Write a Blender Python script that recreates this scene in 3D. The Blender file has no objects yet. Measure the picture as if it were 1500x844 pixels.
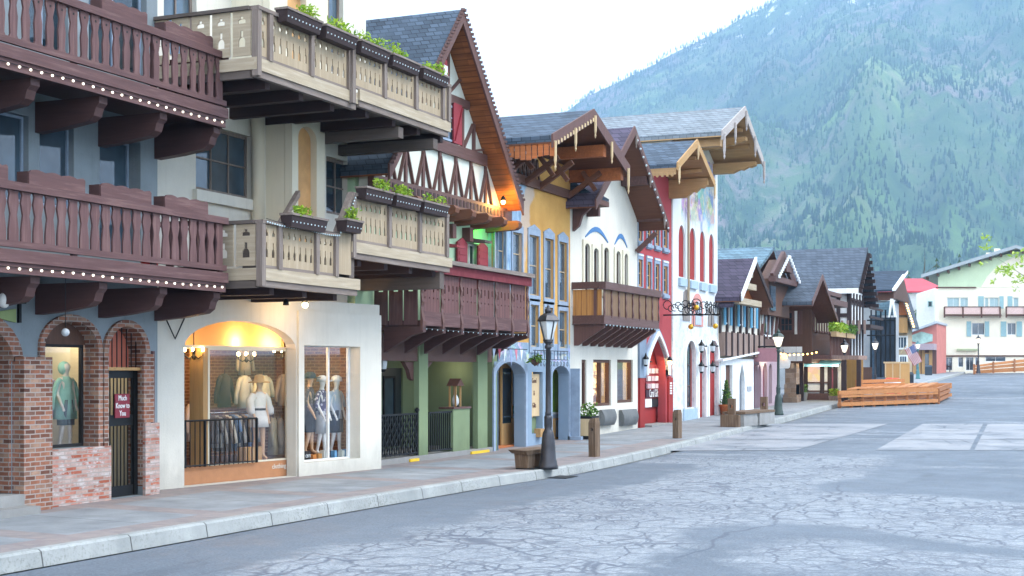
import bpy, bmesh, math, random
from mathutils import Vector, Matrix
random.seed(7)
PI = math.pi
R = math.radians
SC = bpy.context.scene
COL = SC.collection
# ---------------------------------------------------------------- survey of the street
# world: +Y runs along the street, the row of houses stands at x = -15, the camera is over the origin
FOC, HOR, YAW, CAMZ = 2083.0, 545.0, R(23.4), 2.2
FWX, FWY, RTX, RTY = -math.sin(YAW), math.cos(YAW), math.cos(YAW), math.sin(YAW)


def ray(px, py):
    u = (px - 750) / FOC
    return (FWX + RTX * u, FWY + RTY * u, (HOR - py) / FOC)


def Y(px, x=-15.0):
    r = ray(px, 0)
    return r[1] * x / r[0]


def Z(px, py, x=-15.0):
    r = ray(px, py)
    return CAMZ + r[2] * x / r[0]


def XatY(px, y):
    r = ray(px, 0)
    return r[0] * y / r[1]


def ZatY(px, py, y):
    r = ray(px, py)
    return CAMZ + r[2] * y / r[1]


def G(y):
    """height of the road surface: level near the camera, then rising gently"""
    if y < 30:
        return 0.0
    if y < 40:
        return .017 * (y - 30) ** 2 / 20
    return .085 + .017 * (y - 40)


def gnd(px, py, off=0.0):
    r = ray(px, py)
    lo, hi = 5.0, 400.0
    for _ in range(60):
        m = (lo + hi) / 2
        if CAMZ + r[2] * m > G(r[1] * m) + off:
            lo = m
        else:
            hi = m
    return (r[0] * lo, r[1] * lo, G(r[1] * lo) + off)


def S(y):
    return G(y) + .15


# ---------------------------------------------------------------- mesh builder
WL = {}


class MB:
    def __init__(self):
        self.v = []
        self.f = []
        self.m = []
        self.mi = 0

    def add(self, vs, fs):
        o = len(self.v)
        self.v += [tuple(p) for p in vs]
        for q in fs:
            self.f.append([o + i for i in q])
            self.m.append(self.mi)
        return self

    def box(self, x0, x1, y0, y1, z0, z1):
        return self.hexa([(x0, y0, z0), (x1, y0, z0), (x1, y1, z0), (x0, y1, z0), (x0, y0, z1), (x1, y0, z1), (x1, y1, z1), (x0, y1, z1)])

    def hexa(self, p):
        return self.add(p, [(3, 2, 1, 0), (4, 5, 6, 7), (0, 1, 5, 4), (1, 2, 6, 5), (2, 3, 7, 6), (3, 0, 4, 7)])

    def bar(self, p, q, w, h, up=(0, 0, 1)):
        p, q = Vector(p), Vector(q)
        d = (q - p).normalized()
        s = d.cross(Vector(up))
        if s.length < 1e-4:
            s = d.cross(Vector((1, 0, 0)))
        s.normalize()
        u = s.cross(d).normalized()
        s *= w / 2
        u *= h / 2
        return self.hexa([p - s - u, p + s - u, p + s + u, p - s + u, q - s - u, q + s - u, q + s + u, q - s + u])

    def ring(self, c, ax, r, n, r2=None):
        c, ax = Vector(c), Vector(ax).normalized()
        a = ax.cross(Vector((0, 0, 1)))
        if a.length < 1e-3:
            a = Vector((1, 0, 0))
        a.normalize()
        b = ax.cross(a).normalized()
        r2 = r if r2 is None else r2
        return [c + a * (r * math.cos(2 * PI * i / n)) + b * (r2 * math.sin(2 * PI * i / n)) for i in range(n)]

    def loft(self, rings, cap=True):
        o = len(self.v)
        n = len(rings[0])
        vs = [p for q in rings for p in q]
        fs = []
        for k in range(len(rings) - 1):
            for i in range(n):
                j = (i + 1) % n
                fs.append((k * n + i, k * n + j, (k + 1) * n + j, (k + 1) * n + i))
        if cap:
            fs.append(tuple(range(n - 1, -1, -1)))
            fs.append(tuple((len(rings) - 1) * n + i for i in range(n)))
        return self.add(vs, fs)

    def tube(self, pts, r, n=8):
        pts = [Vector(p) for p in pts]
        rr = r if isinstance(r, (list, tuple)) else [r] * len(pts)
        rings = []
        for i, p in enumerate(pts):
            d = pts[min(i + 1, len(pts) - 1)] - pts[max(i - 1, 0)]
            rings.append(self.ring(p, d, rr[i], n))
        return self.loft(rings)

    def lathe(self, c, prof, n=16, sq=None):
        """prof: (radius, height) from the bottom up"""
        rings = []
        for r, h in prof:
            rings.append([(c[0] + r * math.cos(2 * PI * (i + (.5 if sq else 0)) / n), c[1] + r * math.sin(2 * PI * (i + (.5 if sq else 0)) / n), c[2] + h) for i in range(n)])
        return self.loft(rings)

    def ball(self, c, r, n=10, m=6, sz=1.0):
        return self.lathe(c, [(max(r * math.sin(PI * k / m), .001), -r * sz * math.cos(PI * k / m)) for k in range(m + 1)], n)

    def prism(self, pts, vec):
        n = len(pts)
        v = Vector(vec)
        a = [Vector(p) for p in pts]
        return self.add(a + [p + v for p in a], [tuple(range(n)), tuple(range(2 * n - 1, n - 1, -1))] + [(i, i + n, (i + 1) % n + n, (i + 1) % n) for i in range(n)])

    def plate(self, mp, a0, a1, b0, b1, T, holes=(), back=True, edges=True):
        """slab spanned by (a, b), T thick, mp(a, b, d) gives the point at depth d; holes: (a0, a1, b0, b1[, rise[, pointed]])"""
        hs = [tuple(h) + (0,) * (6 - len(h)) for h in holes]
        A = sorted({a0, a1} | {t for h in hs for t in h[:2]})
        B = sorted({b0, b1} | {t for h in hs for t in h[2:4]} | {h[3] - h[4] for h in hs if h[4]})
        A = [a for a in A if a0 - 1e-6 <= a <= a1 + 1e-6]
        B = [b for b in B if b0 - 1e-6 <= b <= b1 + 1e-6]
        faces = ((0, 1), (T, 0)) if back else ((0, 1),)
        for i in range(len(A) - 1):
            for j in range(len(B) - 1):
                ca, cb = (A[i] + A[i + 1]) / 2, (B[j] + B[j + 1]) / 2
                if any(h[0] < ca < h[1] and h[2] < cb < h[3] for h in hs):
                    continue
                for d, fl in faces:
                    q = [mp(A[i], B[j], d), mp(A[i + 1], B[j], d), mp(A[i + 1], B[j + 1], d), mp(A[i], B[j + 1], d)]
                    self.add(q, [(0, 1, 2, 3)])
        if edges:
            for p, q in (((a0, b0), (a1, b0)), ((a1, b0), (a1, b1)), ((a1, b1), (a0, b1)), ((a0, b1), (a0, b0))):
                self.add([mp(*p, 0), mp(*q, 0), mp(*q, T), mp(*p, T)], [(0, 1, 2, 3)])
        for h in hs:
            ap = arch(h)
            out = [(h[0], h[2])] + ap + [(h[1], h[2])]
            for k in range(len(out)):
                p, q = out[k], out[(k + 1) % len(out)]
                if abs(p[1] - b0) < 1e-6 and abs(q[1] - b0) < 1e-6:
                    continue
                self.add([mp(*p, 0), mp(*q, 0), mp(*q, T), mp(*p, T)], [(0, 1, 2, 3)])
            if h[4]:
                n = len(ap)
                for d, fl in faces:
                    for cor, seg in (((h[0], h[3]), ap[:n // 2 + 1]), ((h[1], h[3]), ap[n // 2:])):
                        for k in range(len(seg) - 1):
                            self.add([mp(*cor, d), mp(*seg[k], d), mp(*seg[k + 1], d)], [(0, 1, 2)])
        return self

    def warp(self, fn):
        self.v = [tuple(fn(*p)) for p in self.v]
        return self

    def build(self, name, mat, parent=None, smooth=False, local=False, weld=True):
        me = bpy.data.meshes.new(name)
        if parent is not None:
            o = WL.get(parent.name, Vector((0, 0, 0)))
            if local:
                o = Vector((0, 0, 0))
        else:
            if local:
                o = Vector((0, 0, 0))
            else:
                xs = [p[0] for p in self.v]
                ys = [p[1] for p in self.v]
                o = Vector(((min(xs) + max(xs)) / 2, (min(ys) + max(ys)) / 2, min(p[2] for p in self.v)))
        me.from_pydata([(p[0] - o.x, p[1] - o.y, p[2] - o.z) for p in self.v], [], self.f)
        mats = mat if isinstance(mat, (list, tuple)) else [mat]
        for m in mats:
            me.materials.append(m)
        if len(mats) > 1:
            me.polygons.foreach_set('material_index', self.m)
        bm = bmesh.new()
        bm.from_mesh(me)
        if weld:
            bmesh.ops.remove_doubles(bm, verts=bm.verts, dist=.0004)
        bmesh.ops.recalc_face_normals(bm, faces=bm.faces)
        bm.to_mesh(me)
        bm.free()
        if smooth:
            me.polygons.foreach_set('use_smooth', [True] * len(me.polygons))
        ob = bpy.data.objects.new(name, me)
        COL.objects.link(ob)
        if parent is not None:
            ob.parent = parent
            WL[ob.name] = WL.get(parent.name, Vector((0, 0, 0)))
        else:
            ob.location = o
            WL[ob.name] = Vector(o)
        return ob


def arch(h, n=14):
    a0, a1, b0, b1, rise, pt = h
    if not rise:
        return [(a0, b1), (a1, b1)]
    c, w = (a0 + a1) / 2, (a1 - a0) / 2
    out = []
    for k in range(n + 1):
        t = math.cos(PI * (1 - k / n))
        z = (1 - abs(t)) ** .58 if pt else math.sqrt(max(0, 1 - t * t))
        out.append((c + w * t, b1 - rise + rise * z))
    return out


def fx(x):
    """a wall facing the street (+X)"""
    return lambda a, b, d: (x - d, a, b)


def fy(y):
    """a wall facing the camera (-Y)"""
    return lambda a, b, d: (a, y + d, b)


def dep(mp, e):
    return lambda a, b, d: mp(a, b, d + e)


def tag(o, label=None, cat=None, group=None, kind=None):
    if label:
        o['label'] = label
    if cat:
        o['category'] = cat
    if group:
        o['group'] = group
    if kind:
        o['kind'] = kind
    return o


def thing(name, label, cat, loc=(0, 0, 0), rz=0.0, group=None):
    o = bpy.data.objects.new(name, None)
    COL.objects.link(o)
    o.empty_display_size = .2
    o.location = loc
    o.rotation_euler = (0, 0, rz)
    WL[o.name] = Vector(loc)
    return tag(o, label, cat, group)


def kids(o):
    return [c for c in bpy.data.objects if c.parent == o]


def copy_tree(o, loc=None, rz=None, label=None, group=None, parent=None, scale=None):
    c = o.copy()
    COL.objects.link(c)
    if parent is not None:
        c.parent = parent
    if loc is not None:
        c.location = loc
        WL[c.name] = Vector(loc)
    if rz is not None:
        c.rotation_euler = (0, 0, rz)
    if scale is not None:
        c.scale = (scale,) * 3 if not isinstance(scale, tuple) else scale
    if label:
        c['label'] = label
    if group:
        c['group'] = group
    for ch in o.children:
        copy_tree(ch, parent=c)
    return c


def put(mesh_obj, name, parent, loc):
    """another copy of a part, moved by loc inside its thing"""
    c = mesh_obj.copy()
    COL.objects.link(c)
    c.name = name
    c.parent = parent
    c.location = loc
    return c


# ---------------------------------------------------------------- materials
def srgb(h):
    h = h.lstrip('#')
    c = [int(h[i:i + 2], 16) / 255 for i in (0, 2, 4)]
    return tuple(x / 12.92 if x < .04045 else ((x + .055) / 1.055) ** 2.4 for x in c)


class NT:
    def __init__(self, name, tree=None):
        if tree is None:
            self.mat = bpy.data.materials.new(name)
            self.mat.use_nodes = True
            tree = self.mat.node_tree
        self.t = tree
        self.t.nodes.clear()

    def n(self, kind, **kw):
        nd = self.t.nodes.new('ShaderNode' + kind)
        ins = kw.pop('ins', {})
        for k, v in kw.items():
            setattr(nd, k, v)
        for k, v in ins.items():
            if hasattr(v, 'bl_idname') and not hasattr(v, 'type_recast'):
                pass
            s = nd.inputs[k]
            if isinstance(v, bpy.types.NodeSocket):
                self.t.links.new(v, s)
            else:
                s.default_value = v
        return nd

    def mth(self, op, a, b=0.0, clamp=False):
        return self.n('Math', operation=op, use_clamp=clamp, ins={0: a, 1: b}).outputs[0]

    def pos(self):
        return self.n('NewGeometry').outputs['Position']

    def mapv(self, v, sc):
        return self.n('Mapping', ins={'Vector': v, 'Scale': sc}).outputs[0]

    def noise(self, v, scale, detail=4, rough=.55, dist=0.0):
        return self.n('TexNoise', ins={'Vector': v, 'Scale': scale, 'Detail': detail, 'Roughness': rough, 'Distortion': dist}).outputs[0]

    def ramp(self, f, stops):
        r = self.n('ValToRGB', ins={'Fac': f})
        e = r.color_ramp.elements
        while len(e) < len(stops):
            e.new(.5)
        for i, (p, c) in enumerate(stops):
            e[i].position = p
            e[i].color = (c, c, c, 1) if isinstance(c, (int, float)) else (*c, 1)
        return r.outputs[0]

    def mix(self, f, a, b, blend='MIX'):
        nd = self.n('Mix', data_type='RGBA', blend_type=blend)
        for s, v in ((nd.inputs[0], f), (nd.inputs[6], a), (nd.inputs[7], b)):
            if isinstance(v, bpy.types.NodeSocket):
                self.t.links.new(v, s)
            else:
                s.default_value = v if isinstance(v, (int, float)) else (*v, 1)
        return nd.outputs[2]

    def bump(self, h, strength=.3, distance=.02):
        return self.n('Bump', ins={'Height': h, 'Strength': strength, 'Distance': distance}).outputs[0]

    def xyz(self, v):
        return self.n('SeparateXYZ', ins={0: v}).outputs

    def wallvec(self, v):
        x, y, z = self.xyz(v)
        return self.n('CombineXYZ', ins={0: self.mth('ADD', x, y), 1: z, 2: 0.0}).outputs[0]

    def out(self, col, rough=.8, normal=None, spec=.3, metal=0.0, emit=None):
        p = self.n('BsdfPrincipled')
        for k, v in (('Base Color', col), ('Roughness', rough), ('Metallic', metal), ('Specular IOR Level', spec)):
            if isinstance(v, bpy.types.NodeSocket):
                self.t.links.new(v, p.inputs[k])
            else:
                p.inputs[k].default_value = (*v, 1) if isinstance(v, tuple) else v
        if normal is not None:
            self.t.links.new(normal, p.inputs['Normal'])
        o = self.n('OutputMaterial')
        self.t.links.new(p.outputs[0], o.inputs[0])
        return self.mat


def mulc(c, k):
    return tuple(min(1, x * k) for x in c)


def plaster(name, hexc, var=.12, bump=.25, rough=.9, fine=28, stain=.0, dirt=.45):
    N = NT(name)
    c = srgb(hexc)
    p = N.pos()
    a = N.noise(p, .9, 5, .6)
    b = N.noise(p, fine, 4, .7)
    col = N.mix(N.ramp(a, [(.3, 0.0), (.7, 1.0)]), mulc(c, 1 - var), mulc(c, 1 + var * .5))
    if stain:
        s = N.noise(N.mapv(p, (2.5, 2.5, .35)), 2.2, 6, .65)
        col = N.mix(N.ramp(s, [(.55, 0.0), (.8, stain)]), col, mulc(c, .55))
    # splash dirt and rain runs near the foot of the wall
    z = N.xyz(p)[2]
    k = N.noise(N.mapv(p, (1.5, 1.5, .8)), 2.0, 6, .7)
    d = N.n('MapRange', ins={0: N.mth('ADD', z, N.mth('MULTIPLY', k, -1.1)), 1: -.35, 2: .25, 3: dirt, 4: 0.0}).outputs[0]
    col = N.mix(d, col, mulc(c, .42))
    run = N.noise(N.mapv(p, (7, 7, .25)), 1.3, 5, .7)
    col = N.mix(N.ramp(run, [(.54, 0.0), (.8, .26)]), col, mulc(c, .5))
    return N.out(col, rough, N.bump(N.mth('ADD', b, N.mth('MULTIPLY', a, 1.5)), bump, .012), .2)


def wood(name, hexc, axis='y', var=.25, rough=.65, bump=.25, wear=0.0, wearc='a09a94'):
    N = NT(name)
    c = srgb(hexc)
    p = N.pos()
    sc = {'x': (1.2, 18, 18), 'y': (18, 1.2, 18), 'z': (18, 18, 1.2)}[axis]
    g = N.noise(N.mapv(p, sc), 1.0, 6, .6, .4)
    big = N.noise(p, 2.1, 3)
    col = N.mix(N.ramp(g, [(.3, 0.0), (.72, 1.0)]), mulc(c, 1 - var), mulc(c, 1 + var * .7))
    col = N.mix(N.ramp(big, [(.35, 0.0), (.7, .35)]), col, mulc(c, .8))
    if wear:
        w = N.noise(N.mapv(p, tuple(s * .5 for s in sc)), 2.0, 5, .7)
        col = N.mix(N.ramp(w, [(.52, 0.0), (.68, wear)]), col, srgb(wearc))
    return N.out(col, rough, N.bump(g, bump, .01), .3)


def shingle(name, hexc, w=.32, h=.16, var=.35, rough=.85):
    N = NT(name)
    c = srgb(hexc)
    p = N.pos()
    v = N.wallvec(p)
    bt = N.n('TexBrick', offset=.5, ins={'Vector': v, 'Color1': (*mulc(c, 1 - var), 1), 'Color2': (*mulc(c, 1 + var), 1), 'Mortar': (*mulc(c, .35), 1), 'Scale': 1.0, 'Mortar Size': .012, 'Bias': 0.0, 'Brick Width': w, 'Row Height': h})
    n = N.noise(p, 1.3, 4)
    col = N.mix(N.ramp(n, [(.35, 0.0), (.7, .4)]), bt.outputs[0], mulc(c, 1.5))
    g = N.noise(p, 60, 3)
    return N.out(col, rough, N.bump(N.mth('ADD', bt.outputs[1], N.mth('MULTIPLY', g, -.4)), -.6, .02), .25)


def brickm(name, cols, mortar='958c86', w=.21, h=.068, whit=.0):
    N = NT(name)
    p = N.pos()
    v = N.wallvec(p)
    v2 = N.n('VectorMath', operation='ADD', ins={0: v, 1: N.n('VectorMath', operation='SCALE', ins={0: N.n('TexNoise', ins={'Vector': p, 'Scale': 7.0}).outputs[1], 'Scale': .012}).outputs[0]}).outputs[0]
    bt = N.n('TexBrick', offset=.5, ins={'Vector': v2, 'Color1': (0, 0, 0, 1), 'Color2': (1, 1, 1, 1), 'Mortar': (.5, .5, .5, 1), 'Scale': 1.0, 'Mortar Size': .009, 'Bias': 0.0, 'Brick Width': w, 'Row Height': h})
    st = [(i / max(1, len(cols) - 1), srgb(c)) for i, c in enumerate(cols)]
    r = N.ramp(bt.outputs[0], st)
    blot = N.noise(p, 9.0, 4)
    r = N.mix(N.ramp(blot, [(.4, 0.0), (.75, .5)]), r, mulc(srgb(cols[0]), .7))
    if whit:
        wn = N.noise(N.mapv(p, (3, 3, 7)), 1.6, 5, .7)
        r = N.mix(N.ramp(wn, [(.5, 0.0), (.62, whit)]), r, srgb('b8b2b0'))
    col = N.mix(bt.outputs[1], r, srgb(mortar))
    g = N.noise(p, 45, 3)
    return N.out(col, .9, N.bump(N.mth('ADD', bt.outputs[1], N.mth('MULTIPLY', g, -.3)), -.7, .015), .2)


def plain(name, hexc, rough=.6, metal=0.0, spec=.4, var=.08, sc=6.0, bump=0.0):
    N = NT(name)
    c = srgb(hexc)
    p = N.pos()
    n = N.noise(p, sc, 4)
    col = N.mix(N.ramp(n, [(.3, 0.0), (.7, 1.0)]), mulc(c, 1 - var), mulc(c, 1 + var))
    return N.out(col, rough, N.bump(N.noise(p, sc * 6, 3), bump, .01) if bump else None, spec, metal)


def darkglass(name, hexc='20303a', rough=.04):
    N = NT(name)
    p = N.pos()
    n = N.noise(p, .8, 3)
    w = N.noise(p, 1.7, 2)
    c = srgb(hexc)
    col = N.mix(N.ramp(n, [(.35, 0.0), (.65, 1.0)]), mulc(c, .6), mulc(c, 1.6))
    return N.out(col, rough, N.bump(w, .08, .02), .9)


def clearglass(name):
    N = NT(name)
    f = N.n('Fresnel', ins={'IOR': 1.5})
    bk = N.n('NewGeometry').outputs['Backfacing']
    f2 = N.mth('MULTIPLY', N.mth('MULTIPLY', f.outputs[0], 2.8, True), N.mth('SUBTRACT', 1.0, bk))
    t = N.n('BsdfTransparent')
    g = N.n('BsdfGlossy', ins={'Roughness': .02})
    m = N.n('MixShader', ins={0: f2, 1: t.outputs[0], 2: g.outputs[0]})
    o = N.n('OutputMaterial', ins={0: m.outputs[0]})
    return N.mat


def emit(name, col, strength):
    N = NT(name)
    e = N.n('Emission', ins={'Color': (*col, 1), 'Strength': strength})
    N.n('OutputMaterial', ins={0: e.outputs[0]})
    return N.mat


def leafm(name, h1, h2, trans=.25):
    N = NT(name)
    rnd = N.n('NewGeometry').outputs['Random Per Island']
    col = N.mix(rnd, srgb(h1), srgb(h2))
    p = N.n('BsdfPrincipled', ins={'Base Color': col, 'Roughness': .6, 'Specular IOR Level': .3})
    t = N.n('BsdfTranslucent', ins={'Color': col})
    m = N.n('MixShader', ins={0: trans, 1: p.outputs[0], 2: t.outputs[0]})
    N.n('OutputMaterial', ins={0: m.outputs[0]})
    return N.mat


M = {}
M['bluegrey'] = plaster('bluegrey_stucco', '838d92', .22, .5, stain=.35)
M['white'] = plaster('white_plaster', 'd6d2c6', .1, .3, stain=.22)
M['cream'] = plaster('cream_plaster', 'd6cfba', .06, .15, stain=.15)
M['green'] = plaster('green_plaster', '7a8a6a', .1, .15)
M['mint'] = plaster('mint_plaster', 'b4d2ae', .06, .12)
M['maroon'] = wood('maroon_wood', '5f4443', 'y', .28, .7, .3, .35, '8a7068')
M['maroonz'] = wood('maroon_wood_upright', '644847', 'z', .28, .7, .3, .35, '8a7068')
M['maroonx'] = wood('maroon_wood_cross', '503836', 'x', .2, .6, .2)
M['plum'] = wood('dark_plum_wood', '5e443f', 'y', .2, .55, .2, .15, '85707a')
M['plumz'] = wood('dark_plum_upright', '634640', 'z', .2, .6, .2)
M['tan'] = wood('tan_board', 'a8967c', 'z', .15, .75, .2, .25, 'b9b0a2')
M['tany'] = wood('tan_beam', 'ae9f88', 'y', .2, .8, .25, .35, 'bfb8ac')
M['tanx'] = wood('tan_beam_cross', 'ae9f88', 'x', .2, .8, .25, .3, 'bfb8ac')
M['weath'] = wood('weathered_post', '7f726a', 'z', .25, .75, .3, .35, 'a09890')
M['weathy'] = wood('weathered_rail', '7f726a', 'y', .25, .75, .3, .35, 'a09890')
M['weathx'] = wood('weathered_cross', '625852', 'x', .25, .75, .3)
M['dark'] = wood('dark_timber', '3a2d2d', 'y', .25, .7, .2)
M['darkx'] = wood('dark_timber_cross', '3a2a2a', 'x', .25, .7, .2)
M['brown'] = wood('brown_timber', '5f4136', 'y', .25, .65, .2)
M['brownx'] = wood('brown_timber_cross', '6d4633', 'x', .25, .65, .2)
M['brownz'] = wood('brown_timber_upright', '5a4034', 'z', .25, .65, .2)
M['cedar'] = wood('cedar_soffit', 'b0683a', 'x', .3, .55, .2)
M['cedarb'] = None
M['cedary'] = wood('cedar_beam', 'a8643a', 'y', .3, .6, .2)
M['honey'] = wood('honey_wood', 'b08a5a', 'z', .2, .6, .2)
M['honeyx'] = wood('honey_wood_cross', 'b08c60', 'x', .2, .6, .2)
M['pale'] = wood('pale_pendant_wood', 'c9b08a', 'z', .12, .7, .1)
M['greyw'] = wood('silvered_wood', '8f7a70', 'z', .3, .85, .4, .4, 'a59c96')
M['slate'] = shingle('slate_blue_shingles', '434f5c', .22, .12)
M['slate2'] = shingle('grey_blue_shingles', '46525f', .26, .13)
M['greysh'] = shingle('pale_grey_shingles', '727a80', .26, .13, .22)
M['purple'] = shingle('plum_grey_shingles', '4c4656', .3, .16, .25)
M['teal'] = shingle('teal_shingles', '5c7480', .3, .16, .25)
M['char'] = shingle('charcoal_shingles', '4a535e', .3, .16, .25)
M['dslate'] = shingle('dark_slate_shingles', '2f3c4a', .3, .15, .3)
M['brick'] = brickm('red_brick', ['5a3e34', '885845', '9e6c55', '705146', 'a88873'])
M['brickw'] = brickm('whitewashed_brick', ['94523f', 'b06a54', 'a89a94', 'b59a8e', '8d5a4c'], whit=.8, w=.26, h=.062)
M['brickin'] = brickm('inside_brick', ['6b4428', '8a5a34', '7a4e2e'], 'a07850')
M['conc'] = plaster('grey_concrete', '9a9a98', .15, .3, .9, 40, .3)
M['iron'] = plain('black_iron', '1c1e20', .45, .6, .5)
M['lampmetal'] = plain('dark_bronze_paint', '3c3c40', .4, .5, .5, .15)
M['glass'] = darkglass('dark_window_glass')
M['glassb'] = darkglass('blue_window_glass', '3a4a56')
M['glassc'] = clearglass('clear_shop_glass')
M['bluepaint'] = plain('blue_grey_paint', '8b9bae', .6, var=.12)
M['redpaint'] = plain('barn_red_paint', '8a2f38', .6)
M['bulb'] = emit('frosted_bulb', (1, .93, .78), .55)
M['bulbcool'] = plain('cool_bulbs', 'c4d6da', .3)
M['leaf'] = leafm('lime_leaves', '5f8a22', 'a9bf3c')
M['leafd'] = leafm('green_leaves', '33561f', '6d8f38')
M['whitep'] = plain('white_paint', 'dfe2e2', .6)
M['black'] = plain('soft_black', '141416', .7)


def boardm(name, hexc, sp=.15, dark='2e2024', var=.2):
    N = NT(name)
    c = srgb(hexc)
    p = N.pos()
    x, y, z = N.xyz(p)
    g = N.noise(N.mapv(p, (16, 16, 1.2)), 1.0, 5)
    j = N.mth('LESS_THAN', N.mth('MODULO', N.mth('ADD', N.mth('ADD', x, y), 100), sp), .016)
    k = N.n('TexWhiteNoise', noise_dimensions='1D', ins={'W': N.mth('FLOOR', N.mth('DIVIDE', N.mth('ADD', N.mth('ADD', x, y), 100), sp))}).outputs[0]
    col = N.mix(N.ramp(g, [(.3, 0.0), (.7, 1.0)]), mulc(c, 1 - var), mulc(c, 1 + var))
    col = N.mix(N.mth('MULTIPLY', k, .35), col, mulc(c, .7))
    col = N.mix(N.mth('MULTIPLY', j, .8), col, srgb(dark))
    return N.out(col, .65, N.bump(N.mth('SUBTRACT', g, j), .3, .01), .3)


N = NT('cedar_soffit_boards')
_p = N.pos()
_x, _y, _z = N.xyz(_p)
_g = N.noise(N.mapv(_p, (1.2, 14, 14)), 1.0, 5)
_k = N.n('TexWhiteNoise', noise_dimensions='2D', ins={'Vector': N.n('CombineXYZ', ins={0: N.mth('FLOOR', N.mth('MULTIPLY', _z, 8.5)), 1: N.mth('FLOOR', N.mth('MULTIPLY', _x, .9)), 2: 0.0}).outputs[0]}).outputs[0]
_j = N.mth('LESS_THAN', N.mth('FRACT', N.mth('MULTIPLY', _z, 8.5)), .1)
_c = N.mix(N.ramp(_g, [(.3, 0.0), (.7, 1.0)]), srgb('7d4a2a'), srgb('a8683a'))
_c = N.mix(N.mth('MULTIPLY', _k, .5), _c, srgb('633a22'))
M['cedarb'] = N.out(N.mix(N.mth('MULTIPLY', _j, .7), _c, srgb('3a2214')), .6, N.bump(_g, .2, .01), .3)
M['maroonb'] = boardm('maroon_boarding', '6a4845')


def fontmesh(txt, size, ext=.004, align='CENTER'):
    cu = bpy.data.curves.new('lettering', 'FONT')
    cu.body = txt
    cu.size = size
    cu.extrude = ext
    cu.align_x = align
    cu.align_y = 'CENTER'
    cu.resolution_u = 2
    ob = bpy.data.objects.new('lettering', cu)
    COL.objects.link(ob)
    bpy.context.view_layer.update()
    dg = bpy.context.evaluated_depsgraph_get()
    me = bpy.data.meshes.new_from_object(ob.evaluated_get(dg))
    mb = MB()
    mb.add([v.co[:] for v in me.vertices], [tuple(p.vertices) for p in me.polygons])
    bpy.data.objects.remove(ob)
    bpy.data.curves.remove(cu)
    bpy.data.meshes.remove(me)
    return mb


def text_on(mp, a, b, txt, size, name, mat, parent=None, d=-.006, flip=False, squeeze=1.0):
    """lettering on a wall: local x of the text runs along a (which must read left to right as seen from outside)"""
    mb = fontmesh(txt, size)
    k = -1 if flip else 1
    mb.warp(lambda x, y, z: mp(a + k * x * squeeze, b + y, d - z))
    return mb.build(name, mat, parent, weld=False)


def window(parent, mp, a0, a1, b0, b1, dpt=.12, fw=.06, cols=1, rows=1, fm=None, gm=None, name='window', pane='pane', T=.06, mul=.03):
    fm = fm or M['bluepaint']
    gm = gm or M['glass']
    hs = []
    wa = (a1 - a0 - 2 * fw - (cols - 1) * mul) / cols
    wb = (b1 - b0 - 2 * fw - (rows - 1) * mul) / rows
    for i in range(cols):
        for j in range(rows):
            x = a0 + fw + i * (wa + mul)
            z = b0 + fw + j * (wb + mul)
            hs.append((x, x + wa, z, z + wb))
    fr = MB().plate(dep(mp, dpt), a0, a1, b0, b1, T, hs).build(name, fm, parent)
    MB().plate(dep(mp, dpt + T * .5), a0 + fw * .5, a1 - fw * .5, b0 + fw * .5, b1 - fw * .5, .012).build(pane, gm, fr)
    return fr


def leaves(mb, c, sx, sy, sz, n, s=.05):
    for _ in range(n):
        p = Vector((c[0] + random.uniform(-sx, sx), c[1] + random.uniform(-sy, sy), c[2] + sz * random.random() ** 1.3))
        a = Vector((random.gauss(0, 1), random.gauss(0, 1), random.gauss(.3, .7))).normalized()
        b = a.cross(Vector((random.gauss(0, 1), random.gauss(0, 1), random.gauss(0, 1)))).normalized()
        k = s * random.uniform(.6, 1.3)
        mb.add([p - a * k, p + b * k * .45, p + a * k, p - b * k * .45], [(0, 1, 2, 3)])
    return mb


def string_lights(pts, label, sag=0.0, n=None, r=.022, drop=.035, name='string_lights', group=None, cat='string lights', mat='bulb', cordr=.006):
    """bulbs on a cord through pts, one thing"""
    pts = [Vector(p) for p in pts]
    t = thing(name, label, cat, tuple(pts[0]), 0, group)
    path = []
    for a, b in zip(pts[:-1], pts[1:]):
        for k in range(8):
            u = k / 8
            q = a.lerp(b, u)
            q.z -= sag * 4 * u * (1 - u)
            path.append(q)
    path.append(pts[-1])
    MB().tube(path, cordr, 5).build('cord', M['iron'], t)
    L = [0]
    for a, b in zip(path[:-1], path[1:]):
        L.append(L[-1] + (b - a).length)
    n = n or max(2, int(L[-1] / .3))
    first = None
    for i in range(n):
        s = L[-1] * (i + .5) / n
        k = max(j for j in range(len(L)) if L[j] <= s)
        k = min(k, len(path) - 2)
        q = path[k].lerp(path[k + 1], (s - L[k]) / max(1e-6, L[k + 1] - L[k]))
        if first is None:
            first = MB().ball((q.x, q.y, q.z - drop), r, 8, 5).build('bulb', M[mat], t, True)
            q0 = q
        else:
            put(first, 'bulb', t, tuple(q - q0))
    return t


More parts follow.
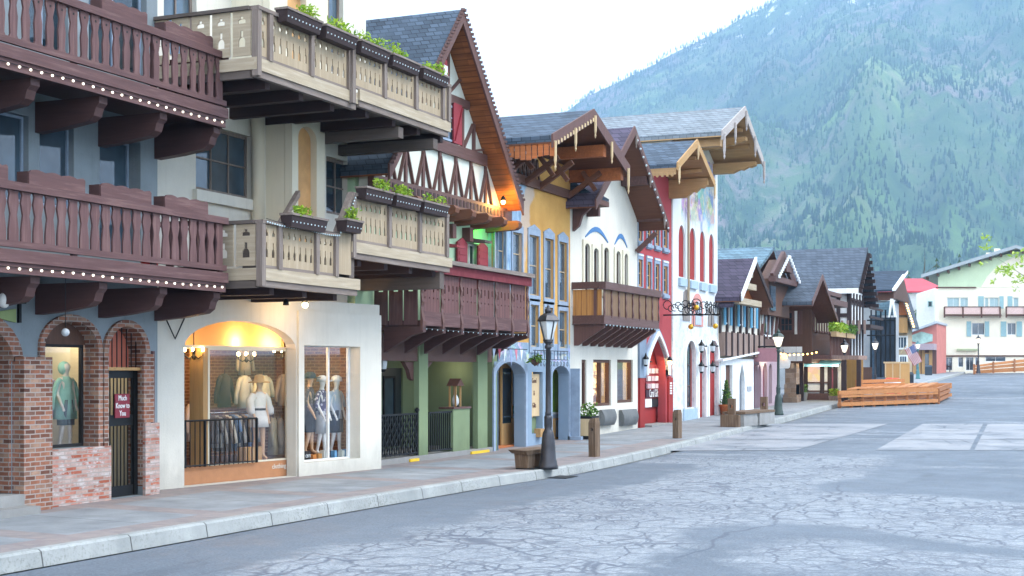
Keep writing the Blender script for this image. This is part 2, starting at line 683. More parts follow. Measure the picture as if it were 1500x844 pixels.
def gable_roof(parent, x0, x1, yl, ym, yr, zl, zm, zr, th=.18, rm='slate', sm='cedar', fm='brown', fh=.22, name='roof', barge=True, soff=True, ft=.05):
    """ridge along X from x1 (street end, larger x) back to x0; eaves at yl / yr"""
    rf = MB()
    for ya, za in ((yl, zl), (yr, zr)):
        rf.hexa([(x0, ym, zm), (x1, ym, zm), (x1, ya, za), (x0, ya, za), (x0, ym, zm + th), (x1, ym, zm + th), (x1, ya, za + th), (x0, ya, za + th)])
    ro = rf.build(name, M[rm], parent, weld=False)
    if soff:
        sf = MB()
        for ya, za in ((yl, zl), (yr, zr)):
            sf.hexa([(x0, ym, zm - .04), (x1 - .01, ym, zm - .04), (x1 - .01, ya, za - .04), (x0, ya, za - .04), (x0, ym, zm - .004), (x1 - .01, ym, zm - .004), (x1 - .01, ya, za - .004), (x0, ya, za - .004)])
        sf.build('soffit', M[sm], ro, weld=False)
    if barge:
        for ya, za, e in ((yl, zl, -1), (yr, zr, 1)):
            b = MB()
            k = .03
            b.prism([(x1 + .004, ym, zm + th + k), (x1 + .004, ya + e * .03, za + th + k), (x1 + .004, ya + e * .03, za + th + k - fh - .05), (x1 + .004, ym, zm + th + k - fh - .05)], (ft, 0, 0))
            b.build('bargeboard', M[fm], ro)
    return ro
# ---------------------------------------------------------------- camera, sky, sun
cam = bpy.data.cameras.new('camera')
cam.lens = 50
cam.sensor_width = 36
cam.shift_y = (HOR - 422) / 1500
cam.clip_end = 12000
co = bpy.data.objects.new('camera', cam)
co.location = (0, 0, CAMZ)
co.rotation_euler = (PI / 2, 0, YAW)
COL.objects.link(co)
SC.camera = co
SC.view_settings.view_transform = 'Standard'
SC.view_settings.look = 'None'
SC.view_settings.gamma = 1
SC.view_settings.exposure = 2.78
SC.view_settings.use_curve_mapping = False
SC.cycles.max_bounces = 8
SC.cycles.transparent_max_bounces = 12
SC.cycles.caustics_reflective = False
SC.cycles.caustics_refractive = False
SC.cycles.sample_clamp_indirect = 4
SC.cycles.volume_bounces = 0
SC.cycles.volume_step_rate = 4

SUN_EL, SUN_AZ = R(48), R(70)      # azimuth from +Y towards +X
wd = bpy.data.worlds.new('World')
SC.world = wd
wd.use_nodes = True
W = NT('', wd.node_tree)
sky = W.n('TexSky', sky_type='NISHITA')
sky.sun_disc = False
sky.sun_elevation = SUN_EL
sky.sun_rotation = SUN_AZ
sky.air_density = 1.0
sky.dust_density = 3.0
gc = W.n('TexCoord').outputs['Generated']
cn = W.noise(W.mapv(gc, (1.6, 1.6, 4.5)), 1.7, 6, .6, .6)
cl = W.ramp(cn, [(.28, .82), (.6, .98)])
cloudcol = W.mix(cn, (8.5, 9.2, 10.15), (10.0, 10.5, 11.0))
wc = W.mix(cl, sky.outputs[0], cloudcol)
bg = W.n('Background', ins={'Color': wc, 'Strength': .055})
W.n('OutputWorld', ins={0: bg.outputs[0]})
sl = bpy.data.lights.new('sun', 'SUN')
sl.energy = .7
sl.angle = R(25)
sl.color = (1, .97, .92)
so = bpy.data.objects.new('sun', sl)
so.rotation_euler = (PI / 2 - SUN_EL, 0, PI - SUN_AZ)
COL.objects.link(so)

# ---------------------------------------------------------------- road, kerb, pavement
KERB = [(-30, -11.5), (0, -11.5), (20, -11.5), (25, -11.45), (29, -11.15), (32, -11.25), (36, -11.4), (45, -11.7), (56, -12.1), (67, -12.6), (85, -13.2), (110, -14), (150, -15.5), (185, -16.5)]


def kx(y):
    for (ya, xa), (yb, xb) in zip(KERB[:-1], KERB[1:]):
        if ya <= y <= yb:
            return xa + (xb - xa) * (y - ya) / (yb - ya)
    return KERB[-1][1]


def strip(y0, y1, step, xs_fn, dz, name, mat, kind='structure', parent=None):
    mb = MB()
    n = max(1, int((y1 - y0) / step))
    ys = [y0 + (y1 - y0) * i / n for i in range(n + 1)]
    k = len(xs_fn(ys[0]))
    vs = []
    for y in ys:
        zz = G(y)
        for x, d in xs_fn(y):
            vs.append((x, y, zz + dz + d))
    fs = [(i * k + j, i * k + j + 1, (i + 1) * k + j + 1, (i + 1) * k + j) for i in range(n) for j in range(k - 1)]
    mb.add(vs, fs)
    o = mb.build(name, mat, parent)
    return tag(o, kind=kind)


def road_mat():
    N = NT('worn_asphalt')
    p = N.pos()
    x, y, z = N.xyz(p)
    warp = N.n('TexNoise', ins={'Vector': p, 'Scale': .35, 'Detail': 5.0}).outputs[0]
    wx = N.mth('ADD', x, N.mth('MULTIPLY', N.mth('SUBTRACT', warp, .5), 3.2))
    w2 = N.noise(N.mapv(p, (1.0, 1.0, 1)), .09, 3)
    wy = N.mth('ADD', y, N.mth('MULTIPLY', N.mth('SUBTRACT', w2, .5), 14))

    def band(v, lo, hi, s):
        a = N.n('MapRange', ins={0: v, 1: lo - s, 2: lo + s, 3: 0.0, 4: 1.0}).outputs[0]
        b = N.n('MapRange', ins={0: v, 1: hi - s, 2: hi + s, 3: 1.0, 4: 0.0}).outputs[0]
        return N.mth('MULTIPLY', a, b)

    worn = N.mth('MULTIPLY', band(wx, -9.0, -5.3, .45), band(y, -40, 37, 2))
    w3 = N.mth('MULTIPLY', band(wx, -5.4, 1.5, .5), band(wy, 20, 25.5, .8))
    w4 = N.mth('MULTIPLY', band(wx, -4.5, 6, .6), band(wy, 15.6, 18.4, .8))
    pat = N.ramp(N.noise(N.mapv(p, (.35, 1.0, 1)), .28, 6, .62, .8), [(.5, 0.0), (.62, .85)])
    far = N.mth('MULTIPLY', pat, band(y, 30, 200, 2))
    mask = N.mth('MAXIMUM', N.mth('MAXIMUM', worn, N.mth('MULTIPLY', w3, .9)), N.mth('MAXIMUM', N.mth('MULTIPLY', w4, .7), far))
    edge = N.noise(p, 2.6, 9, .78)
    mask = N.ramp(N.mth('ADD', N.mth('MULTIPLY', mask, .8), N.mth('MULTIPLY', N.mth('SUBTRACT', edge, .5), 1.5)), [(.22, 0.0), (.58, 1.0)])
    # crack network
    cw = N.n('TexNoise', ins={'Vector': p, 'Scale': 1.6, 'Detail': 3.0}).outputs[1]
    pc = N.n('VectorMath', operation='ADD', ins={0: p, 1: N.n('VectorMath', operation='SCALE', ins={0: cw, 'Scale': .5}).outputs[0]}).outputs[0]
    pc = N.mapv(pc, (1, .8, 0))
    v1 = N.n('TexVoronoi', feature='DISTANCE_TO_EDGE', ins={'Vector': pc, 'Scale': 3.1}).outputs['Distance']
    v2 = N.n('TexVoronoi', feature='DISTANCE_TO_EDGE', ins={'Vector': pc, 'Scale': 1.15}).outputs['Distance']
    cr1 = N.ramp(v1, [(.02, 1.0), (.085, 0.0)])
    cr2 = N.ramp(v2, [(.009, 1.0), (.03, 0.0)])
    var = N.ramp(N.noise(p, .5, 3), [(.38, .25), (.6, 1.0)])
    v3 = N.n('TexVoronoi', feature='DISTANCE_TO_EDGE', ins={'Vector': pc, 'Scale': 6.0}).outputs['Distance']
    cr3 = N.mth('MULTIPLY', N.mth('MULTIPLY', N.ramp(v3, [(.02, 1.0), (.1, 0.0)]), N.ramp(N.noise(p, .3, 4), [(.46, 0.0), (.6, 1.0)])), N.mth('ADD', N.mth('MULTIPLY', mask, .8), .15))
    cr = N.mth('MAXIMUM', cr3, N.mth('MULTIPLY', N.mth('MULTIPLY', cr1, var), mask))
    cr = N.mth('MAXIMUM', cr, N.mth('MULTIPLY', cr2, N.mth('ADD', N.mth('MULTIPLY', mask, .7), .22)))
    gr = N.noise(p, 26, 5, .85)
    gr2 = N.noise(p, 9, 5, .7)
    big = N.noise(N.mapv(p, (.5, .2, 1)), .5, 4)
    dk = N.mix(N.ramp(big, [(.3, 0.0), (.7, 1.0)]), (.085, .108, .135), (.14, .168, .20))
    lt = N.mix(N.ramp(gr2, [(.3, 0.0), (.7, 1.0)]), (.20, .225, .25), (.32, .345, .365))
    col = N.mix(mask, dk, lt)
    mot = N.ramp(N.noise(p, 3.4, 8, .75), [(.46, 0.0), (.64, .6)])
    col = N.mix(mot, col, (.115, .138, .165))
    oil = N.mth('MULTIPLY', N.ramp(N.noise(N.mapv(p, (1, .25, 1)), 1.1, 4, .6), [(.6, 0.0), (.72, .55)]), N.mth('SUBTRACT', 1.0, mask))
    col = N.mix(oil, col, (.05, .062, .08))
    col = N.mix(N.ramp(gr, [(.38, .75), (.52, 0.0)]), col, (.05, .06, .075))
    col = N.mix(N.ramp(gr, [(.55, 0.0), (.75, .4)]), col, (.5, .52, .55))
    col = N.mix(N.mth('MULTIPLY', cr, .8), col, (.05, .062, .09))
    # tar seams running across and along
    s1 = N.mth('ABSOLUTE', N.mth('SUBTRACT', N.mth('ADD', x, N.mth('MULTIPLY', warp, 1.4)), -4.2))
    seam = N.mth('MULTIPLY', N.ramp(s1, [(.016, 1.0), (.035, 0.0)]), band(y, 16, 28, .5))
    col = N.mix(N.mth('MULTIPLY', seam, .65), col, (.05, .06, .085))
    hh = N.mth('SUBTRACT', N.mth('ADD', N.mth('MULTIPLY', gr, .35), N.mth('MULTIPLY', mask, .25)), cr)
    ro = N.ramp(N.noise(p, .8, 4), [(.3, .5), (.7, .85)])
    return N.out(col, ro, N.bump(hh, .5, .012), .4)


def walk_mat():
    N = NT('pavement_slabs')
    p = N.pos()
    x, y, z = N.xyz(p)
    # bay of concrete framed by red brick bands every 3.3 m
    yy = N.mth('ADD', y, N.mth('MULTIPLY', x, .12))
    m = N.mth('MODULO', N.mth('ADD', yy, 100), 3.3)
    redy = N.mth('LESS_THAN', m, .55)
    kx_ = N.n('MapRange', ins={0: y, 1: 25.0, 2: 85.0, 3: -12.25, 4: -13.9}).outputs[0]
    redx = N.mth('GREATER_THAN', x, kx_)
    redw = N.mth('LESS_THAN', x, -14.45)
    red = N.mth('MAXIMUM', N.mth('MAXIMUM', redy, redx), redw)
    red = N.mth('MULTIPLY', N.mth('MULTIPLY', red, .7), N.mth('LESS_THAN', y, 40))
    bt = N.n('TexBrick', offset=.5, ins={'Vector': p, 'Color1': (*srgb('82706c'), 1), 'Color2': (*srgb('948279'), 1), 'Mortar': (*srgb('807878'), 1), 'Scale': 1.0, 'Mortar Size': .008, 'Brick Width': .2, 'Row Height': .1})
    a = N.noise(p, .8, 5, .6)
    g = N.noise(p, 40, 4, .7)
    con = N.mix(N.ramp(a, [(.3, 0.0), (.7, 1.0)]), srgb('757a7e'), srgb('93989b'))
    j = N.mth('LESS_THAN', N.mth('ABSOLUTE', N.mth('SUBTRACT', m, 2.05)), .014)
    con = N.mix(N.mth('MULTIPLY', j, .75), con, srgb('4c4f52'))
    col = N.mix(red, con, bt.outputs[0])
    st = N.ramp(N.noise(p, 1.7, 6, .65), [(.45, 0.0), (.75, .7)])
    col = N.mix(st, col, srgb('64666a'))
    col = N.mix(N.ramp(g, [(.3, .35), (.5, 0.0)]), col, srgb('5a5a5e'))
    return N.out(col, .8, N.bump(g, .2, .008), .3)


def kerb_mat():
    N = NT('kerb_concrete')
    p = N.pos()
    x, y, z = N.xyz(p)
    a = N.noise(p, 1.2, 5, .6)
    g = N.noise(p, 22, 5, .75)
    col = N.mix(N.ramp(a, [(.3, 0.0), (.7, 1.0)]), srgb('838786'), srgb('a3a6a4'))
    spots = N.mth('MULTIPLY', N.ramp(g, [(.52, 0.0), (.62, .8)]), N.ramp(N.noise(p, .6, 3), [(.4, .1), (.6, 1.0)]))
    col = N.mix(spots, col, srgb('6d6e6a'))
    j = N.mth('LESS_THAN', N.mth('MODULO', N.mth('ADD', y, 100.7), 1.6), .022)
    col = N.mix(N.mth('MULTIPLY', j, .85), col, srgb('3c3c3c'))
    return N.out(col, .9, N.bump(N.mth('SUBTRACT', g, j), .4, .01), .2)


def hill_noise(x, y, s, seed=0.0):
    from mathutils import noise as nz
    return nz.fractal(Vector((x / s + seed, y / s - seed, seed * .37)), .9, 2.1, 5)


strip(-30, 185, 2.0, lambda y: [(kx(y) + .3 + (22 + max(0, y - 60) * .12 - kx(y)) * t / 8, 0) for t in range(9)], 0, 'road', road_mat())
strip(-30, 185, .8, lambda y: [(kx(y) + .02, -.06), (kx(y) + .34, .004)], .004, 'gutter', plaster('gutter_concrete', '8c9092', .1, .2))
strip(-30, 185, .8, lambda y: [(kx(y) - .2, .15), (kx(y) - .05, .15), (kx(y) - .012, .125), (kx(y) + .02, -.05)], .002, 'kerb', kerb_mat())
strip(-30, 185, 1.0, lambda y: [(-22, .148), (-16, .148), (kx(y) - .19, .148)], 0, 'pavement', walk_mat())


def slab_mat():
    N = NT('crossing_concrete')
    p = N.pos()
    a = N.noise(p, .5, 5, .6)
    g = N.noise(p, 25, 4, .7)
    s = N.noise(N.mapv(p, (.12, 2.0, 1)), 1.0, 4, .6)
    col = N.mix(N.ramp(a, [(.3, 0.0), (.7, 1.0)]), (.21, .225, .245), (.31, .32, .335))
    col = N.mix(N.ramp(s, [(.45, 0.0), (.75, .45)]), col, (.25, .255, .27))
    worn = N.ramp(N.noise(p, .45, 8, .7), [(.47, 0.0), (.6, .8)])
    col = N.mix(worn, col, (.15, .17, .195))
    vc = N.n('TexVoronoi', feature='DISTANCE_TO_EDGE', ins={'Vector': N.mapv(p, (1, .6, 0)), 'Scale': .8}).outputs['Distance']
    col = N.mix(N.mth('MULTIPLY', N.ramp(vc, [(.01, .9), (.03, 0.0)]), worn), col, (.06, .07, .09))
    col = N.mix(N.ramp(g, [(.35, .3), (.5, 0.0)]), col, (.2, .21, .22))
    return N.out(col, .8, N.bump(g, .2, .01), .3)


# pale concrete crossing laid over the asphalt, in bays with joints
CRM = slab_mat()
CRS = [((975, 661), (1165, 660), (1302, 621), (1112, 621)), ((1172, 660), (1275, 660), (1345, 621), (1308, 621)), ((1282, 660), (1420, 660), (1440, 621), (1352, 621)), ((1427, 660), (1640, 660), (1600, 621), (1447, 621))]
for q in CRS[:1] + CRS[2:]:
    mb = MB()
    a, b, c, d = [Vector(gnd(*p)) for p in q]
    for i in range(3):
        for jx in range(1):
            def L(u, v):
                p_ = a.lerp(b, u).lerp(d.lerp(c, u), v)
                return (p_.x, p_.y, G(p_.y) + .009)
            e = .004
            u0, u1, v0, v1 = 0.0, 1.0, i / 3 + e, (i + 1) / 3 - e
            vm = (v0 + v1) / 2
            mb.add([L(u0, v0), L(u1, v0), L(u1, vm), L(u1, v1), L(u0, v1), L(u0, vm)], [(0, 1, 2, 5), (5, 2, 3, 4)])
    tag(mb.build('crossing', CRM), kind='structure')

# ---------------------------------------------------------------- terrain
N = NT('meadow')
p = N.pos()
mm = N.out(N.mix(N.noise(p, .02, 5), srgb('5c6650'), srgb('7d8a62')), .95)
mb = MB()
xs = [-1800, -900, -500, -250, -120, -60, -22, 0, 22, 60, 120, 300, 700, 1500, 2500]
ys = [-80, -30, 0, 30, 40, 60, 100, 150, 185, 260, 400, 700, 1100, 1600]
mb.add([(x, y, (G(y) if y < 260 else G(260) + (y - 260) * .02) - .12 - (.35 if abs(x) < 30 and y < 190 else 0)) for y in ys for x in xs], [(i * len(xs) + j, i * len(xs) + j + 1, (i + 1) * len(xs) + j + 1, (i + 1) * len(xs) + j) for i in range(len(ys) - 1) for j in range(len(xs) - 1)])
tag(mb.build('ground', mm), kind='structure')

SK1 = [(-900, 420), (-400, 400), (0, 340), (500, 275), (700, 215), (830, 160), (870, 130), (940, 97), (1010, 60), (1060, 36), (1130, 0), (1250, -70), (1400, -140), (1600, -190), (1900, -120), (2500, 60), (3000, 200)]
SK2 = [(-900, 545), (500, 545), (700, 470), (860, 335), (950, 262), (1050, 190), (1110, 152), (1200, 88), (1250, 50), (1290, 24), (1330, 36), (1383, 75), (1453, 130), (1500, 158), (1700, 250), (2000, 330), (3000, 480)]


def interp(tab, v):
    if v <= tab[0][0]:
        return tab[0][1]
    for (a, b), (c, d) in zip(tab[:-1], tab[1:]):
        if a <= v <= c:
            t = (v - a) / (c - a)
            return b + (d - b) * t
    return tab[-1][1]


def hill(px, r):
    """height of the mountain at horizontal bearing px and depth r along the camera axis"""
    u = (px - 750) / FOC
    x, y = (FWX + RTX * u) * r, (FWY + RTY * u) * r
    h = 0
    for tab, r0, R_, p_ in ((SK1, 1500, 3800, 1.0), (SK2, 1100, 2700, 1.05)):
        top = (HOR - interp(tab, px)) / FOC * R_
        if r <= R_:
            t = max(0, (r - r0) / (R_ - r0))
            v = top * t ** p_
            env = t * (1 - t) * 4
            v += env * (hill_noise(x, y, 520, R_ / 1000) * 85 - abs(hill_noise(u * 5200, r * .25, 330, 3.3)) * 110)
            v += t * hill_noise(x, y, 90, 1.7) * 10
        else:
            v = top - (r - R_) * .7
        h = max(h, v)
    return x, y, h - 2


def mtn_mat():
    N = NT('mountain_slope')
    p = N.pos()
    x, y, z = N.xyz(p)
    g = N.n('NewGeometry').outputs['Normal']
    a = N.noise(p, .004, 7, .62, .5)
    b = N.noise(N.mapv(p, (1, 1, .5)), .02, 6, .7)
    c = N.noise(p, .0016, 5, .6, .6)
    d = N.noise(p, .09, 4, .7)
    col = N.mix(N.ramp(a, [(.38, 0.0), (.6, 1.0)]), srgb('2a4a30'), srgb('5a7348'))
    rock = N.mth('MULTIPLY', N.ramp(b, [(.46, 0.0), (.6, 1.0)]), N.ramp(c, [(.42, 0.0), (.58, 1.0)]))
    col = N.mix(rock, col, N.mix(d, srgb('6a605c'), srgb('968c88')))
    lush = N.mth('MULTIPLY', N.ramp(N.noise(p, .0035, 5, .6), [(.54, 0.0), (.7, .7)]), N.ramp(b, [(.4, 0.0), (.55, 1.0)]))
    col = N.mix(lush, col, srgb('7ca24e'))
    snow = N.mth('MULTIPLY', N.ramp(N.noise(N.mapv(p, (1.2, 1.2, .5)), .016, 5, .7), [(.6, 0.0), (.63, 1.0)]), N.n('MapRange', ins={0: z, 1: 780.0, 2: 900.0, 3: 0.0, 4: 1.0}).outputs[0])
    col = N.mix(snow, col, (.8, .82, .85))
    return N.out(col, .95, N.bump(d, .6, 4.0), .1)


mb = MB()
PX = [-900 + i * 22 for i in range(160)]
RR = [1050 + 40 * j for j in range(70)] + [4000, 4300]
mb.add([hill(px, r) for r in RR for px in PX], [(i * len(PX) + j, i * len(PX) + j + 1, (i + 1) * len(PX) + j + 1, (i + 1) * len(PX) + j) for i in range(len(RR) - 1) for j in range(len(PX) - 1)])
tag(mb.build('mountain', mtn_mat(), weld=False, smooth=True), kind='structure')

rt = random.Random(3)
mb = MB()
cnt = 0
from mathutils import noise as nz_
while cnt < 26000:
    px = rt.uniform(640, 1720)
    r = rt.uniform(1150, 3840)
    x, y, h = hill(px, r)
    if h < 20:
        continue
    dn = nz_.noise(Vector((x / 210, y / 210, 3.1))) + .6 * nz_.noise(Vector((x / 60, y / 60, 8.1)))
    if dn < rt.uniform(-.75, .35) and r < 3740:
        continue
    cnt += 1
    H = rt.uniform(6, 13.5)
    w = H * rt.uniform(.15, .23)
    n = 5
    ph = rt.random() * 6
    for zb, zt, k in ((.08, .62, 1), (.42, 1.0, .66)):
        o = len(mb.v)
        mb.v += [(x + w * k * math.cos(ph + 2 * PI * i / n), y + w * k * math.sin(ph + 2 * PI * i / n), h + H * zb + rt.uniform(-.6, .6)) for i in range(n)] + [(x, y, h + H * zt)]
        for i in range(n):
            mb.f.append((o + i, o + (i + 1) % n, o + n))
            mb.m.append(0)
N = NT('conifers')
rn = N.n('NewGeometry').outputs['Random Per Island']
pz = N.noise(N.pos(), .003, 3)
conm = N.out(N.mix(N.ramp(pz, [(.4, 0.0), (.6, 1.0)]), N.mix(rn, srgb('1f3a2a'), srgb('3d5c3c')), N.mix(rn, srgb('2c4a34'), srgb('567a48'))), .9, None, .1)
me_ = mb
fo = mb.build('forest', conm, weld=False)
tag(fo, 'conifer forest scattered over the mountain slope', 'forest', kind='stuff')

# ---------------------------------------------------------------- haze
hz = MB().box(-3900, 3200, -700, 4600, -45, 1750).build('haze', M['white'])
N = NT('haze_air')
vol = N.n('VolumePrincipled', ins={'Color': (.38, .64, 1.0, 1), 'Density': .00029, 'Anisotropy': .0})
N.n('OutputMaterial', ins={1: vol.outputs[0]})
hz.data.materials.clear()
hz.data.materials.append(N.mat)
tag(hz, 'pale blue haze in the air before the mountain', 'haze', kind='stuff')
# ---------------------------------------------------------------- mannequins and garments
def skin_mesh(verts, edges, radii, sub=1):
    me = bpy.data.meshes.new('body')
    me.from_pydata(verts, edges, [])
    ob = bpy.data.objects.new('body', me)
    COL.objects.link(ob)
    sk = ob.modifiers.new('s', 'SKIN')
    for i, r in enumerate(radii):
        d = me.skin_vertices[0].data[i]
        d.radius = r if isinstance(r, tuple) else (r, r)
        d.use_root = (i == 0)
    ss = ob.modifiers.new('d', 'SUBSURF')
    ss.levels = sub
    ss.render_levels = sub
    bpy.context.view_layer.update()
    dg = bpy.context.evaluated_depsgraph_get()
    m2 = bpy.data.meshes.new_from_object(ob.evaluated_get(dg))
    mb = MB()
    mb.add([v.co[:] for v in m2.vertices], [tuple(p.vertices) for p in m2.polygons])
    bpy.data.objects.remove(ob)
    bpy.data.meshes.remove(m2)
    return mb


def figure(arms=((.5, .1), (.35, -.1)), head=True, stride=.05):
    """standing display figure, facing +X, feet at z = 0, 1.78 m tall"""
    V = [(0, 0, .95), (0, 0, 1.15), (0, 0, 1.38), (.0, 0, 1.5), (.02, 0, 1.58)]
    Rr = [(.15, .11), (.13, .1), (.16, .1), (.06, .06), (.05, .05)]
    E = [(0, 1), (1, 2), (2, 3), (3, 4)]
    if head:
        V += [(.03, 0, 1.64), (.03, 0, 1.72), (.02, 0, 1.77)]
        Rr += [(.075, .085), (.085, .095), (.05, .055)]
        E += [(4, 5), (5, 6), (6, 7)]
    for s, (fw, out) in zip((-1, 1), arms):
        o = len(V)
        V += [(0, s * .17, 1.42), (.04 * fw, s * (.22 + out * .3), 1.15), (.3 * fw, s * (.22 + out * .5), .95), (.38 * fw, s * (.21 + out * .5), .86)]
        Rr += [.055, .042, .033, .03]
        E += [(2, o), (o, o + 1), (o + 1, o + 2), (o + 2, o + 3)]
        for k, (dy, l, r) in enumerate(((-.025, .07, .010), (-.009, .08, .010), (.008, .078, .010), (.024, .065, .009))):
            V += [(.38 * fw + .03, s * (.21 + out * .5) + dy, .86 - l * .5), (.38 * fw + .035, s * (.21 + out * .5) + dy * 1.2, .86 - l)]
            Rr += [r, r * .8]
            E += [(o + 3, len(V) - 2), (len(V) - 2, len(V) - 1)]
    for s in (-1, 1):
        o = len(V)
        V += [(0, s * .09, .86), (.02, s * .1, .48), (-.02 + s * stride, s * .1, .09), (.1 + s * stride, s * .11, .03)]
        Rr += [.085, .055, .038, (.035, .025)]
        E += [(0, o), (o, o + 1), (o + 1, o + 2), (o + 2, o + 3)]
    return skin_mesh(V, E, Rr)


def xf(loc, rz=0, s=1.0):
    m = Matrix.Translation(Vector(loc)) @ Matrix.Rotation(rz, 4, 'Z') @ Matrix.Scale(s, 4)
    return lambda x, y, z: tuple(m @ Vector((x, y, z)))


def oval(cx, cy, z, rx, ry, n=14, wob=0.0, ph=0.0):
    return [(cx + rx * (1 + wob * math.sin(5 * 2 * PI * i / n + ph)) * math.cos(2 * PI * i / n), cy + ry * (1 + wob * math.sin(5 * 2 * PI * i / n + ph)) * math.sin(2 * PI * i / n), z) for i in range(n)]


def garment(kind, rnd=random):
    """shirt / long / coat / dress hanging or worn; local, facing +X, shoulders at z = 1.45"""
    mb = MB()
    w = .06
    if kind in ('shirt', 'long', 'coat'):
        hem = {'shirt': .82, 'long': .72, 'coat': .62}[kind]
        fl = {'shirt': .17, 'long': .185, 'coat': .27}[kind]
        mb.loft([oval(0, 0, hem, .13, fl + .02, 14, w), oval(0, 0, 1.0, .12, fl, 14, w, .5), oval(0, 0, 1.25, .11, .165, 14), oval(0, 0, 1.42, .09, .175, 14), oval(0, 0, 1.5, .06, .08, 14)])
        L = .25 if kind == 'shirt' else .52
        for s in (-1, 1):
            mb.tube([(0, s * .14, 1.43), (0, s * .225, 1.35), (0, s * (.25 + .16 * L), 1.34 - L * .55), (.02, s * (.26 + .22 * L), 1.34 - L)], [.06, .056, .05, .046], 9)
    else:
        mb.loft([oval(0, 0, .72, .2, .24, 18, .05), oval(0, 0, .95, .17, .2, 18, .03), oval(0, 0, 1.1, .125, .15, 18), oval(0, 0, 1.28, .13, .18, 18), oval(0, 0, 1.42, .1, .18, 18), oval(0, 0, 1.49, .06, .08, 18)])
        for s in (-1, 1):
            mb.tube([(0, s * .15, 1.42), (.0, s * .25, 1.3), (.05, s * .28, 1.08), (.1, s * .27, 1.0)], [.075, .085, .09, .06], 9)
    return mb


def cloth(name, h, var=.12, pattern=None):
    if pattern:
        N = NT(name)
        p = N.pos()
        v = N.n('TexVoronoi', ins={'Vector': p, 'Scale': 14.0}).outputs['Distance']
        return N.out(N.mix(N.ramp(v, [(.3, 0.0), (.42, 1.0)]), srgb(pattern), srgb(h)), .9)
    return plain(name, h, .9, 0, .2, var, 5.0, .2)


skin_pale = plain('pale_mannequin_plastic', 'd8cdc0', .45)
skin_white = plain('white_mannequin_plastic', 'e2e2e0', .4)
skin_tan = plain('tan_mannequin_plastic', 'd0a884', .45)


def mannequin(label, loc, rz, s, skin, parts, arms=((.5, .1), (.35, -.1)), hat=None):
    t = thing('mannequin', label, 'mannequin', loc)
    f = xf(loc, rz, s)
    figure(arms).warp(f).build('body', skin, t, True)
    for nm, kind, mat in parts:
        if kind in ('shorts', 'trousers'):
            mb = MB()
            hem = .5 if kind == 'shorts' else .1
            for q in (-1, 1):
                mb.loft([oval(.01, q * .1, hem, .1 if kind == 'shorts' else .07, .095 if kind == 'shorts' else .07, 12), oval(0, q * .085, .85, .125, .105, 12), oval(0, q * .06, 1.02, .12, .1, 12)])
        else:
            mb = garment(kind)
        mb.warp(lambda x, y, z: (x * 1.04, y * 1.04, z)).warp(f).build(nm, mat, t, True)
    if hat:
        hm, kind = hat
        mb = MB()
        if kind == 'straw':
            mb.lathe((.02, 0, 1.7), [(.24, -.02), (.235, .0), (.11, .03), (.1, .13), (.06, .16), (.01, .165)], 18)
        elif kind == 'hood':
            mb.ball((-.045, 0, 1.67), .125, 14, 8, 1.15)
        else:
            mb.lathe((.02, 0, 1.72), [(.135, -.03), (.13, .02), (.12, .07), (.06, .11), (.01, .115)], 16)
            if kind == 'cap':
                mb.box(.1, .24, -.08, .08, 1.695, 1.712)
        mb.warp(f).build('hat' if kind != 'hood' else 'hood', hm, t, True)
    return t
# ================================================================ blue-grey shop with two maroon balconies
b1 = thing('shop_building', 'blue-grey stucco shop with two long maroon balconies above brick arches', 'building', (-15, 15.5, .15))
X1 = -15.0
y0, y1 = 8.0, 19.62
win_lo = [(Y(-60), Y(-15), 4.72, 5.95), (Y(-8), Y(42), 4.72, 6.0), (Y(58), Y(108), 4.72, 6.02), (Y(146), Y(206), 4.1, 6.0)]
win_hi = [(Y(40), Y(100), 7.0, 8.9), (Y(130), Y(215), 7.0, 9.3)]
A0 = (13.9, 16.2, .28, 2.98, .62)                       # left doorway arch
A1 = (Y(62), Y(141), 1.02, 2.99, .42)
A2 = (Y(155), Y(211), .16, 2.95, .45)
mb = MB().plate(fx(X1), y0, y1, .15, 11.5, .35, win_lo + win_hi + [A0, A1, A2])
mb.build('wall', M['bluegrey'], b1)
# back part of the house: upper block, side walls of the ground floor rooms
MB().box(-24, X1 - .36, y0, y1, 3.3, 11.5).build('upper_storey', M['bluegrey'], b1)
mb = MB().box(-24, -18.0, y0, y1, .15, 3.29)
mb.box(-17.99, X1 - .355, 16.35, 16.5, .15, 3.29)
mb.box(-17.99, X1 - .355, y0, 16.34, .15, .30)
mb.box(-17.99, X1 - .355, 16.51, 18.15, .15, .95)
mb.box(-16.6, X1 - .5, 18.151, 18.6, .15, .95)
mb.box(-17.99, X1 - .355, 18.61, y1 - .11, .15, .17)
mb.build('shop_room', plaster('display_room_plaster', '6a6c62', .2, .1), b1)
MB().box(-17.99, X1 - .355, y1 - .1, y1, .15, 3.29).build('entry_wall', M['cream'], b1)
MB().box(X1 - .37, X1 - .001, 16.16, 16.2, .43, 2.38).build('brick_jamb', M['brick'], b1)
for i, (a, b, c, d) in enumerate(win_lo):
    window(b1, fx(X1), a - .02, b + .02, c - .02, d + .02, .1 if i < 3 else .24, .06, 1 if i < 3 else 1, 1, M['bluepaint'], M['glassb'])
for a, b, c, d in win_hi:
    window(b1, fx(X1), a - .02, b + .02, c - .02, d + .02, .12, .06, 2, 1, M['bluepaint'], M['glass'])
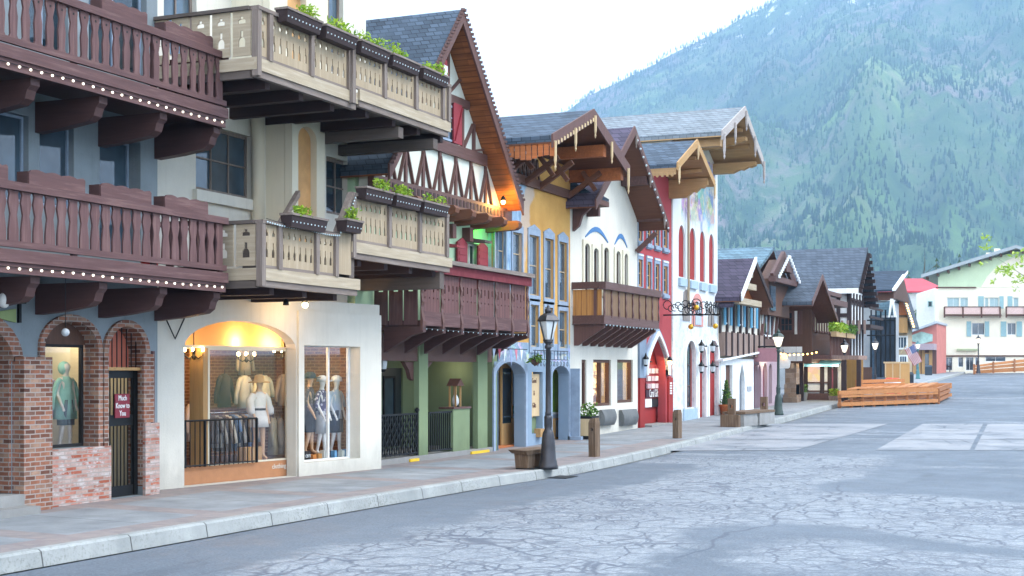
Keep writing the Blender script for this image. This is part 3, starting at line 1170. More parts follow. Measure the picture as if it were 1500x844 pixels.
# brick plinth and piers, a hand's breadth proud of the stucco
pl = MB()
pl.plate(fx(X1 + .07), Y(52), Y(158), .15, 1.02, .068)
pl.build('brick_plinth', M['brickw'], b1)
pl = MB()
pl.plate(fx(X1 + .06), Y(209), y1 - .02, .15, 1.35, .058)
pl.build('brick_plinth', M['brickw'], b1)
pi_ = MB()
pi_.box(X1, X1 + .22, 16.22, 16.82, .15, 2.42)
pi_.build('brick_pier', M['brick'], b1)
pi_ = MB().box(X1, X1 + .055, Y(207), Y(222), 1.36, 2.5)
pi_.build('brick_pier', M['brick'], b1)


def brick_arch(h, w, proud, name='brick_arch', base=None):
    """voussoir ring round an opening"""
    out = arch((h[0], h[1], h[2], h[3], h[4], False), 16)
    c = ((h[0] + h[1]) / 2, h[3] - h[4])
    mb = MB()
    ax, az = (h[1] - h[0]) / 2, h[4]
    out_i = arch((h[0] + .007, h[1] - .007, h[2], h[3] - .007, h[4], False), 16)
    pts_i = [(h[0] + .007, base if base else h[2])] + out_i + [(h[1] - .007, base if base else h[2])]
    pts_o = [(h[0] - w, base if base else h[2])] + [(c[0] + (a - c[0]) * (ax + w) / ax, c[1] + (z - c[1]) * (az + w) / az) for a, z in out] + [(h[1] + w, base if base else h[2])]
    n = len(pts_i)
    mb.loft([[(X1 + proud, *pts_i[k]), (X1 + proud, *pts_o[k]), (X1 - .01, *pts_o[k]), (X1 - .33, *pts_i[k])] for k in range(n)])
    return mb.build(name, M['brick'], b1)


brick_arch(A0, .2, .05, base=2.43)
brick_arch(A1, .1, .05)
brick_arch(A2, .1, .056, base=.3)
# door steps on the left
st = MB().box(X1 - .3, X1 + .55, 13.6, 16.2, .14, .26).box(X1 - .34, X1 + .25, 13.6, 16.2, .26, .42)
st.build('door_step', M['conc'], b1)
dd = MB().plate(fx(X1 - .4), 13.6, 16.3, .3, 3.1, .06).build('door', plain('dark_green_door', '26302e', .4), b1)
window(b1, fx(X1 - .4), 14.5, 15.9, .9, 2.4, -.02, .08, 1, 1, M['black'], M['glass'])
# shop window in the arch: frame, pane, lintel board
fr = window(b1, fx(X1), Y(63), Y(137), 1.03, 2.63, .2, .045, 1, 1, M['black'], M['glassc'], 'shop_window')
MB().plate(fx(X1 - .2), Y(60), Y(140), 2.63, 3.05, .04).build('arch_panel', M['brownz'], b1)
# blue pilaster strips and maroon light tubes beside the doorway
for px in (222,):
    MB().box(X1 + .004, X1 + .05, Y(px) - .025, Y(px) + .025, 1.05, 2.55).build('downpipe', M['maroonz'], b1)

# iron gate: leaf of upright bars, fret bands, frame, fanlight bars
gt = MB()
ga, gb = A2[0] + .03, A2[1] - .14
gx = X1 - .12
for k in range(9):
    yy = ga + .04 + (gb - ga - .08) * k / 8
    gt.box(gx - .008, gx + .008, yy - .008, yy + .008, .2, 2.2)
for a, b in ((.17, .34), (1.32, 1.5), (2.1, 2.23)):
    gt.box(gx - .014, gx + .014, ga, gb, a, b)
gate = thing('iron_gate', 'tall black iron gate of upright bars standing closed in the brick doorway', 'gate', (gx, (ga + gb) / 2, .16))
gt.build('bars', M['iron'], gate)
MB().box(gx - .03, gx + .03, gb, gb + .09, .17, 2.25).box(gx - .02, gx + .02, ga - .03, ga, .17, 2.25).build('gate_post', M['iron'], gate)
fl = MB()
for k in range(8):
    yy = A2[0] + .06 + (A2[1] - A2[0] - .12) * k / 7
    t = (yy - (A2[0] + A2[1]) / 2) / ((A2[1] - A2[0]) / 2)
    fl.box(gx - .007, gx + .007, yy - .007, yy + .007, 2.24, A2[3] - A2[4] + A2[4] * math.sqrt(max(0, 1 - t * t)) - .01)
fl.build('fanlight_bars', M['iron'], gate)
MB().plate(fx(X1 - .31), A2[0] - .05, A2[1] + .05, 2.28, 3.0, .03).build('transom_panel', plain('salmon_panel', 'c4705a', .7), b1)
MB().box(X1 - .3, X1 - .02, A2[0], A2[1], 2.225, 2.275).build('transom_bar', M['honey'], b1)
# hanging sign on the gate
sg = thing('sign', 'maroon sign with white old-style lettering hung on the iron gate', 'sign', (gx + .03, Y(176, gx), 1.55))
sy0, sy1, sz0, sz1 = Y(166, gx), Y(187, gx), 1.5, 2.0
MB().box(gx + .02, gx + .04, sy0, sy1, Z(176, 612, gx), Z(176, 577, gx)).build('board', plain('maroon_sign_paint', '7a2433', .5), sg)
zc = (Z(176, 612, gx) + Z(176, 577, gx)) / 2
for i, tx in enumerate(('Much', 'Know to', 'You')):
    text_on(fx(gx + .045), (sy0 + sy1) / 2, zc + .125 - i * .125, tx, .125, 'lettering', M['whitep'], sg, 0, squeeze=.78)


def lamp_pt(loc, e, col=(1, .62, .25), r=.08, name='lamp_light', parent=None):
    l = bpy.data.lights.new(name, 'POINT')
    l.energy = e
    l.color = col
    l.shadow_soft_size = r
    o = bpy.data.objects.new(name, l)
    COL.objects.link(o)
    if parent is not None:
        o.parent = parent
        o.location = Vector(loc) - WL.get(parent.name, Vector((0, 0, 0)))
    else:
        o.location = loc
    return o


# yellow step and stair treads inside the doorway
for k in range(4):
    MB().box(-16.2 - .3 * k, -15.9 - .3 * k, 18.25, 19.4, .17, .3 + .18 * k).build('stair_tread', M['conc'], b1)

# ---------------------------------------------------------------- balconies


def maroon_balcony(parent, dz, style):
    ys, ye, xf = 9.0, 19.7, -13.7
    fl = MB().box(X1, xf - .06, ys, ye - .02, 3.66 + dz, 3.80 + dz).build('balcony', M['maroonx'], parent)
    MB().box(xf - .05, xf + .03, ys, ye + .06, 3.67 + dz, 3.84 + dz).build('fascia', M['maroon'], fl)
    MB().box(xf - .05, xf - .004, ys, ye + .03, 3.52 + dz, 3.668 + dz).build('fascia', M['maroon'], fl)
    MB().box(X1, xf - .06, ye - .05, ye + .01, 3.5 + dz, 3.655 + dz).build('fascia', M['maroonx'], fl)
    rl = MB()
    rl.box(xf - .09, xf + .05, ys, ye + .04, 4.64 + dz, 4.75 + dz)
    rl.build('top_rail', M['maroon'], fl)
    MB().box(xf - .035, xf + .025, ys, ye + .02, 3.87 + dz, 3.96 + dz).build('bottom_rail', M['maroon'], fl)
    # side towards the next house
    for zz, name in ((4.64, 'top_rail'), (3.87, 'bottom_rail')):
        MB().box(X1 + .01, xf - .1, ye - .04, ye + .03, zz + dz, zz + .09 + dz).build(name, M['maroonx'], fl)
    # one cut board, repeated
    if style == 'wave':
        prof = [(.092, 0), (.09, .16), (.06, .36), (.098, .52), (.075, .63), (.095, .68)]
    else:
        prof = [(.085, 0), (.06, .05), (.075, .30), (.05, .45), (.088, .6), (.088, .68)]
    def board(y):
        pts = [(xf - .025, y - w, 3.955 + dz + h) for w, h in prof] + [(xf - .025, y + w, 3.955 + dz + h) for w, h in reversed(prof)]
        b = MB().prism(pts, (.03, 0, 0))
        if style != 'wave':
            b.mi = 1
            b.box(xf + .006, xf + .0075, y - .016, y + .016, 3.955 + .58 + dz, 3.955 + .612 + dz)
        return b
    first = board(ye - .16).build('baluster', [M['maroonz'], M['black']], fl)
    n = 41
    for k in range(1, n):
        put(first, 'baluster', fl, (0, -.235 * k, 0))
    for k in range(5):
        MB().box(X1 + .12 + k * .24, X1 + .28 + k * .24, ye - .015, ye + .01, 3.97 + dz, 4.64 + dz).build('baluster', M['maroonz'], fl)
    for y in (ye - .05, 17.9, 16.1, 14.3, 12.5, 10.7):
        MB().box(xf - .09, xf - .04, y - .05, y + .05, 3.8 + dz, 4.64 + dz).build('post', M['maroonz'], fl)
    br = MB()
    yb = 19.62
    prof = [(X1 + .004, 3.515), (xf - .1, 3.515), (xf - .1, 3.42), (xf - .16, 3.36), (xf - .2, 3.24), (xf - .3, 3.17), (X1 + .5, 3.1), (X1 + .004, 3.06)]
    f0 = None
    for k in range(8):
        y = yb - k * 1.42
        if f0 is None:
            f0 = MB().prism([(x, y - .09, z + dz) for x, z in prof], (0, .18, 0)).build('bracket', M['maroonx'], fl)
        else:
            put(f0, 'bracket', fl, (0, -1.42 * k, 0))
    return fl


maroon_balcony(b1, 0, 'wave')
maroon_balcony(b1, 2.72, 'cut')
for dz, lab in ((0, 'white bulbs along the fascia of the lower maroon balcony'), (2.72, 'white bulbs along the fascia of the upper maroon balcony')):
    string_lights([(-13.69, 19.72, 3.62 + dz), (-13.69, 16, 3.62 + dz), (-13.69, 12.5, 3.62 + dz)], lab, .015, 34, .018, .02)


def scallop(y0, y1, x, z, h, lab, t=.22):
    th = thing('planter_box', lab, 'planter', (x, (y0 + y1) / 2, z), 0, 'maroon planters behind the balcony rails')
    n = 28
    top = [(y0 + (y1 - y0) * i / n, z + h + .028 * abs(math.sin(3.5 * PI * i / n)) - .014 + (.02 if 0 < i < n else -.01)) for i in range(n + 1)]
    pts = [(x, y0, z)] + [(x, a, b) for a, b in top] + [(x, y1, z)]
    MB().prism(pts, (-.03, 0, 0)).build('front_board', M['maroon'], th)
    MB().box(x - t, x - .032, y0, y0 + .03, z, z + h).box(x - t, x - .032, y1 - .03, y1, z, z + h).box(x - t, x - t + .02, y0 + .03, y1 - .03, z, z + h).box(x - t, x - .032, y0 + .03, y1 - .03, z, z + h * .7).build('box', M['maroonx'], th)
    return th


xp = -13.76
PB = [(43, 125, 0, 'scalloped maroon planter second from the left on the lower balcony rail'), (148, 222, 0, 'scalloped maroon planter on the lower balcony rail before the doorway'), (242, 305, 0, 'scalloped maroon planter at the white house end of the lower balcony rail'), (-45, 12, 0, 'scalloped maroon planter cut by the left picture edge on the lower rail'),
      (150, 216, 2.72, 'scalloped maroon planter in the middle of the upper balcony rail'), (243, 312, 2.72, 'scalloped maroon planter at the far end of the upper balcony rail')]
for a, b, dz, lab in PB:
    scallop(Y(a, xp), Y(b, xp), xp, 4.755 + dz, .19, lab)
# red pot seen under the lower rail
tag(MB().lathe((-13.95, 18.05, 3.81), [(.09, 0), (.13, .02), (.14, .09), (.12, .1)], 14).build('bowl', plain('red_glaze', 'd8281e', .3), None, True), 'small red bowl standing on the lower maroon balcony floor', 'bowl')

# hanging lamps, wall bits
hl = thing('hanging_lamp', 'white oval glass lamp hanging under the lower maroon balcony at the left edge', 'lamp', (-14.3, Y(6, -14.3), 2.85))
yy = Y(6, -14.3)
MB().ball((-14.3, yy, Z(6, 440, -14.3)), .085, 12, 8, 1.3).build('shade', plain('milk_glass', 'd0d0cc', .3), hl, True)
MB().tube([(-14.3, yy, Z(6, 432, -14.3)), (-14.3, yy, 3.1)], .008, 6).build('chain', M['iron'], hl)
ws = thing('shop_sign', 'pale green arrow-shaped board on the blue-grey wall above the brick arch', 'sign', (-14.97, Y(8), Z(8, 475)))
a, b, c = Y(-12), Y(14), Y(21)
zt, zm, zb = Z(8, 455), Z(8, 462), Z(8, 469)
MB().prism([(-14.99, a, zm - .03), (-14.99, b, zb - .02), (-14.99, c, zb - .03), (-14.99, c, zt + .03), (-14.99, b, zt + .02), (-14.99, a, zm + .03)], (.03, 0, 0)).build('board', plain('sage_paint', '8a9a66', .7), ws)
MB().box(-14.99, -14.95, Y(24.5), Y(28), Z(26, 473), Z(26, 440)).box(-14.99, -14.9, Y(24), Y(31), Z(26, 445), Z(26, 438)).build('bracket', M['iron'], ws)
cp = MB().box(X1 + .004, X1 + .1, Y(52), Y(64), Z(58, 586), Z(58, 556)).build('letter_box', M['honey'])
tag(cp, 'small honey-wood box fixed to the pier beside the raincoat window', 'letter box')
gl = thing('globe_lamp', 'round glass globe hanging on a rod before the raincoat window', 'lamp', (-14.2, Y(96, -14.2), 2.9))
yy = Y(96, -14.2)
MB().ball((-14.2, yy, Z(96, 487, -14.2)), .06, 12, 8).build('shade', plain('grey_globe', 'aab0b4', .2), gl, True)
MB().tube([(-14.2, yy, Z(96, 480, -14.2)), (-14.2, yy, 3.6)], .006, 6).build('rod', M['iron'], gl)
# shop window display behind the brick arch
mint = cloth('mint_raincoat', '8fc0b0')
mannequin('child-like mannequin in a hooded mint green raincoat behind the brick arch window', (-15.62, Y(96, -15.62), .96), R(-5), .78, skin_pale, [('raincoat', 'coat', mint), ('shorts', 'shorts', cloth('slate_shorts', '566870'))], hat=(mint, 'hood'))
tq = thing('jacket', 'lilac and blue jackets hanging beside the mint raincoat', 'jacket', (-15.85, Y(72, -15.85), 1.6))
f = xf((-15.85, Y(71, -15.85), .9), R(10), .8)
garment('long').warp(f).build('body', cloth('lilac_fleece', 'b7a4c6'), tq, True)
f = xf((-15.95, Y(83, -15.95), .85), R(-10), .8)
tq = thing('jacket', 'small blue jacket on the wall behind the mint raincoat', 'jacket', (-15.95, Y(80, -15.95), 1.6))
garment('shirt').warp(f).build('body', cloth('blue_fleece', '6d94c4'), tq, True)
tq = thing('jacket', 'teal hooded jacket in the dark doorway at the left edge', 'jacket', (-15.25, 15.2, 1.0))
f = xf((-15.3, Y(4, -15.3), .55), R(0), .85)
garment('long').warp(f).build('body', cloth('teal_jacket', '3f8078'), tq, True)
lamp_pt((-15.7, 17.5, 2.8), 3.5, (1, .85, .65), .15)
lamp_pt((-16.6, 18.9, 2.9), 6, (1, .8, .5), .1)
# ================================================================ white house with tan balconies and the clothes shop
b2 = thing('shop_building', 'white plastered house with tan carved balconies above the arched clothes shop', 'building', (-15.2, 23, .15))
yA, yB = 19.64, 26.6
SH = .135
sh = lambda x, y, z: (x + (y - 23.1) * SH, y, z)


def shm(x):
    return lambda a, b, d: (x - d + (a - 23.1) * SH, a, b)


XG = -15.05           # ground-floor front at y = 23.1, swung out towards the street at its far end


def YG(px, off=0.0):
    """street distance of pixel column px on the skewed ground-floor front"""
    lo, hi = 15.0, 32.0
    for _ in range(50):
        m = (lo + hi) / 2
        x = XG - off + (m - 23.1) * SH
        r = ray(px, 0)
        if r[0] / r[1] * m > x:
            lo = m
        else:
            hi = m
    return lo


def ZG(px, py, off=0.0):
    return ZatY(px, py, YG(px, off))


AR = (YG(270), YG(434), .16, ZG(350, 470), .52)
BW = (YG(443), YG(525), ZG(445, 678), ZG(443, 506))
# one wall with the arch cut through it; the part right of the seam stands a little proud
mb = MB().plate(shm(XG), yA + .01, yB, .15, 3.62, .22, [AR, BW])
gw = mb.build('ground_floor_wall', M['white'], b2)
MB().plate(shm(XG + .045), AR[1] + .02, yB - .0, .15, 3.4, .043, [(BW[0], BW[1], BW[2], BW[3])]).build('bay_front', M['white'], b2)
# shop front set back inside the arch
XI = XG - .235
zg = ZG(350, 511, .25)
zb = ZG(300, 683, .25)
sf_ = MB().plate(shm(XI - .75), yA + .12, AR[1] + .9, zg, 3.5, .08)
sf_.build('soffit_wall', plaster('ochre_glow_plaster', 'd8b078', .1, .15, dirt=0), b2)  # ochre tint puts part of the soffit lamps' amber glow into the plaster colour
MB().plate(shm(XI - .02), yA + .3, AR[1] + .5, zg + .002, zg + .05, .72).build('ledge', M['cream'], b2)
g0, g1 = YG(304, .25), AR[1] + .1
MB().plate(shm(XI), g0, g1, zb, zg, .08, [(g0 + .045, g1 - .03, zb + .03, zg - .03)]).build('shop_window', M['cream'], b2).name = 'shop_window'
sw = [o for o in b2.children if o.name.startswith('shop_window')][-1]
MB().plate(shm(XI - .04), g0 + .02, g1 - .02, zb + .02, zg - .02, .012).build('pane', M['glassc'], sw)
MB().plate(shm(XI), AR[0] - .4, g1, .15, zb - .004, .3).build('plinth', plain('terracotta_paint', 'a5734e', .7), b2)
do = MB().plate(shm(XI - .42), AR[0] - .5, g0 - .14, zb, zg, .05, [(AR[0] + .1, g0 - .3, zb + .15, zg - .55)]).build('door', M['black'], b2)
MB().plate(shm(XI - .40), AR[0] - .4, g0 - .14, zg - .47, zg - .4, .019).build('door_head', M['honey'], b2)
pn_ = MB().plate(shm(XI - .45), AR[0] + .05, g0 - .25, zb + .1, zg - .5, .01).build('pane', M['glassc'], do)
MB().plate(shm(XI), g0 - .13, g0 - .01, zb, zg, .3).build('door_jamb', M['honey'], b2)
# bay window glazing
bw = MB().plate(shm(XG - .2), BW[0] - .02, BW[1] + .02, BW[2] - .02, BW[3] + .02, .05, [(BW[0] + .02, YG(481, .2), BW[2] + .03, BW[3] - .02), (YG(481, .2) + .035, BW[1] - .06, BW[2] + .03, BW[3] - .02)]).build('shop_window', M['whitep'], b2)
MB().plate(shm(XG - .225), BW[0], BW[1], BW[2], BW[3], .012).build('pane', M['glassc'], bw)
# rooms
rm = MB()
rm.plate(shm(XG - 2.5), yA, yB, .15, 3.6, .15)
rm.build('room_wall', M['brickin'], b2)
rm = MB()
rm.hexa([sh(XG - 2.5, yA + .02, .15), sh(XG - .24, yA + .02, .15), sh(XG - .24, yA + .1, .15), sh(XG - 2.5, yA + .1, .15), sh(XG - 2.5, yA + .02, 3.6), sh(XG - .24, yA + .02, 3.6), sh(XG - .24, yA + .1, 3.6), sh(XG - 2.5, yA + .1, 3.6)])
rm.hexa([sh(XG - 2.5, yB - .1, .15), sh(XG - .24, yB - .1, .15), sh(XG - .24, yB, .15), sh(XG - 2.5, yB, .15), sh(XG - 2.5, yB - .1, 3.6), sh(XG - .24, yB - .1, 3.6), sh(XG - .24, yB, 3.6), sh(XG - 2.5, yB, 3.6)])
rm.build('room_wall', M['brickin'], b2)
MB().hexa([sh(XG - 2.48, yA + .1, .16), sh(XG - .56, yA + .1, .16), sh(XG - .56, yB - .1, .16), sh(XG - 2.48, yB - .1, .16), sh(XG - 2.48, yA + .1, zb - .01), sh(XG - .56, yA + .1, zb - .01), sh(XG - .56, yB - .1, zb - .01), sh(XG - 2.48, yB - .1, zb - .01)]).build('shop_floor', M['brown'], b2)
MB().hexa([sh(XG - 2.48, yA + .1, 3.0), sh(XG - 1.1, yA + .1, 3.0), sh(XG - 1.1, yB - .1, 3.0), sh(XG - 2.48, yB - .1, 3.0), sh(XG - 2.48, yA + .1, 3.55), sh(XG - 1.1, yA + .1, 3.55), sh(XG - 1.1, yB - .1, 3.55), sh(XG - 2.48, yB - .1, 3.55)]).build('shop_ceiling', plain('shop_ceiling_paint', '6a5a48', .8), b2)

# upper floors
XU = -15.55
w2 = [(Y(287, XU), Y(368, XU), Z(300, 279, XU), 6.75), (Y(478, -15.3), Y(516, -15.3), Z(478, 312, -15.3), 6.7)]
w3 = [(Y(240, XU), Y(288, XU), 7.8, 9.6)]
up = MB().plate(fx(XU), yA + .01, 23.3, 3.63, 11.5, .3, [w2[0], w3[0]]).build('upper_wall', M['white'], b2)
up = MB().plate(fx(-15.3), 23.3, yB - .1, 3.63, 11.5, .3, [w2[1]]).build('upper_wall', M['white'], b2)
MB().box(-24, XU - .305, yA + .01, 23.3, 3.63, 11.49).box(-24, -15.605, 23.301, yB - .1, 3.63, 11.49).build('upper_storey', M['white'], b2)
window(b2, fx(XU), w2[0][0], w2[0][1], w2[0][2], w2[0][3], .1, .06, 3, 2, M['weath'], M['glassb'])
window(b2, fx(-15.3), w2[1][0], w2[1][1], w2[1][2], w2[1][3], .1, .07, 2, 2, M['weath'], M['glass'])
window(b2, fx(XU), w3[0][0], w3[0][1], w3[0][2], w3[0][3], .1, .06, 2, 1, M['weath'], M['glassb'])
MB().box(XU, XU + .1, w2[0][0] - .1, w2[0][1] + .1, w2[0][2] - .22, w2[0][2] - .02).build('window_sill', M['white'], b2)
# half-round corner shaft and the niche block
MB().lathe((-15.42, Y(378, -15.42), 3.64), [(.13, 0), (.13, 7.8)], 14).build('corner_shaft', M['cream'], b2, True)
ya_, yb_ = Y(428, -14.7), Y(476, -14.7)
NI = (Y(437, -14.7), Y(464, -14.7), 4.6, Z(450, 186, -14.7), .24)
NI2 = (Y(421, -14.7), Y(449, -14.7), 7.6, Z(435, -20, -14.7), .24)
nb = MB().plate(fx(-14.7), ya_, yb_, 3.64, 7.22, .16, [NI])
nb.box(-15.56, -14.87, ya_, yb_, 3.64, 7.22)
nb.build('niche_pillar', M['cream'], b2)
nb = MB().plate(fx(-14.7), Y(395, -14.7), yb_ + .12, 7.35, 11.4, .16, [NI2])
nb.box(-15.56, -14.87, Y(395, -14.7), yb_ + .12, 7.35, 11.4)
nb.build('niche_pillar', M['cream'], b2)
for h in (NI, NI2):
    MB().plate(fx(-14.84), h[0] - .02, h[1] + .02, h[2], h[3], .015).build('niche_back', plain('amber_glow_niche', 'd0a06a', .8, var=.25, sc=1.5), b2)  # warm lamplight in the niche is painted into the amber of its back
wt = MB().plate(fx(-14.85), yb_ + .13, yB - .1, 7.35, 11.4, .44, [(Y(472, -14.85), Y(503, -14.85), 8.3, Z(472, -25, -14.85))]).build('upper_wall', M['white'], b2)
window(b2, fx(-14.85), Y(472, -14.85), Y(503, -14.85), 8.3, Z(472, -25, -14.85), .1, .06, 2, 2, M['weath'], M['glassb'])

# ---------------------------------------------------------------- tan balconies with carved boards
CUTS = None


def carved_panel(parent, mp, a0, a1, b0, b1, nb, mat=None, T=.025):
    """row of tan boards with a pierced flower and drop in each"""
    w = (a1 - a0) / nb
    hs = []
    H = b1 - b0
    for k in range(nb):
        c = a0 + w * (k + .5)
        hs += [(c - w * .19, c + w * .19, b0 + H * .2, b0 + H * .42, H * .11), (c - w * .075, c + w * .075, b0 + H * .42, b0 + H * .56), (c - w * .21, c + w * .21, b0 + H * .72, b0 + H * .82, H * .04), (c - w * .08, c + w * .08, b0 + H * .82, b0 + H * .88)]
    mb = MB().plate(mp, a0, a1, b0, b1, T, hs, back=False)
    p = mb.build('carved_panel', mat or M['tan'], parent)
    return p


def tan_balcony(parent, xfr, ys, ye, zf, zr, posts, side=None, nboard=4, floor_x=-15.3, beams=True):
    """zf: top of the pale fascia, zr: top of the rail; posts: street distances of the posts"""
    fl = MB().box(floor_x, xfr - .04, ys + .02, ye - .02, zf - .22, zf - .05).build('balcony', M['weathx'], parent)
    MB().box(xfr - .02, xfr + .03, ys - .02, ye + .04, zf - .2, zf).build('fascia', M['tany'], fl)
    MB().box(xfr - .1, xfr - .001, ys, ye - .02, zf - .31, zf - .203).build('fascia', M['weathy'], fl)
    MB().box(xfr - .1, xfr + .06, posts[0] - .05, posts[-1] + .05, zr - .06, zr).build('top_rail', M['weathy'], fl)
    MB().box(xfr - .06, xfr - .0, posts[0] - .04, posts[-1] + .04, zf + .005, zf + .055).build('bottom_rail', M['weathy'], fl)
    for y in posts:
        MB().box(xfr - .07, xfr + .05, y - .055, y + .055, zf - (.3 if y == posts[0] else 0.0) + .002, zr - .062).build('post', M['weath'], fl)
    for a, b in zip(posts[:-1], posts[1:]):
        n = max(1, round((b - a - .11) / .19))
        carved_panel(fl, fx(xfr - .005), a + .056, b - .056, zf + .056, zr - .064, n)
    if side:
        y = ys
        x_in, n, hon = side
        mp = lambda a, b, d: (a, y + d, b)
        w = (xfr - .07 - x_in) / n
        for k in range(n):
            carved_panel(fl, mp, x_in + w * k + .03, x_in + w * (k + 1) - .03, zf + .04, zr - .064, 1, M['tanx'])
        MB().box(x_in, xfr - .105, y - .05, y + .05, zr - .06, zr - .002).build('top_rail', M['weathx'], fl)
        MB().box(x_in, xfr - .022, y - .02, y + .03, zf - .2, zf).build('fascia', M['tanx'], fl)
        MB().box(x_in, xfr - .08, y - .0, y + .06, zf - .33, zf - .202).build('fascia', M['weathx'], fl)
    if beams:
        y = ys + .55
        while y < ye:
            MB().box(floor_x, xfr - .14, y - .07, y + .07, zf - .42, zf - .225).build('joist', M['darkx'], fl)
            y += 1.05
    return fl


tan_balcony(b2, -13.2, 20.0, 23.25, 3.93, 4.73, [20.03, 20.55, 21.75, 22.42], side=(-14.6, 3, 0))
tan_balcony(b2, -13.2, 23.0, 27.2, 4.62, 5.53, [23.06, 24.45, 25.75, 27.0], side=None)
f_ = tan_balcony(b2, -13.0, 19.56, 22.85, 7.32, 8.16, [19.6, 19.95, 21.25, 22.55], side=(-15.1, 5, 0))
f_ = tan_balcony(b2, -12.95, 22.86, 26.62, 7.39, 8.17, [22.6, 23.8, 25.1, 26.3, 26.58], side=None)
# deep beams that carry the far halves
for y in (24.68, 26.2):
    MB().box(-15.3, -13.05, y - .1, y + .1, 6.78, 6.99).build('beam', M['weathx'], b2)
MB().box(-15.3, -13.25, 23.02, 23.2, 3.95, 4.3).build('beam', M['weathx'], b2)
MB().box(-15.3, -13.25, 26.8, 27.0, 3.95, 4.3).build('beam', M['weathx'], b2)
# little stair between the two lower balconies
mp = fx(-13.2)
ta, tb = 22.47, 23.0
st = MB()
st.hexa([(-13.27, ta, 4.66), (-13.15, ta, 4.66), (-13.15, tb, 5.42), (-13.27, tb, 5.42), (-13.27, ta, 4.78), (-13.15, ta, 4.78), (-13.15, tb, 5.54), (-13.27, tb, 5.54)])
st.build('stair_rail', M['weathy'], b2)
mb = MB().prism([(-13.2, ta, 3.99), (-13.2, tb, 3.99), (-13.2, tb, 5.4), (-13.2, ta, 4.66)], (-.025, 0, 0)).build('stair_panel', M['tan'], b2)
st = MB()
for k in range(4):
    st.box(-14.3, -13.3, 22.5 + .14 * k, 22.64 + .14 * k, 3.9 + .17 * k, 4.07 + .17 * k)
st.build('stair_treads', M['weathx'], b2)
st = MB().hexa([(-14.4, ta - .2, 4.75), (-14.3, ta - .2, 4.75), (-14.3, tb, 5.5), (-14.4, tb, 5.5), (-14.4, ta - .2, 4.87), (-14.3, ta - .2, 4.87), (-14.3, tb, 5.62), (-14.4, tb, 5.62)])
st.build('stair_rail', M['weathy'], b2)
MB().box(-15.05, -14.45, 22.2, 22.25, 3.95, 4.85).build('screen', M['weathx'], b2)


def flower_box(px0, px1, x, z, lab, h=.2):
    a, b = Y(px0, x) + .05, Y(px1, x) - .05
    t = thing('flower_box', lab, 'flower box', (x, (a + b) / 2, z), 0, 'flower boxes on the tan balconies')
    mb = MB().hexa([(x - .1, a + .03, z), (x + .08, a + .03, z), (x + .08, b - .03, z), (x - .1, b - .03, z), (x - .12, a, z + h), (x + .12, a, z + h), (x + .12, b, z + h), (x - .12, b, z + h)])
    mb.build('box', M['dark'], t)
    MB().box(x - .13, x + .135, a - .015, b + .015, z + h - .002, z + h + .035).build('rim', M['weathy'], t)
    n = max(5, int((b - a) / .11))
    f0 = MB().ball((x + .085 + .018, a + (b - a) * .5 / n, z + h * .45), .014, 6, 4).build('bulb', M['bulbcool'], t)
    for k in range(1, n):
        put(f0, 'bulb', t, (0, (b - a) * k / n, 0))
    lv = MB()
    for k in range(int((b - a) / .28) + 1):
        if random.random() < .85:
            leaves(lv, (x + random.uniform(-.05, .05), a + .12 + (b - a - .24) * random.random(), z + h + .01), .1, .15, random.uniform(.14, .26), 60, .045)
    lv.build('foliage', M['leaf'], t, weld=False)
    return t


for a, b, lab in ((410, 466, 'dark flower box nearest the corner of the top tan balcony'), (468, 518, 'dark flower box second along the top tan balcony rail'), (520, 566, 'dark flower box third along the top tan balcony rail'), (567, 610, 'dark flower box fourth along the top tan balcony rail'), (612, 652, 'dark flower box at the far end of the top tan balcony')):
    flower_box(a, b, -12.88, 8.02, lab)
for a, b, z, lab in ((417, 474, 4.66, 'dark flower box with lime plants on the lower balcony by the little stair'), (498, 526, 4.75, 'small dark flower box at the foot of the stair rail'), (527, 571, 5.42, 'dark flower box with lime plants left on the raised tan balcony'), (572, 612, 5.42, 'dark flower box in the middle of the raised tan balcony'), (613, 652, 5.42, 'dark flower box at the far end of the raised tan balcony')):
    flower_box(a, b, -13.07, z, lab)
string_lights([(-13.12, 20.05, 4.75), (-13.1, 21.3, 4.74), (-13.1, 22.4, 4.72), (-13.1, 23.0, 5.5)], 'pale icicle bulbs draped along the lower tan balcony rail', .03, 46, .016, .05, mat='bulbcool')

# lit spot lamp under the balcony
lp = thing('spot_lamp', 'lit brass spot lamp glowing warm under the lower tan balcony', 'lamp', (-14.3, Y(447, -14.3), 3.3))
yy, zz = Y(447, -14.3), Z(447, 447, -14.3)
MB().ball((-14.3, yy, zz), .055, 10, 7).build('bulb', emit('warm_bulb', (1, .68, .28), 9), lp, True)
MB().lathe((-14.3, yy, zz + .04), [(.07, 0), (.05, .06), (.02, .1), (.015, .2)], 12).build('shade', M['iron'], lp, True)
lamp_pt((-14.3, yy, zz - .12), 4, (1, .62, .28), .05, parent=lp)
lp = thing('spot_lamp', 'dark unlit spot lamp under the lower tan balcony', 'lamp', (-14.35, Y(419, -14.35), 3.3))
yy, zz = Y(419, -14.35), Z(419, 445, -14.35)
MB().lathe((-14.35, yy, zz - .03), [(.06, 0), (.05, .07), (.03, .12), (.015, .2)], 12).build('shade', M['iron'], lp, True)

# ---------------------------------------------------------------- things inside the clothes shop
def PIN(px, off):
    y = YG(px, off)
    return (XG - off + (y - 23.1) * SH, y)


def zin(px, py, off):
    return ZatY(px, py, YG(px, off))


zf0 = zb


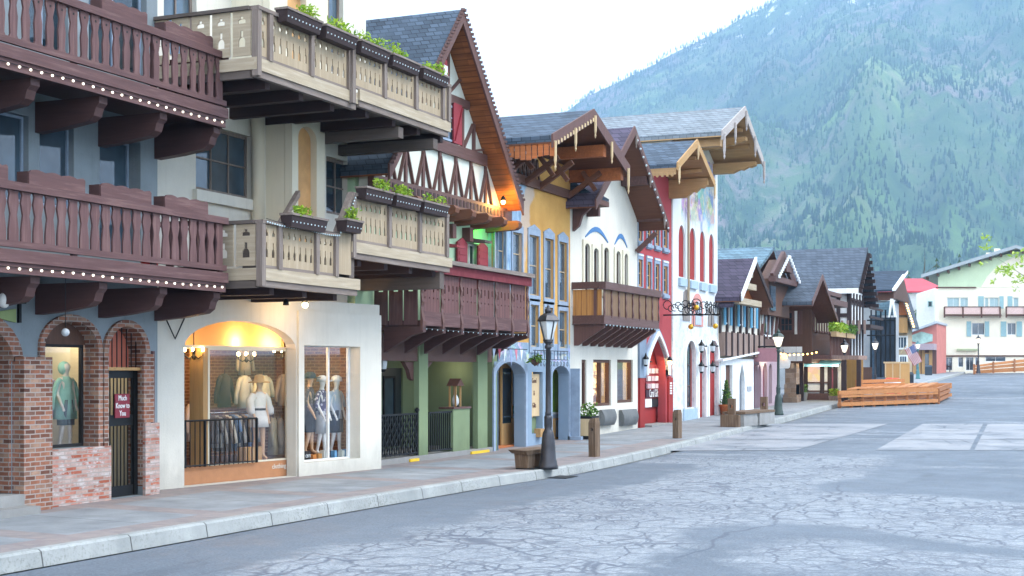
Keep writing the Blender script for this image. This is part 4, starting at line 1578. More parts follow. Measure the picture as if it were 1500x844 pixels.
def hang(label, px, pytop, off, kind, mat, s=.85, rz=0, group=None, name='shirt', cat='shirt'):
    x, y = PIN(px, off)
    zt = zin(px, pytop, off)
    t = thing(name, label, cat, (x, y, zt - 1.4 * s), 0, group)
    f = xf((x, y, zt - 1.5 * s), rz, s)
    garment(kind).warp(f).build('fabric', mat, t, True)
    MB().tube([(x, y - .16 * s, zt - .08), (x, y, zt + .02), (x, y + .16 * s, zt - .08)], .008, 5).tube([(x, y, zt + .02), (x, y, zt + .1)], .006, 5).build('hanger', M['iron'], t)
    return t


hang('charcoal long-sleeved shirt on the shop back wall left of the cream shirts', 329, 548, 1.75, 'long', cloth('charcoal', '3a3532'), .86)
hang('pale grey long-sleeved shirt on the shop back wall above the clothes rail', 358, 550, 1.75, 'long', cloth('oat', 'c8c6b8'), .86)
hang('white short-sleeved top on the shop back wall above the dress mannequin', 386, 550, 1.75, 'shirt', cloth('cream_cotton', 'd8d2b4'), 1.1)
hang('beige cardigan on the shop back wall at the right jamb of the arch', 416, 548, 1.75, 'long', cloth('beige_knit', '9a8a78'), .86)
hang('small grey top hanging highest on the shop back wall', 359, 505, 1.85, 'long', cloth('grey_marl', '8a847a'), .8)
rk = thing('clothes_rail', 'chrome clothes rail standing low behind the black railing', 'clothes rail', (*PIN(340, 1.15), zf0))
(xa, ya2), (xb, yb2) = PIN(308, 1.15), PIN(366, 1.15)
zr_ = zin(336, 604, 1.15)
MB().tube([(xa, ya2, zr_), (xb, yb2, zr_)], .015, 8).build('bar', plain('chrome', 'b8b8b8', .25, 1), rk, True)
for x, y in ((xa, ya2), (xb, yb2)):
    MB().tube([(x, y, zf0), (x, y, zr_)], .014, 8).build('upright', M['iron'], rk, True)
gm = [cloth('rail_cloth_%d' % i, h) for i, h in enumerate(('5a5048', '8f8a80', '463e3a', '6c5a48', 'cfc6b4', '3f4c5e', '7a98c0', 'c8c2b6', '40383a', '968874', '8aa4cc', 'b6b2a8'))]
for k in range(12):
    u = (k + .5) / 12
    x, y = xa + (xb - xa) * u, ya2 + (yb2 - ya2) * u
    t = thing('garment', 'garment packed among others on the low clothes rail behind the railing', 'garment', (x, y, zf0), 0, 'garments packed on the low clothes rail')
    f = xf((x, y, zr_ - 1.25), R(75 + random.uniform(-8, 8)), .8)
    garment(random.choice(('shirt', 'long', 'coat'))).warp(f).build('fabric', gm[k], t, True)
dx, dy = PIN(379, .62)
wl = cloth('white_linen', 'dedad2')
mannequin('mannequin in a belted white dress and straw hat behind the clothes shop window', (dx, dy, zf0), R(-12), .9, skin_tan, [('dress', 'dress', wl)], hat=(plain('straw', 'c49a62', .8), 'straw'))
bt_ = MB().lathe((0, 0, 1.08), [(.155, 0), (.155, .05)], 16).warp(lambda x, y, z: (x * .92, y * 1.05, z)).warp(xf((dx, dy, zf0), R(-12), .9))
bt_.build('belt', M['black'], [q for q in bpy.data.objects if q.get('label', '').startswith('mannequin in a belted')][0])
for px, h, lab in ((400, '8d8670', 'olive skirt hanging right of the white dress mannequin'), (410, '6d6660', 'grey dress hanging at the right end of the shop window')):
    hang(lab, px, 612, 1.2, 'coat', cloth('cloth_' + h, h), .85, R(30), None, 'garment', 'garment')
hang('pale pink slip dress hanging in the open shop doorway', 279, 592, 1.2, 'coat', cloth('blush', 'd8b8a0'), .8, R(20), None, 'dress', 'dress')
for i, px in enumerate((358, 367, 374)):
    x, y = PIN(px, .6)
    tag(MB().box(x - .1, x + .1, y - .09, y + .09, zf0 + .002, zf0 + .27).build('wooden_box', M['honey']), ('left', 'middle', 'right')[i] + ' one of three small honey-wood boxes on the shop window floor', 'box', 'wooden boxes in the shop window')
# black railing in front of the glass
rg = thing('railing', 'black metal railing standing in front of the arched shop window', 'railing', (*PIN(320, .17), zb))
pts = [PIN(px, .17) for px in (271, 291, 376)]
zt_ = zin(320, 615, .17)
mb = MB()
MB().tube([(pts[0][0], pts[0][1], zt_), (pts[2][0], pts[2][1], zt_)], .02, 6).build('top_rail', M['iron'], rg)
MB().tube([(pts[0][0], pts[0][1], zb + .03), (pts[2][0], pts[2][1], zb + .03)], .015, 6).build('bottom_rail', M['iron'], rg)
mb = MB()
for k in range(16):
    u = k / 15
    x, y = pts[0][0] + (pts[2][0] - pts[0][0]) * u, pts[0][1] + (pts[2][1] - pts[0][1]) * u
    r = .02 if k in (0, 4, 15) else .007
    mb.box(x - r, x + r, y - r, y + r, zb - .0, zt_)
mb.build('bars', M['iron'], rg)


def chandelier(px, py, off, lab, s=1.0):
    x, y = PIN(px, off)
    z = zin(px, py, off)
    t = thing('chandelier', lab, 'chandelier', (x, y, z))
    mb = MB().tube([(x, y, z + .55 * s), (x, y, z - .12 * s)], .012, 6)
    mb.lathe((x, y, z - .14 * s), [(.01, 0), (.04, .03), (.02, .1), (.035, .16), (.012, .22)], 10)
    for k in range(6):
        a = k * PI / 3
        c, s_ = math.cos(a), math.sin(a)
        mb.tube([(x, y, z - .05 * s), (x + c * .1 * s, y + s_ * .1 * s, z - .12 * s), (x + c * .2 * s, y + s_ * .2 * s, z - .06 * s), (x + c * .2 * s, y + s_ * .2 * s, z)], .01, 5)
    mb.build('arms', M['iron'], t)
    for k in range(6):
        a = k * PI / 3
        MB().ball((x + math.cos(a) * .2 * s, y + math.sin(a) * .2 * s, z + .05 * s), .024 * s, 8, 5, 1.7).build('bulb', M['warmbulb'], t, True)
    lamp_pt((x, y, z + .16), 4 * s, (1, .62, .25), .1, parent=t)
    return t


M['warmbulb'] = emit('candle_bulb', (1, .66, .26), 14)
chandelier(284, 516, .42, 'dark iron chandelier with lit candle bulbs hanging at the left inside the arch')
chandelier(361, 522, 1.3, 'dark iron chandelier glowing dimly in the middle of the clothes shop', .9)
chandelier(413, 517, .75, 'dark iron chandelier with lit candle bulbs by the right jamb', .9)
# warm lamps in the arch soffit and in the rooms
ra = lamp_pt((*PIN(296, .6), 2.84), .6, (1, .38, .05), .08, parent=b2)
lamp_pt((*PIN(355, .6), 2.84), .45, (1, .38, .05), .08, parent=b2)
lamp_pt((*PIN(400, .6), 2.84), .45, (1, .38, .05), .08, parent=b2)
lamp_pt((*PIN(350, .9), 2.75), 6, (1, .70, .42), .2, parent=b2)
lamp_pt((*PIN(400, .8), 2.75), 4, (1, .74, .45), .2, parent=b2)
lamp_pt((*PIN(285, 1.0), 2.6), 2, (1, .7, .4), .2, parent=b2)
lamp_pt((*PIN(475, .6), 2.65), 1.0, (1, .85, .7), .2, parent=b2)
# lettering under the shop window
x, y = PIN(412, .25)
text_on(shm(XI + .006), YG(410, .25) - .05, .36, 'clothing', .13, 'lettering', plain('chalk_white', 'c8c0b4', .8), b2, 0)
# bay window display
bx = lambda px, off: PIN(px, off)
mannequin('tan-skinned mannequin with a dark cap and plaid shirt at the left of the bay window', (*bx(453, .66), .5), R(15), .93, skin_tan, [('shirt', 'shirt', cloth('dark_plaid', '4a4248', pattern='75686c')), ('shorts', 'shorts', cloth('dark_shorts', '2c3038'))], hat=(plain('navy_cap', '2a3440', .8), 'cap'))
mannequin('white mannequin in a navy floral shirt in the middle of the bay window', (*bx(471, .58), .48), R(5), .9, skin_white, [('shirt', 'shirt', cloth('navy_floral', '4a4668', pattern='b8b4c4')), ('shorts', 'shorts', cloth('pale_shorts', 'b0b4b8'))], hat=(plain('white_cap', 'd0d4d6', .8), 'cap'))
mannequin('white mannequin with a bucket hat and pale blue shirt behind the window mullion', (*bx(492, .62), .48), R(-5), .9, skin_white, [('shirt', 'shirt', cloth('sky_shirt', 'b4c4d4')), ('shorts', 'shorts', cloth('navy_shorts', '28344a'))], hat=(plain('white_bucket', 'd8dcde', .8), 'bucket'))
for px, w, h, c, lab in ((448, .1, .2, '1c1c20', 'black box with white letters lowest left in the bay window'), (458, .07, .12, 'c07a3c', 'small orange-brown box beside the black box in the bay window'), (466, .07, .13, 'b8864c', 'small tan box under the floral-shirt mannequin'), (474, .07, .19, 'c8ccc8', 'pale upright card under the floral-shirt mannequin'), (489, .05, .17, '6aa0c8', 'light blue packet right of the window mullion'), (500, .05, .16, 'b8c0b8', 'grey packet between the blue ones in the bay window'), (508, .11, .18, '4a90c0', 'bright blue box at the right of the bay window')):
    x, y = PIN(px, .33)
    o = MB().box(x - .05, x + .05, y - w, y + w, BW[2] + .002, BW[2] + h).build('display_box', plain('card_' + c, c, .6))
    tag(o, lab, 'box', 'small boxes in the bay window')
    if c == '1c1c20':
        text_on(fx(x + .054), y, BW[2] + h / 2, 'CBTS', .085, 'lettering', M['whitep'], o, 0)
# ================================================================ half-timbered gable house with the green porch
b3 = thing('tavern_building', 'half-timbered steep gabled house with maroon balcony over a green pillared porch', 'building', (-15.2, 30, .15))
ya, yb = 26.65, 33.75
XW = -15.2
gz = 6.1
# upper wall of the green storey with window openings
WG = (Y(686, XW), Y(700, XW), 4.3, 5.45)
up = MB().plate(fx(XW), ya, yb, 3.2, gz + .3, .3, [WG])
up.build('green_wall', M['mint'], b3)
MB().box(-25, XW - .305, ya, yb, 3.2, gz + .3).build('upper_storey', M['mint'], b3)
window(b3, fx(XW), *WG, .1, .05, 2, 1, M['whitep'], M['glass'])
MB().plate(fx(XW + .06), WG[1] + .04, WG[1] + .3, WG[2], WG[3], .05).build('window_reveal', M['green'], b3)
for px0, px1, z0, z1 in ((671, 685, 4.3, 5.5), (701, 715, 4.3, 5.5)):
    sh_ = MB()
    a, b = Y(px0, XW + .1), Y(px1, XW + .1)
    sh_.prism([(XW + .05, a, z0), (XW + .05, b, z0), (XW + .05, b, z1 - .1), (XW + .05, (a + b) / 2, z1 + .02), (XW + .05, a, z1 - .1)], (.05, 0, 0))
    for k in range(6):
        sh_.box(XW + .1, XW + .112, a + .05, b - .05, z0 + .12 + .17 * k, z0 + .2 + .17 * k)
    sh_.build('shutter', M['redpaint'], b3)
# gable: plaster triangle and timber frame
XGb = -14.82
yl, ym, yr = 26.42, 30.0, 33.58
zl, zm, zr = 6.38, 10.5, 6.38
mb = MB().prism([(XGb, yl + .25, gz), (XGb, yr - .1, gz), (XGb, yr - .1, zr + .1), (XGb, ym, zm - .1), (XGb, yl + .25, zl + .35)], (-.3, 0, 0))
mb.build('gable_wall', plaster('gable_plaster', 'd4d8cc', .05, .1), b3)
MB().prism([(XGb - .31, yl + .25, gz + .31), (XGb - .31, yr - .1, gz + .31), (XGb - .31, ym, zm - .15)], (-9, 0, 0)).build('attic', M['cream'], b3)
slope = (zm - zr) / (yr - ym)


def ztop(y):
    return zm - abs(y - ym) * slope


def tim(name, *bars, w=.14, t=.05, x=XGb, mat='plumz'):
    mb = MB()
    for a, b in bars:
        mb.bar((x + t / 2 + .002, *a), (x + t / 2 + .002, *b), w, t, (1, 0, 0))
    return mb


def beam(y0, y1, z0, z1, x=XGb, t=.09, mat='plum', name='beam'):
    return MB().box(x + .002, x + t, y0, y1, z0, z1).build(name, M[mat], b3)


beam(yl + .1, yr + .3, gz - .02, gz + .3, t=.16, name='sill_beam')
f0 = MB().box(XGb + .162, XGb + .17, yl + .3, yl + .4, gz + .06, gz + .22).build('carved_block', M['dark'], b3)
for k in range(1, 34):
    put(f0, 'carved_block', b3, (0, .2 * k, 0))
z1_, z2_ = 7.5, 8.7
beam(ym - (zm - z1_) / slope + .1, ym + (zm - z1_) / slope - .12, z1_ - .14, z1_ + .14)
beam(ym - (zm - z2_) / slope + .1, ym + (zm - z2_) / slope - .1, z2_ - .1, z2_ + .1)
# V struts under the middle beam
for k in range(7):
    y = 27.35 + k * .86
    zt = min(z1_ - .14, ztop(y) - .15)
    if zt < gz + .5:
        continue
    for bars in (((y, gz + .3), (y, zt)),):
        tim('post', bars, w=.1).build('post', M['plumz'], b3)
    for s in (-1, 1):
        y2 = y + s * .36
        z2 = min(zt, gz + 1.2)
        if ztop(y2) > gz + .6:
            MB().bar((XGb + .026, y2, gz + .3), (XGb + .026, y, z2 - .05), .04, .1, (1, 0, 0)).build('strut', M['plumz'], b3)
for y, z0, zt in ((ym - 1.75, z1_ + .14, 8.4), (ym - .55, z1_ + .14, z2_ - .1), (ym + .62, z1_ + .14, z2_ - .1), (ym + 1.15, z1_ + .14, z2_ - .1), (ym + 1.8, z1_ + .14, 8.3), (ym - .35, z2_ + .1, 9.9), (ym + .35, z2_ + .1, 9.9)):
    MB().box(XGb + .002, XGb + .06, y - .055, y + .055, z0, min(zt, ztop(y) - .12)).build('post', M['plumz'], b3)
for a, b in (((ym + 1.2, z1_ + .14), (ym + 1.75, 8.3)), ((ym + .35, z2_ + .1), (ym + 1.0, z2_ + .55)), ((ym + 1.8, z1_ + .15), (ym + 2.3, 7.75)), ((ym - 1.2, z1_ + .14), (ym - 1.75, 8.3))):
    MB().bar((XGb + .028, *a), (XGb + .028, *b), .05, .1, (1, 0, 0)).build('brace', M['plumz'], b3)
ww = (Y(654, XGb), Y(664, XGb) + .1, 7.68, 8.55)
window(b3, fx(XGb + .05), ww[0] - .4, ww[1], ww[2], ww[3], 0, .05, 2, 3, M['bluepaint'], M['glassb'], T=.045)
a, b = Y(665, XGb + .1), Y(677, XGb + .1)
s_ = MB().box(XGb + .062, XGb + .1, a, b, 7.66, 8.62)
s_.bar((XGb + .108, a + .03, 7.72), (XGb + .108, b - .03, 8.55), .016, .07, (1, 0, 0))
s_.build('shutter', M['redpaint'], b3)
# carved maroon hanging shield at the attic
t = thing('house_crest', 'maroon carved crest hung high on the half-timbered gable behind the top balcony', 'crest', (XGb + .1, Y(655, XGb + .2), Z(655, 115, XGb)))
yy, zz = Y(654, XGb + .2), Z(654, 106, XGb + .2)
MB().prism([(XGb + .1, yy - .16, zz - .3), (XGb + .1, yy, zz - .42), (XGb + .1, yy + .16, zz - .3), (XGb + .1, yy + .2, zz), (XGb + .1, yy + .12, zz + .3), (XGb + .1, yy - .12, zz + .3), (XGb + .1, yy - .2, zz)], (.06, 0, 0)).build('shield', M['redpaint'], t)
MB().prism([(XGb + .165, yy - .1, zz - .2), (XGb + .165, yy + .1, zz - .2), (XGb + .165, yy + .1, zz + .16), (XGb + .165, yy - .1, zz + .16)], (.02, 0, 0)).build('panel', M['whitep'], t)
# roof
ro = gable_roof(b3, -25, -14.27, yl, ym, yr + .02, zl, zm, zr, .16, 'slate', 'cedarb', 'plumz', .3)
ed = MB()
for k in range(44):
    u = (k + .5) / 44
    for e, ye, ze in ((-1, yl, zl), (1, yr + .02, zr)):
        y, z = ym + (ye - ym) * u, zm + (ze - zm) * u + .19
        ed.bar((-14.245, y - .03, z), (-14.175, y + .03, z), .06, .06)
ed.build('scalloped_edge', M['plum'], ro)
for y, z in ((ym - 2.6, 0), (ym - 1.3, 0), (ym, 0), (ym + 1.3, 0), (ym + 2.6, 0)):
    pass
# carved corbel ends under the gable
prof = [(XW, gz - .03), (XGb + .5, gz - .03), (XGb + .56, gz - .1), (XGb + .54, gz - .2), (XGb + .44, gz - .26), (XW, gz - .3)]
f0 = None
for k in range(8):
    y = ya + .35 + k * .93
    if f0 is None:
        f0 = MB().prism([(x, y - .11, z) for x, z in prof], (0, .22, 0)).build('corbel', M['brownx'], b3)
    else:
        put(f0, 'corbel', b3, (0, .93 * k, 0))
for px in (665, 690):
    y = Y(px, XW + .2)
    MB().box(XW + .002, XW + .22, y - .1, y + .1, 5.45, gz - .31).build('post', M['plumz'], b3)
for px, py, nm in ((664, 360, 'reddish'), (705, 353, 'grey')):
    y, z = Y(px, XW + .3), Z(px, py, XW + .3)
    o = MB().hexa([(XW + .001, y - .22, z - .02), (XW + .5, y - .22, z - .06), (XW + .5, y + .22, z - .06), (XW + .001, y + .22, z - .02), (XW + .001, y - .22, z + .08), (XW + .5, y - .22, z), (XW + .5, y + .22, z), (XW + .001, y + .22, z + .08)]).build('wall_shelf', M['redpaint'] if nm == 'reddish' else M['weathx'])
    tag(o, nm + ' sloping wooden shelf on the pale green wall under the gable', 'shelf')
# coloured spot lights between the corbels, warm lamp in the gable corner


def small_lamp(label, loc, col, e, emi, r=.04, aim=None, spot=None):
    t = thing('spot_lamp', label, 'lamp', loc)
    MB().ball(loc, r, 8, 5).build('bulb', emit('lit_' + label[:12], col, emi), t, True)
    MB().lathe((loc[0], loc[1], loc[2] + r * .6), [(r * 1.3, 0), (r, r), (r * .4, r * 2)], 10).build('shade', M['iron'], t, True)
    lamp_pt((loc[0] + .05, loc[1], loc[2] - .1), e, col, .05, parent=t)
    return t


small_lamp('red spot lamp between the corbels shining on the pale green wall', (XW + .2, Y(677, XW + .2), 6.0), (1, .08, .04), 1.6, 3)
small_lamp('green spot lamp between the corbels shining on the pale green wall', (XW + .2, Y(706, XW + .2), 6.0), (.1, 1, .04), 2.4, 3)
small_lamp('bright warm lamp lit under the right eave of the half-timbered gable', (XGb + .32, Y(736, XGb + .3), 6.5), (1, .5, .1), 9, 9, .06)

# balcony -------------------------------------------------------------
xb = -14.0
yl_, yr_ = 27.42, 33.28
bl = MB().box(XW + .001, xb - .04, yl_ + .02, yr_ - .02, 3.2, 3.32).build('balcony', M['maroonx'], b3)
prof_p = lambda mp, a, b, n, par: MB().plate(mp, a, b, 3.22, 4.36, .04, [(a + (b - a) * (k + .5) / n - .03, a + (b - a) * (k + .5) / n + .03, 3.95 + (.05 if k % 2 else 0), 4.15, .05) for k in range(n)] + [(a + (b - a) * (k + .5) / n - .018, a + (b - a) * (k + .5) / n + .018, 3.8, 3.84) for k in range(n)], back=False).build('board_panel', M['maroonb'], par)
NP = 6
for k in range(NP):
    a, b = yl_ + (yr_ - yl_) * k / NP, yl_ + (yr_ - yl_) * (k + 1) / NP
    prof_p(fx(xb), a + .07, b - .07, 4, bl)
    MB().box(xb - .0, xb + .035, a + .07, b - .07, 3.21, 3.52).build('apron_board', M['maroon'], bl)
# turned posts
pf = MB()
pts = [(0, 3.1), (.05, 3.1), (.07, 3.3), (.04, 3.45), (.02, 3.6), (.05, 3.72), (.02, 3.9), (.055, 4.05), (.02, 4.2), (.05, 4.36), (0, 4.36)]
f0 = None
for k in range(NP + 1):
    y = yl_ + (yr_ - yl_) * k / NP
    if f0 is None:
        f0 = MB().prism([(xb + x + .002, y - .055, z) for x, z in pts], (0, .11, 0)).build('post', M['plumz'], bl)
    else:
        put(f0, 'post', bl, (0, (yr_ - yl_) / NP * k, 0))
MB().box(xb - .1, xb + .12, yl_ - .05, yr_ + .06, 4.37, 4.58).build('red_band', brickm('red_band_tiles', ['6e3238', '7c3c42'], '6b3038', .16, .3), bl)
MB().hexa([(xb - .3, yl_ - .1, 4.6), (xb + .2, yl_ - .1, 4.585), (xb + .2, yr_ + .1, 4.585), (xb - .3, yr_ + .1, 4.6), (xb - .3, yl_ - .1, 4.76), (xb + .2, yl_ - .1, 4.68), (xb + .2, yr_ + .1, 4.68), (xb - .3, yr_ + .1, 4.76)]).build('cap_rail', M['weathy'], bl)
# side panel towards the white house
mpx = lambda a, b, d: (a, yl_ + d, b)
for k in range(3):
    a = XW + .02 + (xb - XW - .1) * k / 3
    b = XW + .02 + (xb - XW - .1) * (k + 1) / 3
    MB().plate(mpx, a + .02, b - .02, 3.22, 4.36, .03, [((a + b) / 2 - .06, (a + b) / 2 + .06, 3.95, 4.2, .06)], back=False).build('board_panel', M['maroonz'], bl)
MB().box(XW + .01, xb - .11, yl_ - .04, yl_ + .05, 4.37, 4.56).build('side_rail', M['maroonx'], bl)
# wedge brackets under the balcony
f0 = None
for k in range(NP + 1):
    y = yl_ + .03 + (yr_ - yl_ - .06) * k / NP
    if f0 is None:
        f0 = MB().prism([(XW + .3, y - .07, 2.62), (XW + .3, y - .07, 3.19), (xb + .06, y - .07, 3.19), (xb + .06, y - .07, 3.06), (xb - .25, y - .07, 2.98)], (0, .14, 0)).build('bracket', M['maroonx'], bl)
    else:
        put(f0, 'bracket', bl, (0, (yr_ - yl_ - .06) / NP * k, 0))
string_lights([(xb + .06, yl_, 3.15), (xb + .06, yr_, 3.15)], 'small dim bulbs strung along the foot of the maroon porch balcony', .02, 22, .014, .02, mat='bulbcool')
# porch ------------------------------------------------------------------
XP = -15.0
xk = -17.1
po = MB().plate(fx(xk), ya, yb, .15, 3.2, .2, [(Y(560, xk), Y(590, xk), .3, 2.3)])
po.build('porch_wall', M['green'], b3)
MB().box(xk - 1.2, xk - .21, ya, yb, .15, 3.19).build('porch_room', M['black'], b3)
MB().plate(fx(xk - .05), Y(560, xk), Y(590, xk), .3, 2.3, .05).build('door', plain('dark_door_paint', '2a3234', .45), b3)
window(b3, fx(xk - .04), Y(563, xk), Y(580, xk), 1.0, 2.1, -.03, .06, 1, 1, M['black'], M['glassb'])
MB().box(xk, -15.25, ya, ya + .12, .15, 3.19).build('porch_wall', M['green'], b3)
MB().box(xk, -15.02, yb - .3, yb - .02, .15, 3.19).build('porch_wall', M['green'], b3)
MB().box(xk, XP + .02, ya + .13, yb - .31, .1, .27).build('porch_floor', M['conc'], b3)
MB().box(xk, XP - .02, ya + .13, yb - .31, 3.1, 3.195).build('porch_ceiling', M['brownx'], b3)
for px0, px1 in ((614, 627), (700, 714)):
    a, b = Y(px0, XP), Y(px1, XP)
    MB().box(XP - .14, XP + .0, a, b, .271 if px0 < 700 else .15, 3.0).build('column', M['green'], b3)
MB().box(XP - .22, XP - .04, ya + .02, yb - .02, 2.45, 3.05).build('valance', plain('maroon_valance', '5e443c', .7, bump=.1), b3)
mb = MB().prism([(XP - .14, Y(600, XP), 2.44), (XP - .14, Y(614, XP) - .01, 2.44), (XP - .14, Y(614, XP) - .01, 2.0), (XP - .14, Y(610, XP), 2.05), (XP - .14, Y(607, XP), 2.25)], (-.1, 0, 0))
mb.build('corner_bracket', M['plumz'], b3)
mb = MB().prism([(XP - .14, Y(628, XP), 2.44), (XP - .14, Y(642, XP), 2.44), (XP - .14, Y(635, XP), 2.3), (XP - .14, Y(628, XP), 2.15)], (-.1, 0, 0))
mb.build('corner_bracket', M['plumz'], b3)
for px0, px1 in ((598, 611), (688, 714)):
    MB().box(XP - .04, XP + .06, Y(px0, XP), Y(px1, XP), .155, .22).build('step_edge', plain('yellow_paint', 'd8b42c', .6), b3)


def lattice(px0, px1, lab, diag):
    x = XP - .05
    a, b = Y(px0, x), Y(px1, x)
    z0, z1 = .32, 1.22
    t = thing('iron_fence', lab, 'fence', (x, (a + b) / 2, .28), 0)
    MB().box(x - .02, x + .02, a, b, z1, z1 + .04).build('rail', M['iron'], t)
    MB().box(x - .02, x + .02, a, b, z0, z0 + .04).build('rail', M['iron'], t)
    mb = MB()
    n = int((b - a) / .11)
    for k in range(n + 1):
        y = a + (b - a) * k / n
        mb.box(x - .012, x + .012, y - .012, y + .012, z0, z1 + .02)
    if diag:
        k = -1.0
        while k < b - a:
            p, q = max(0, k), min(b - a, k + .8)
            mb.bar((x + .02, a + p, z0 + (p - k) / .8 * (z1 - z0)), (x + .02, a + q, z0 + (q - k) / .8 * (z1 - z0)), .012, .03)
            k += .22
    mb.build('bars', M['iron'], t)
    for yy in (b,):
        MB().lathe((x, yy, .28), [(.03, 0), (.03, 1.0), (.06, 1.03), (.06, 1.06), (.02, 1.1)], 8).build('post', M['iron'], t)
    return t


lattice(553, 611, 'black lattice fence with crossing bars left of the green porch column', True)
lattice(628, 671, 'black fence of close upright bars right of the green porch column', False)
a, b = Y(664, XP), Y(688, XP)
pil = MB().box(XP - .35, XP + .0, a, b, .15, 1.3).build('pillar', M['green'])
tag(pil, 'short green pillar carrying the lantern box on the porch front', 'pillar')
MB().box(XP - .38, XP + .03, a - .03, b + .03, 1.3, 1.345).build('cap', M['plum'], pil)
lb = thing('lantern_box', 'small roofed wooden display lantern standing on the short green pillar', 'lantern', (XP - .18, (a + b) / 2, 1.345))
c = (a + b) / 2
for dy in (-.15, .12):
    for dx in (-.1, .06):
        MB().box(XP - .18 + dx, XP - .14 + dx, c + dy, c + dy + .03, 1.347, 1.86).build('corner_post', M['honey'], lb)
MB().prism([(XP - .32, c - .2, 1.86), (XP - .32, c + .2, 1.86), (XP - .32, c, 2.04)], (.3, 0, 0)).build('roof', M['brown'], lb)
MB().lathe((XP - .17, c, 1.347), [(.05, 0), (.09, .1), (.08, .2), (.03, .3), (.025, .5)], 12).build('bottle', plain('milky_glass', 'c8d0d4', .25), lb, True)
mn = thing('menu_board', 'dark-framed pointed menu board on the back wall of the green porch', 'menu board', (xk + .05, Y(668, xk), 1.2))
a, b = Y(660, xk), Y(694, xk)
z0, z1, z2 = Z(667, 608, xk), Z(667, 572, xk), Z(667, 563, xk)
MB().prism([(xk + .003, a, z0), (xk + .003, b, z0), (xk + .003, b, z1), (xk + .003, (a + b) / 2, z2), (xk + .003, a, z1)], (.08, 0, 0)).build('frame', M['brownz'], mn)
MB().box(xk + .085, xk + .09, a + .08, b - .08, z0 + .1, z1 - .02).build('paper', plain('pale_paper', 'a8b8c8', .6), mn)
MB().box(xk + .092, xk + .095, a + .7, b - .2, z0 + .7, z1 - .12).build('photo', M['glassb'], mn)
tag(MB().box(xk + .003, xk + .04, Y(632, xk), Y(650, xk), Z(640, 589, xk), Z(640, 582, xk)).build('name_board', M['cedary']), 'narrow orange-brown name board on the dark back wall of the porch', 'board')
wl_ = thing('wall_lantern', 'black wall lantern with pale glass at the left side of the porch', 'lantern', (-15.2, Y(561, -15.2), 2.4))


def lantern_at(t, x, y, z, s=1.0, glass=None):
    MB().lathe((x, y, z), [(.05 * s, 0), (.08 * s, .06 * s), (.11 * s, .28 * s), (.13 * s, .3 * s), (.04 * s, .42 * s), (.015 * s, .5 * s)], 6).build('frame', M['iron'], t)
    MB().lathe((x, y, z + .065 * s), [(.085 * s, 0), (.115 * s, .2 * s)], 6).build('glass', glass or plain('lantern_glass', 'b8c0c4', .2), t)
    return t


lantern_at(wl_, -15.2, Y(561, -15.2), Z(561, 545, -15.2), 1.0)
MB().box(-15.25, -15.2, Y(556, -15.2), Y(562, -15.2), Z(561, 540, -15.2), Z(561, 535, -15.2)).build('bracket', M['iron'], wl_)
lamp_pt((-16.2, Y(600, -16), 2.6), 1.2, (1, .8, .6), .2, parent=b3)
lamp_pt((-16.0, Y(660, -16), 2.3), 1.4, (1, .85, .65), .2, parent=b3)
# ================================================================ yellow and blue house
b4 = thing('shop_building', 'tall yellow and blue painted house with bracketed prow gable and arched doorways', 'building', (-15.1, 36.4, .15))
yA4, yB4 = 33.78, 38.95
X4 = -15.0


def mural_yb():
    N = NT('yellow_blue_mural')
    p = N.pos()
    x, y, z = N.xyz(p)
    w = N.n('TexNoise', ins={'Vector': p, 'Scale': 1.6, 'Detail': 6.0}).outputs[0]
    e = N.mth('ADD', N.mth('ADD', y, N.mth('MULTIPLY', N.mth('SUBTRACT', w, .5), 1.1)), N.mth('MULTIPLY', N.mth('SUBTRACT', 5.5, z), .32))
    yel = plaster
    n1 = N.noise(p, 1.2, 5)
    yc = N.mix(N.ramp(n1, [(.3, 0.0), (.7, 1.0)]), srgb('b88a4a'), srgb('cfa25e'))
    n2 = N.noise(N.mapv(p, (3, 3, 1)), 2.4, 6, .7)
    bc = N.mix(N.ramp(n2, [(.35, 0.0), (.6, 1.0)]), srgb('6d8cab'), srgb('a4bdd0'))
    pc = N.mix(n1, srgb('c4a78c'), srgb('b8aca0'))
    col = N.mix(N.ramp(N.n('MapRange', ins={0: e, 1: 34.3, 2: 36.1, 3: 0.0, 4: 1.0}).outputs[0], [(.35, 0.0), (.42, 1.0)]), bc, pc)
    col = N.mix(N.ramp(N.n('MapRange', ins={0: e, 1: 34.9, 2: 36.7, 3: 0.0, 4: 1.0}).outputs[0], [(.35, 0.0), (.42, 1.0)]), col, yc)
    low = N.mth('LESS_THAN', z, 3.0)
    lc = N.mix(n1, srgb('74889c'), srgb('8fa2b4'))
    vv = N.n('TexVoronoi', ins={'Vector': p, 'Scale': 5.0}).outputs['Color']
    mot = N.mix(N.ramp(N.noise(p, 4.5, 5, .7), [(.5, 0.0), (.58, 1.0)]), lc, N.mix(.25, srgb('b4bcc8'), vv))
    band = N.mth('MULTIPLY', N.mth('GREATER_THAN', z, 2.42), low)
    col = N.mix(low, col, lc)
    col = N.mix(band, col, mot)
    return N.out(col, .9, N.bump(N.noise(p, 30, 4), .2, .01), .2)


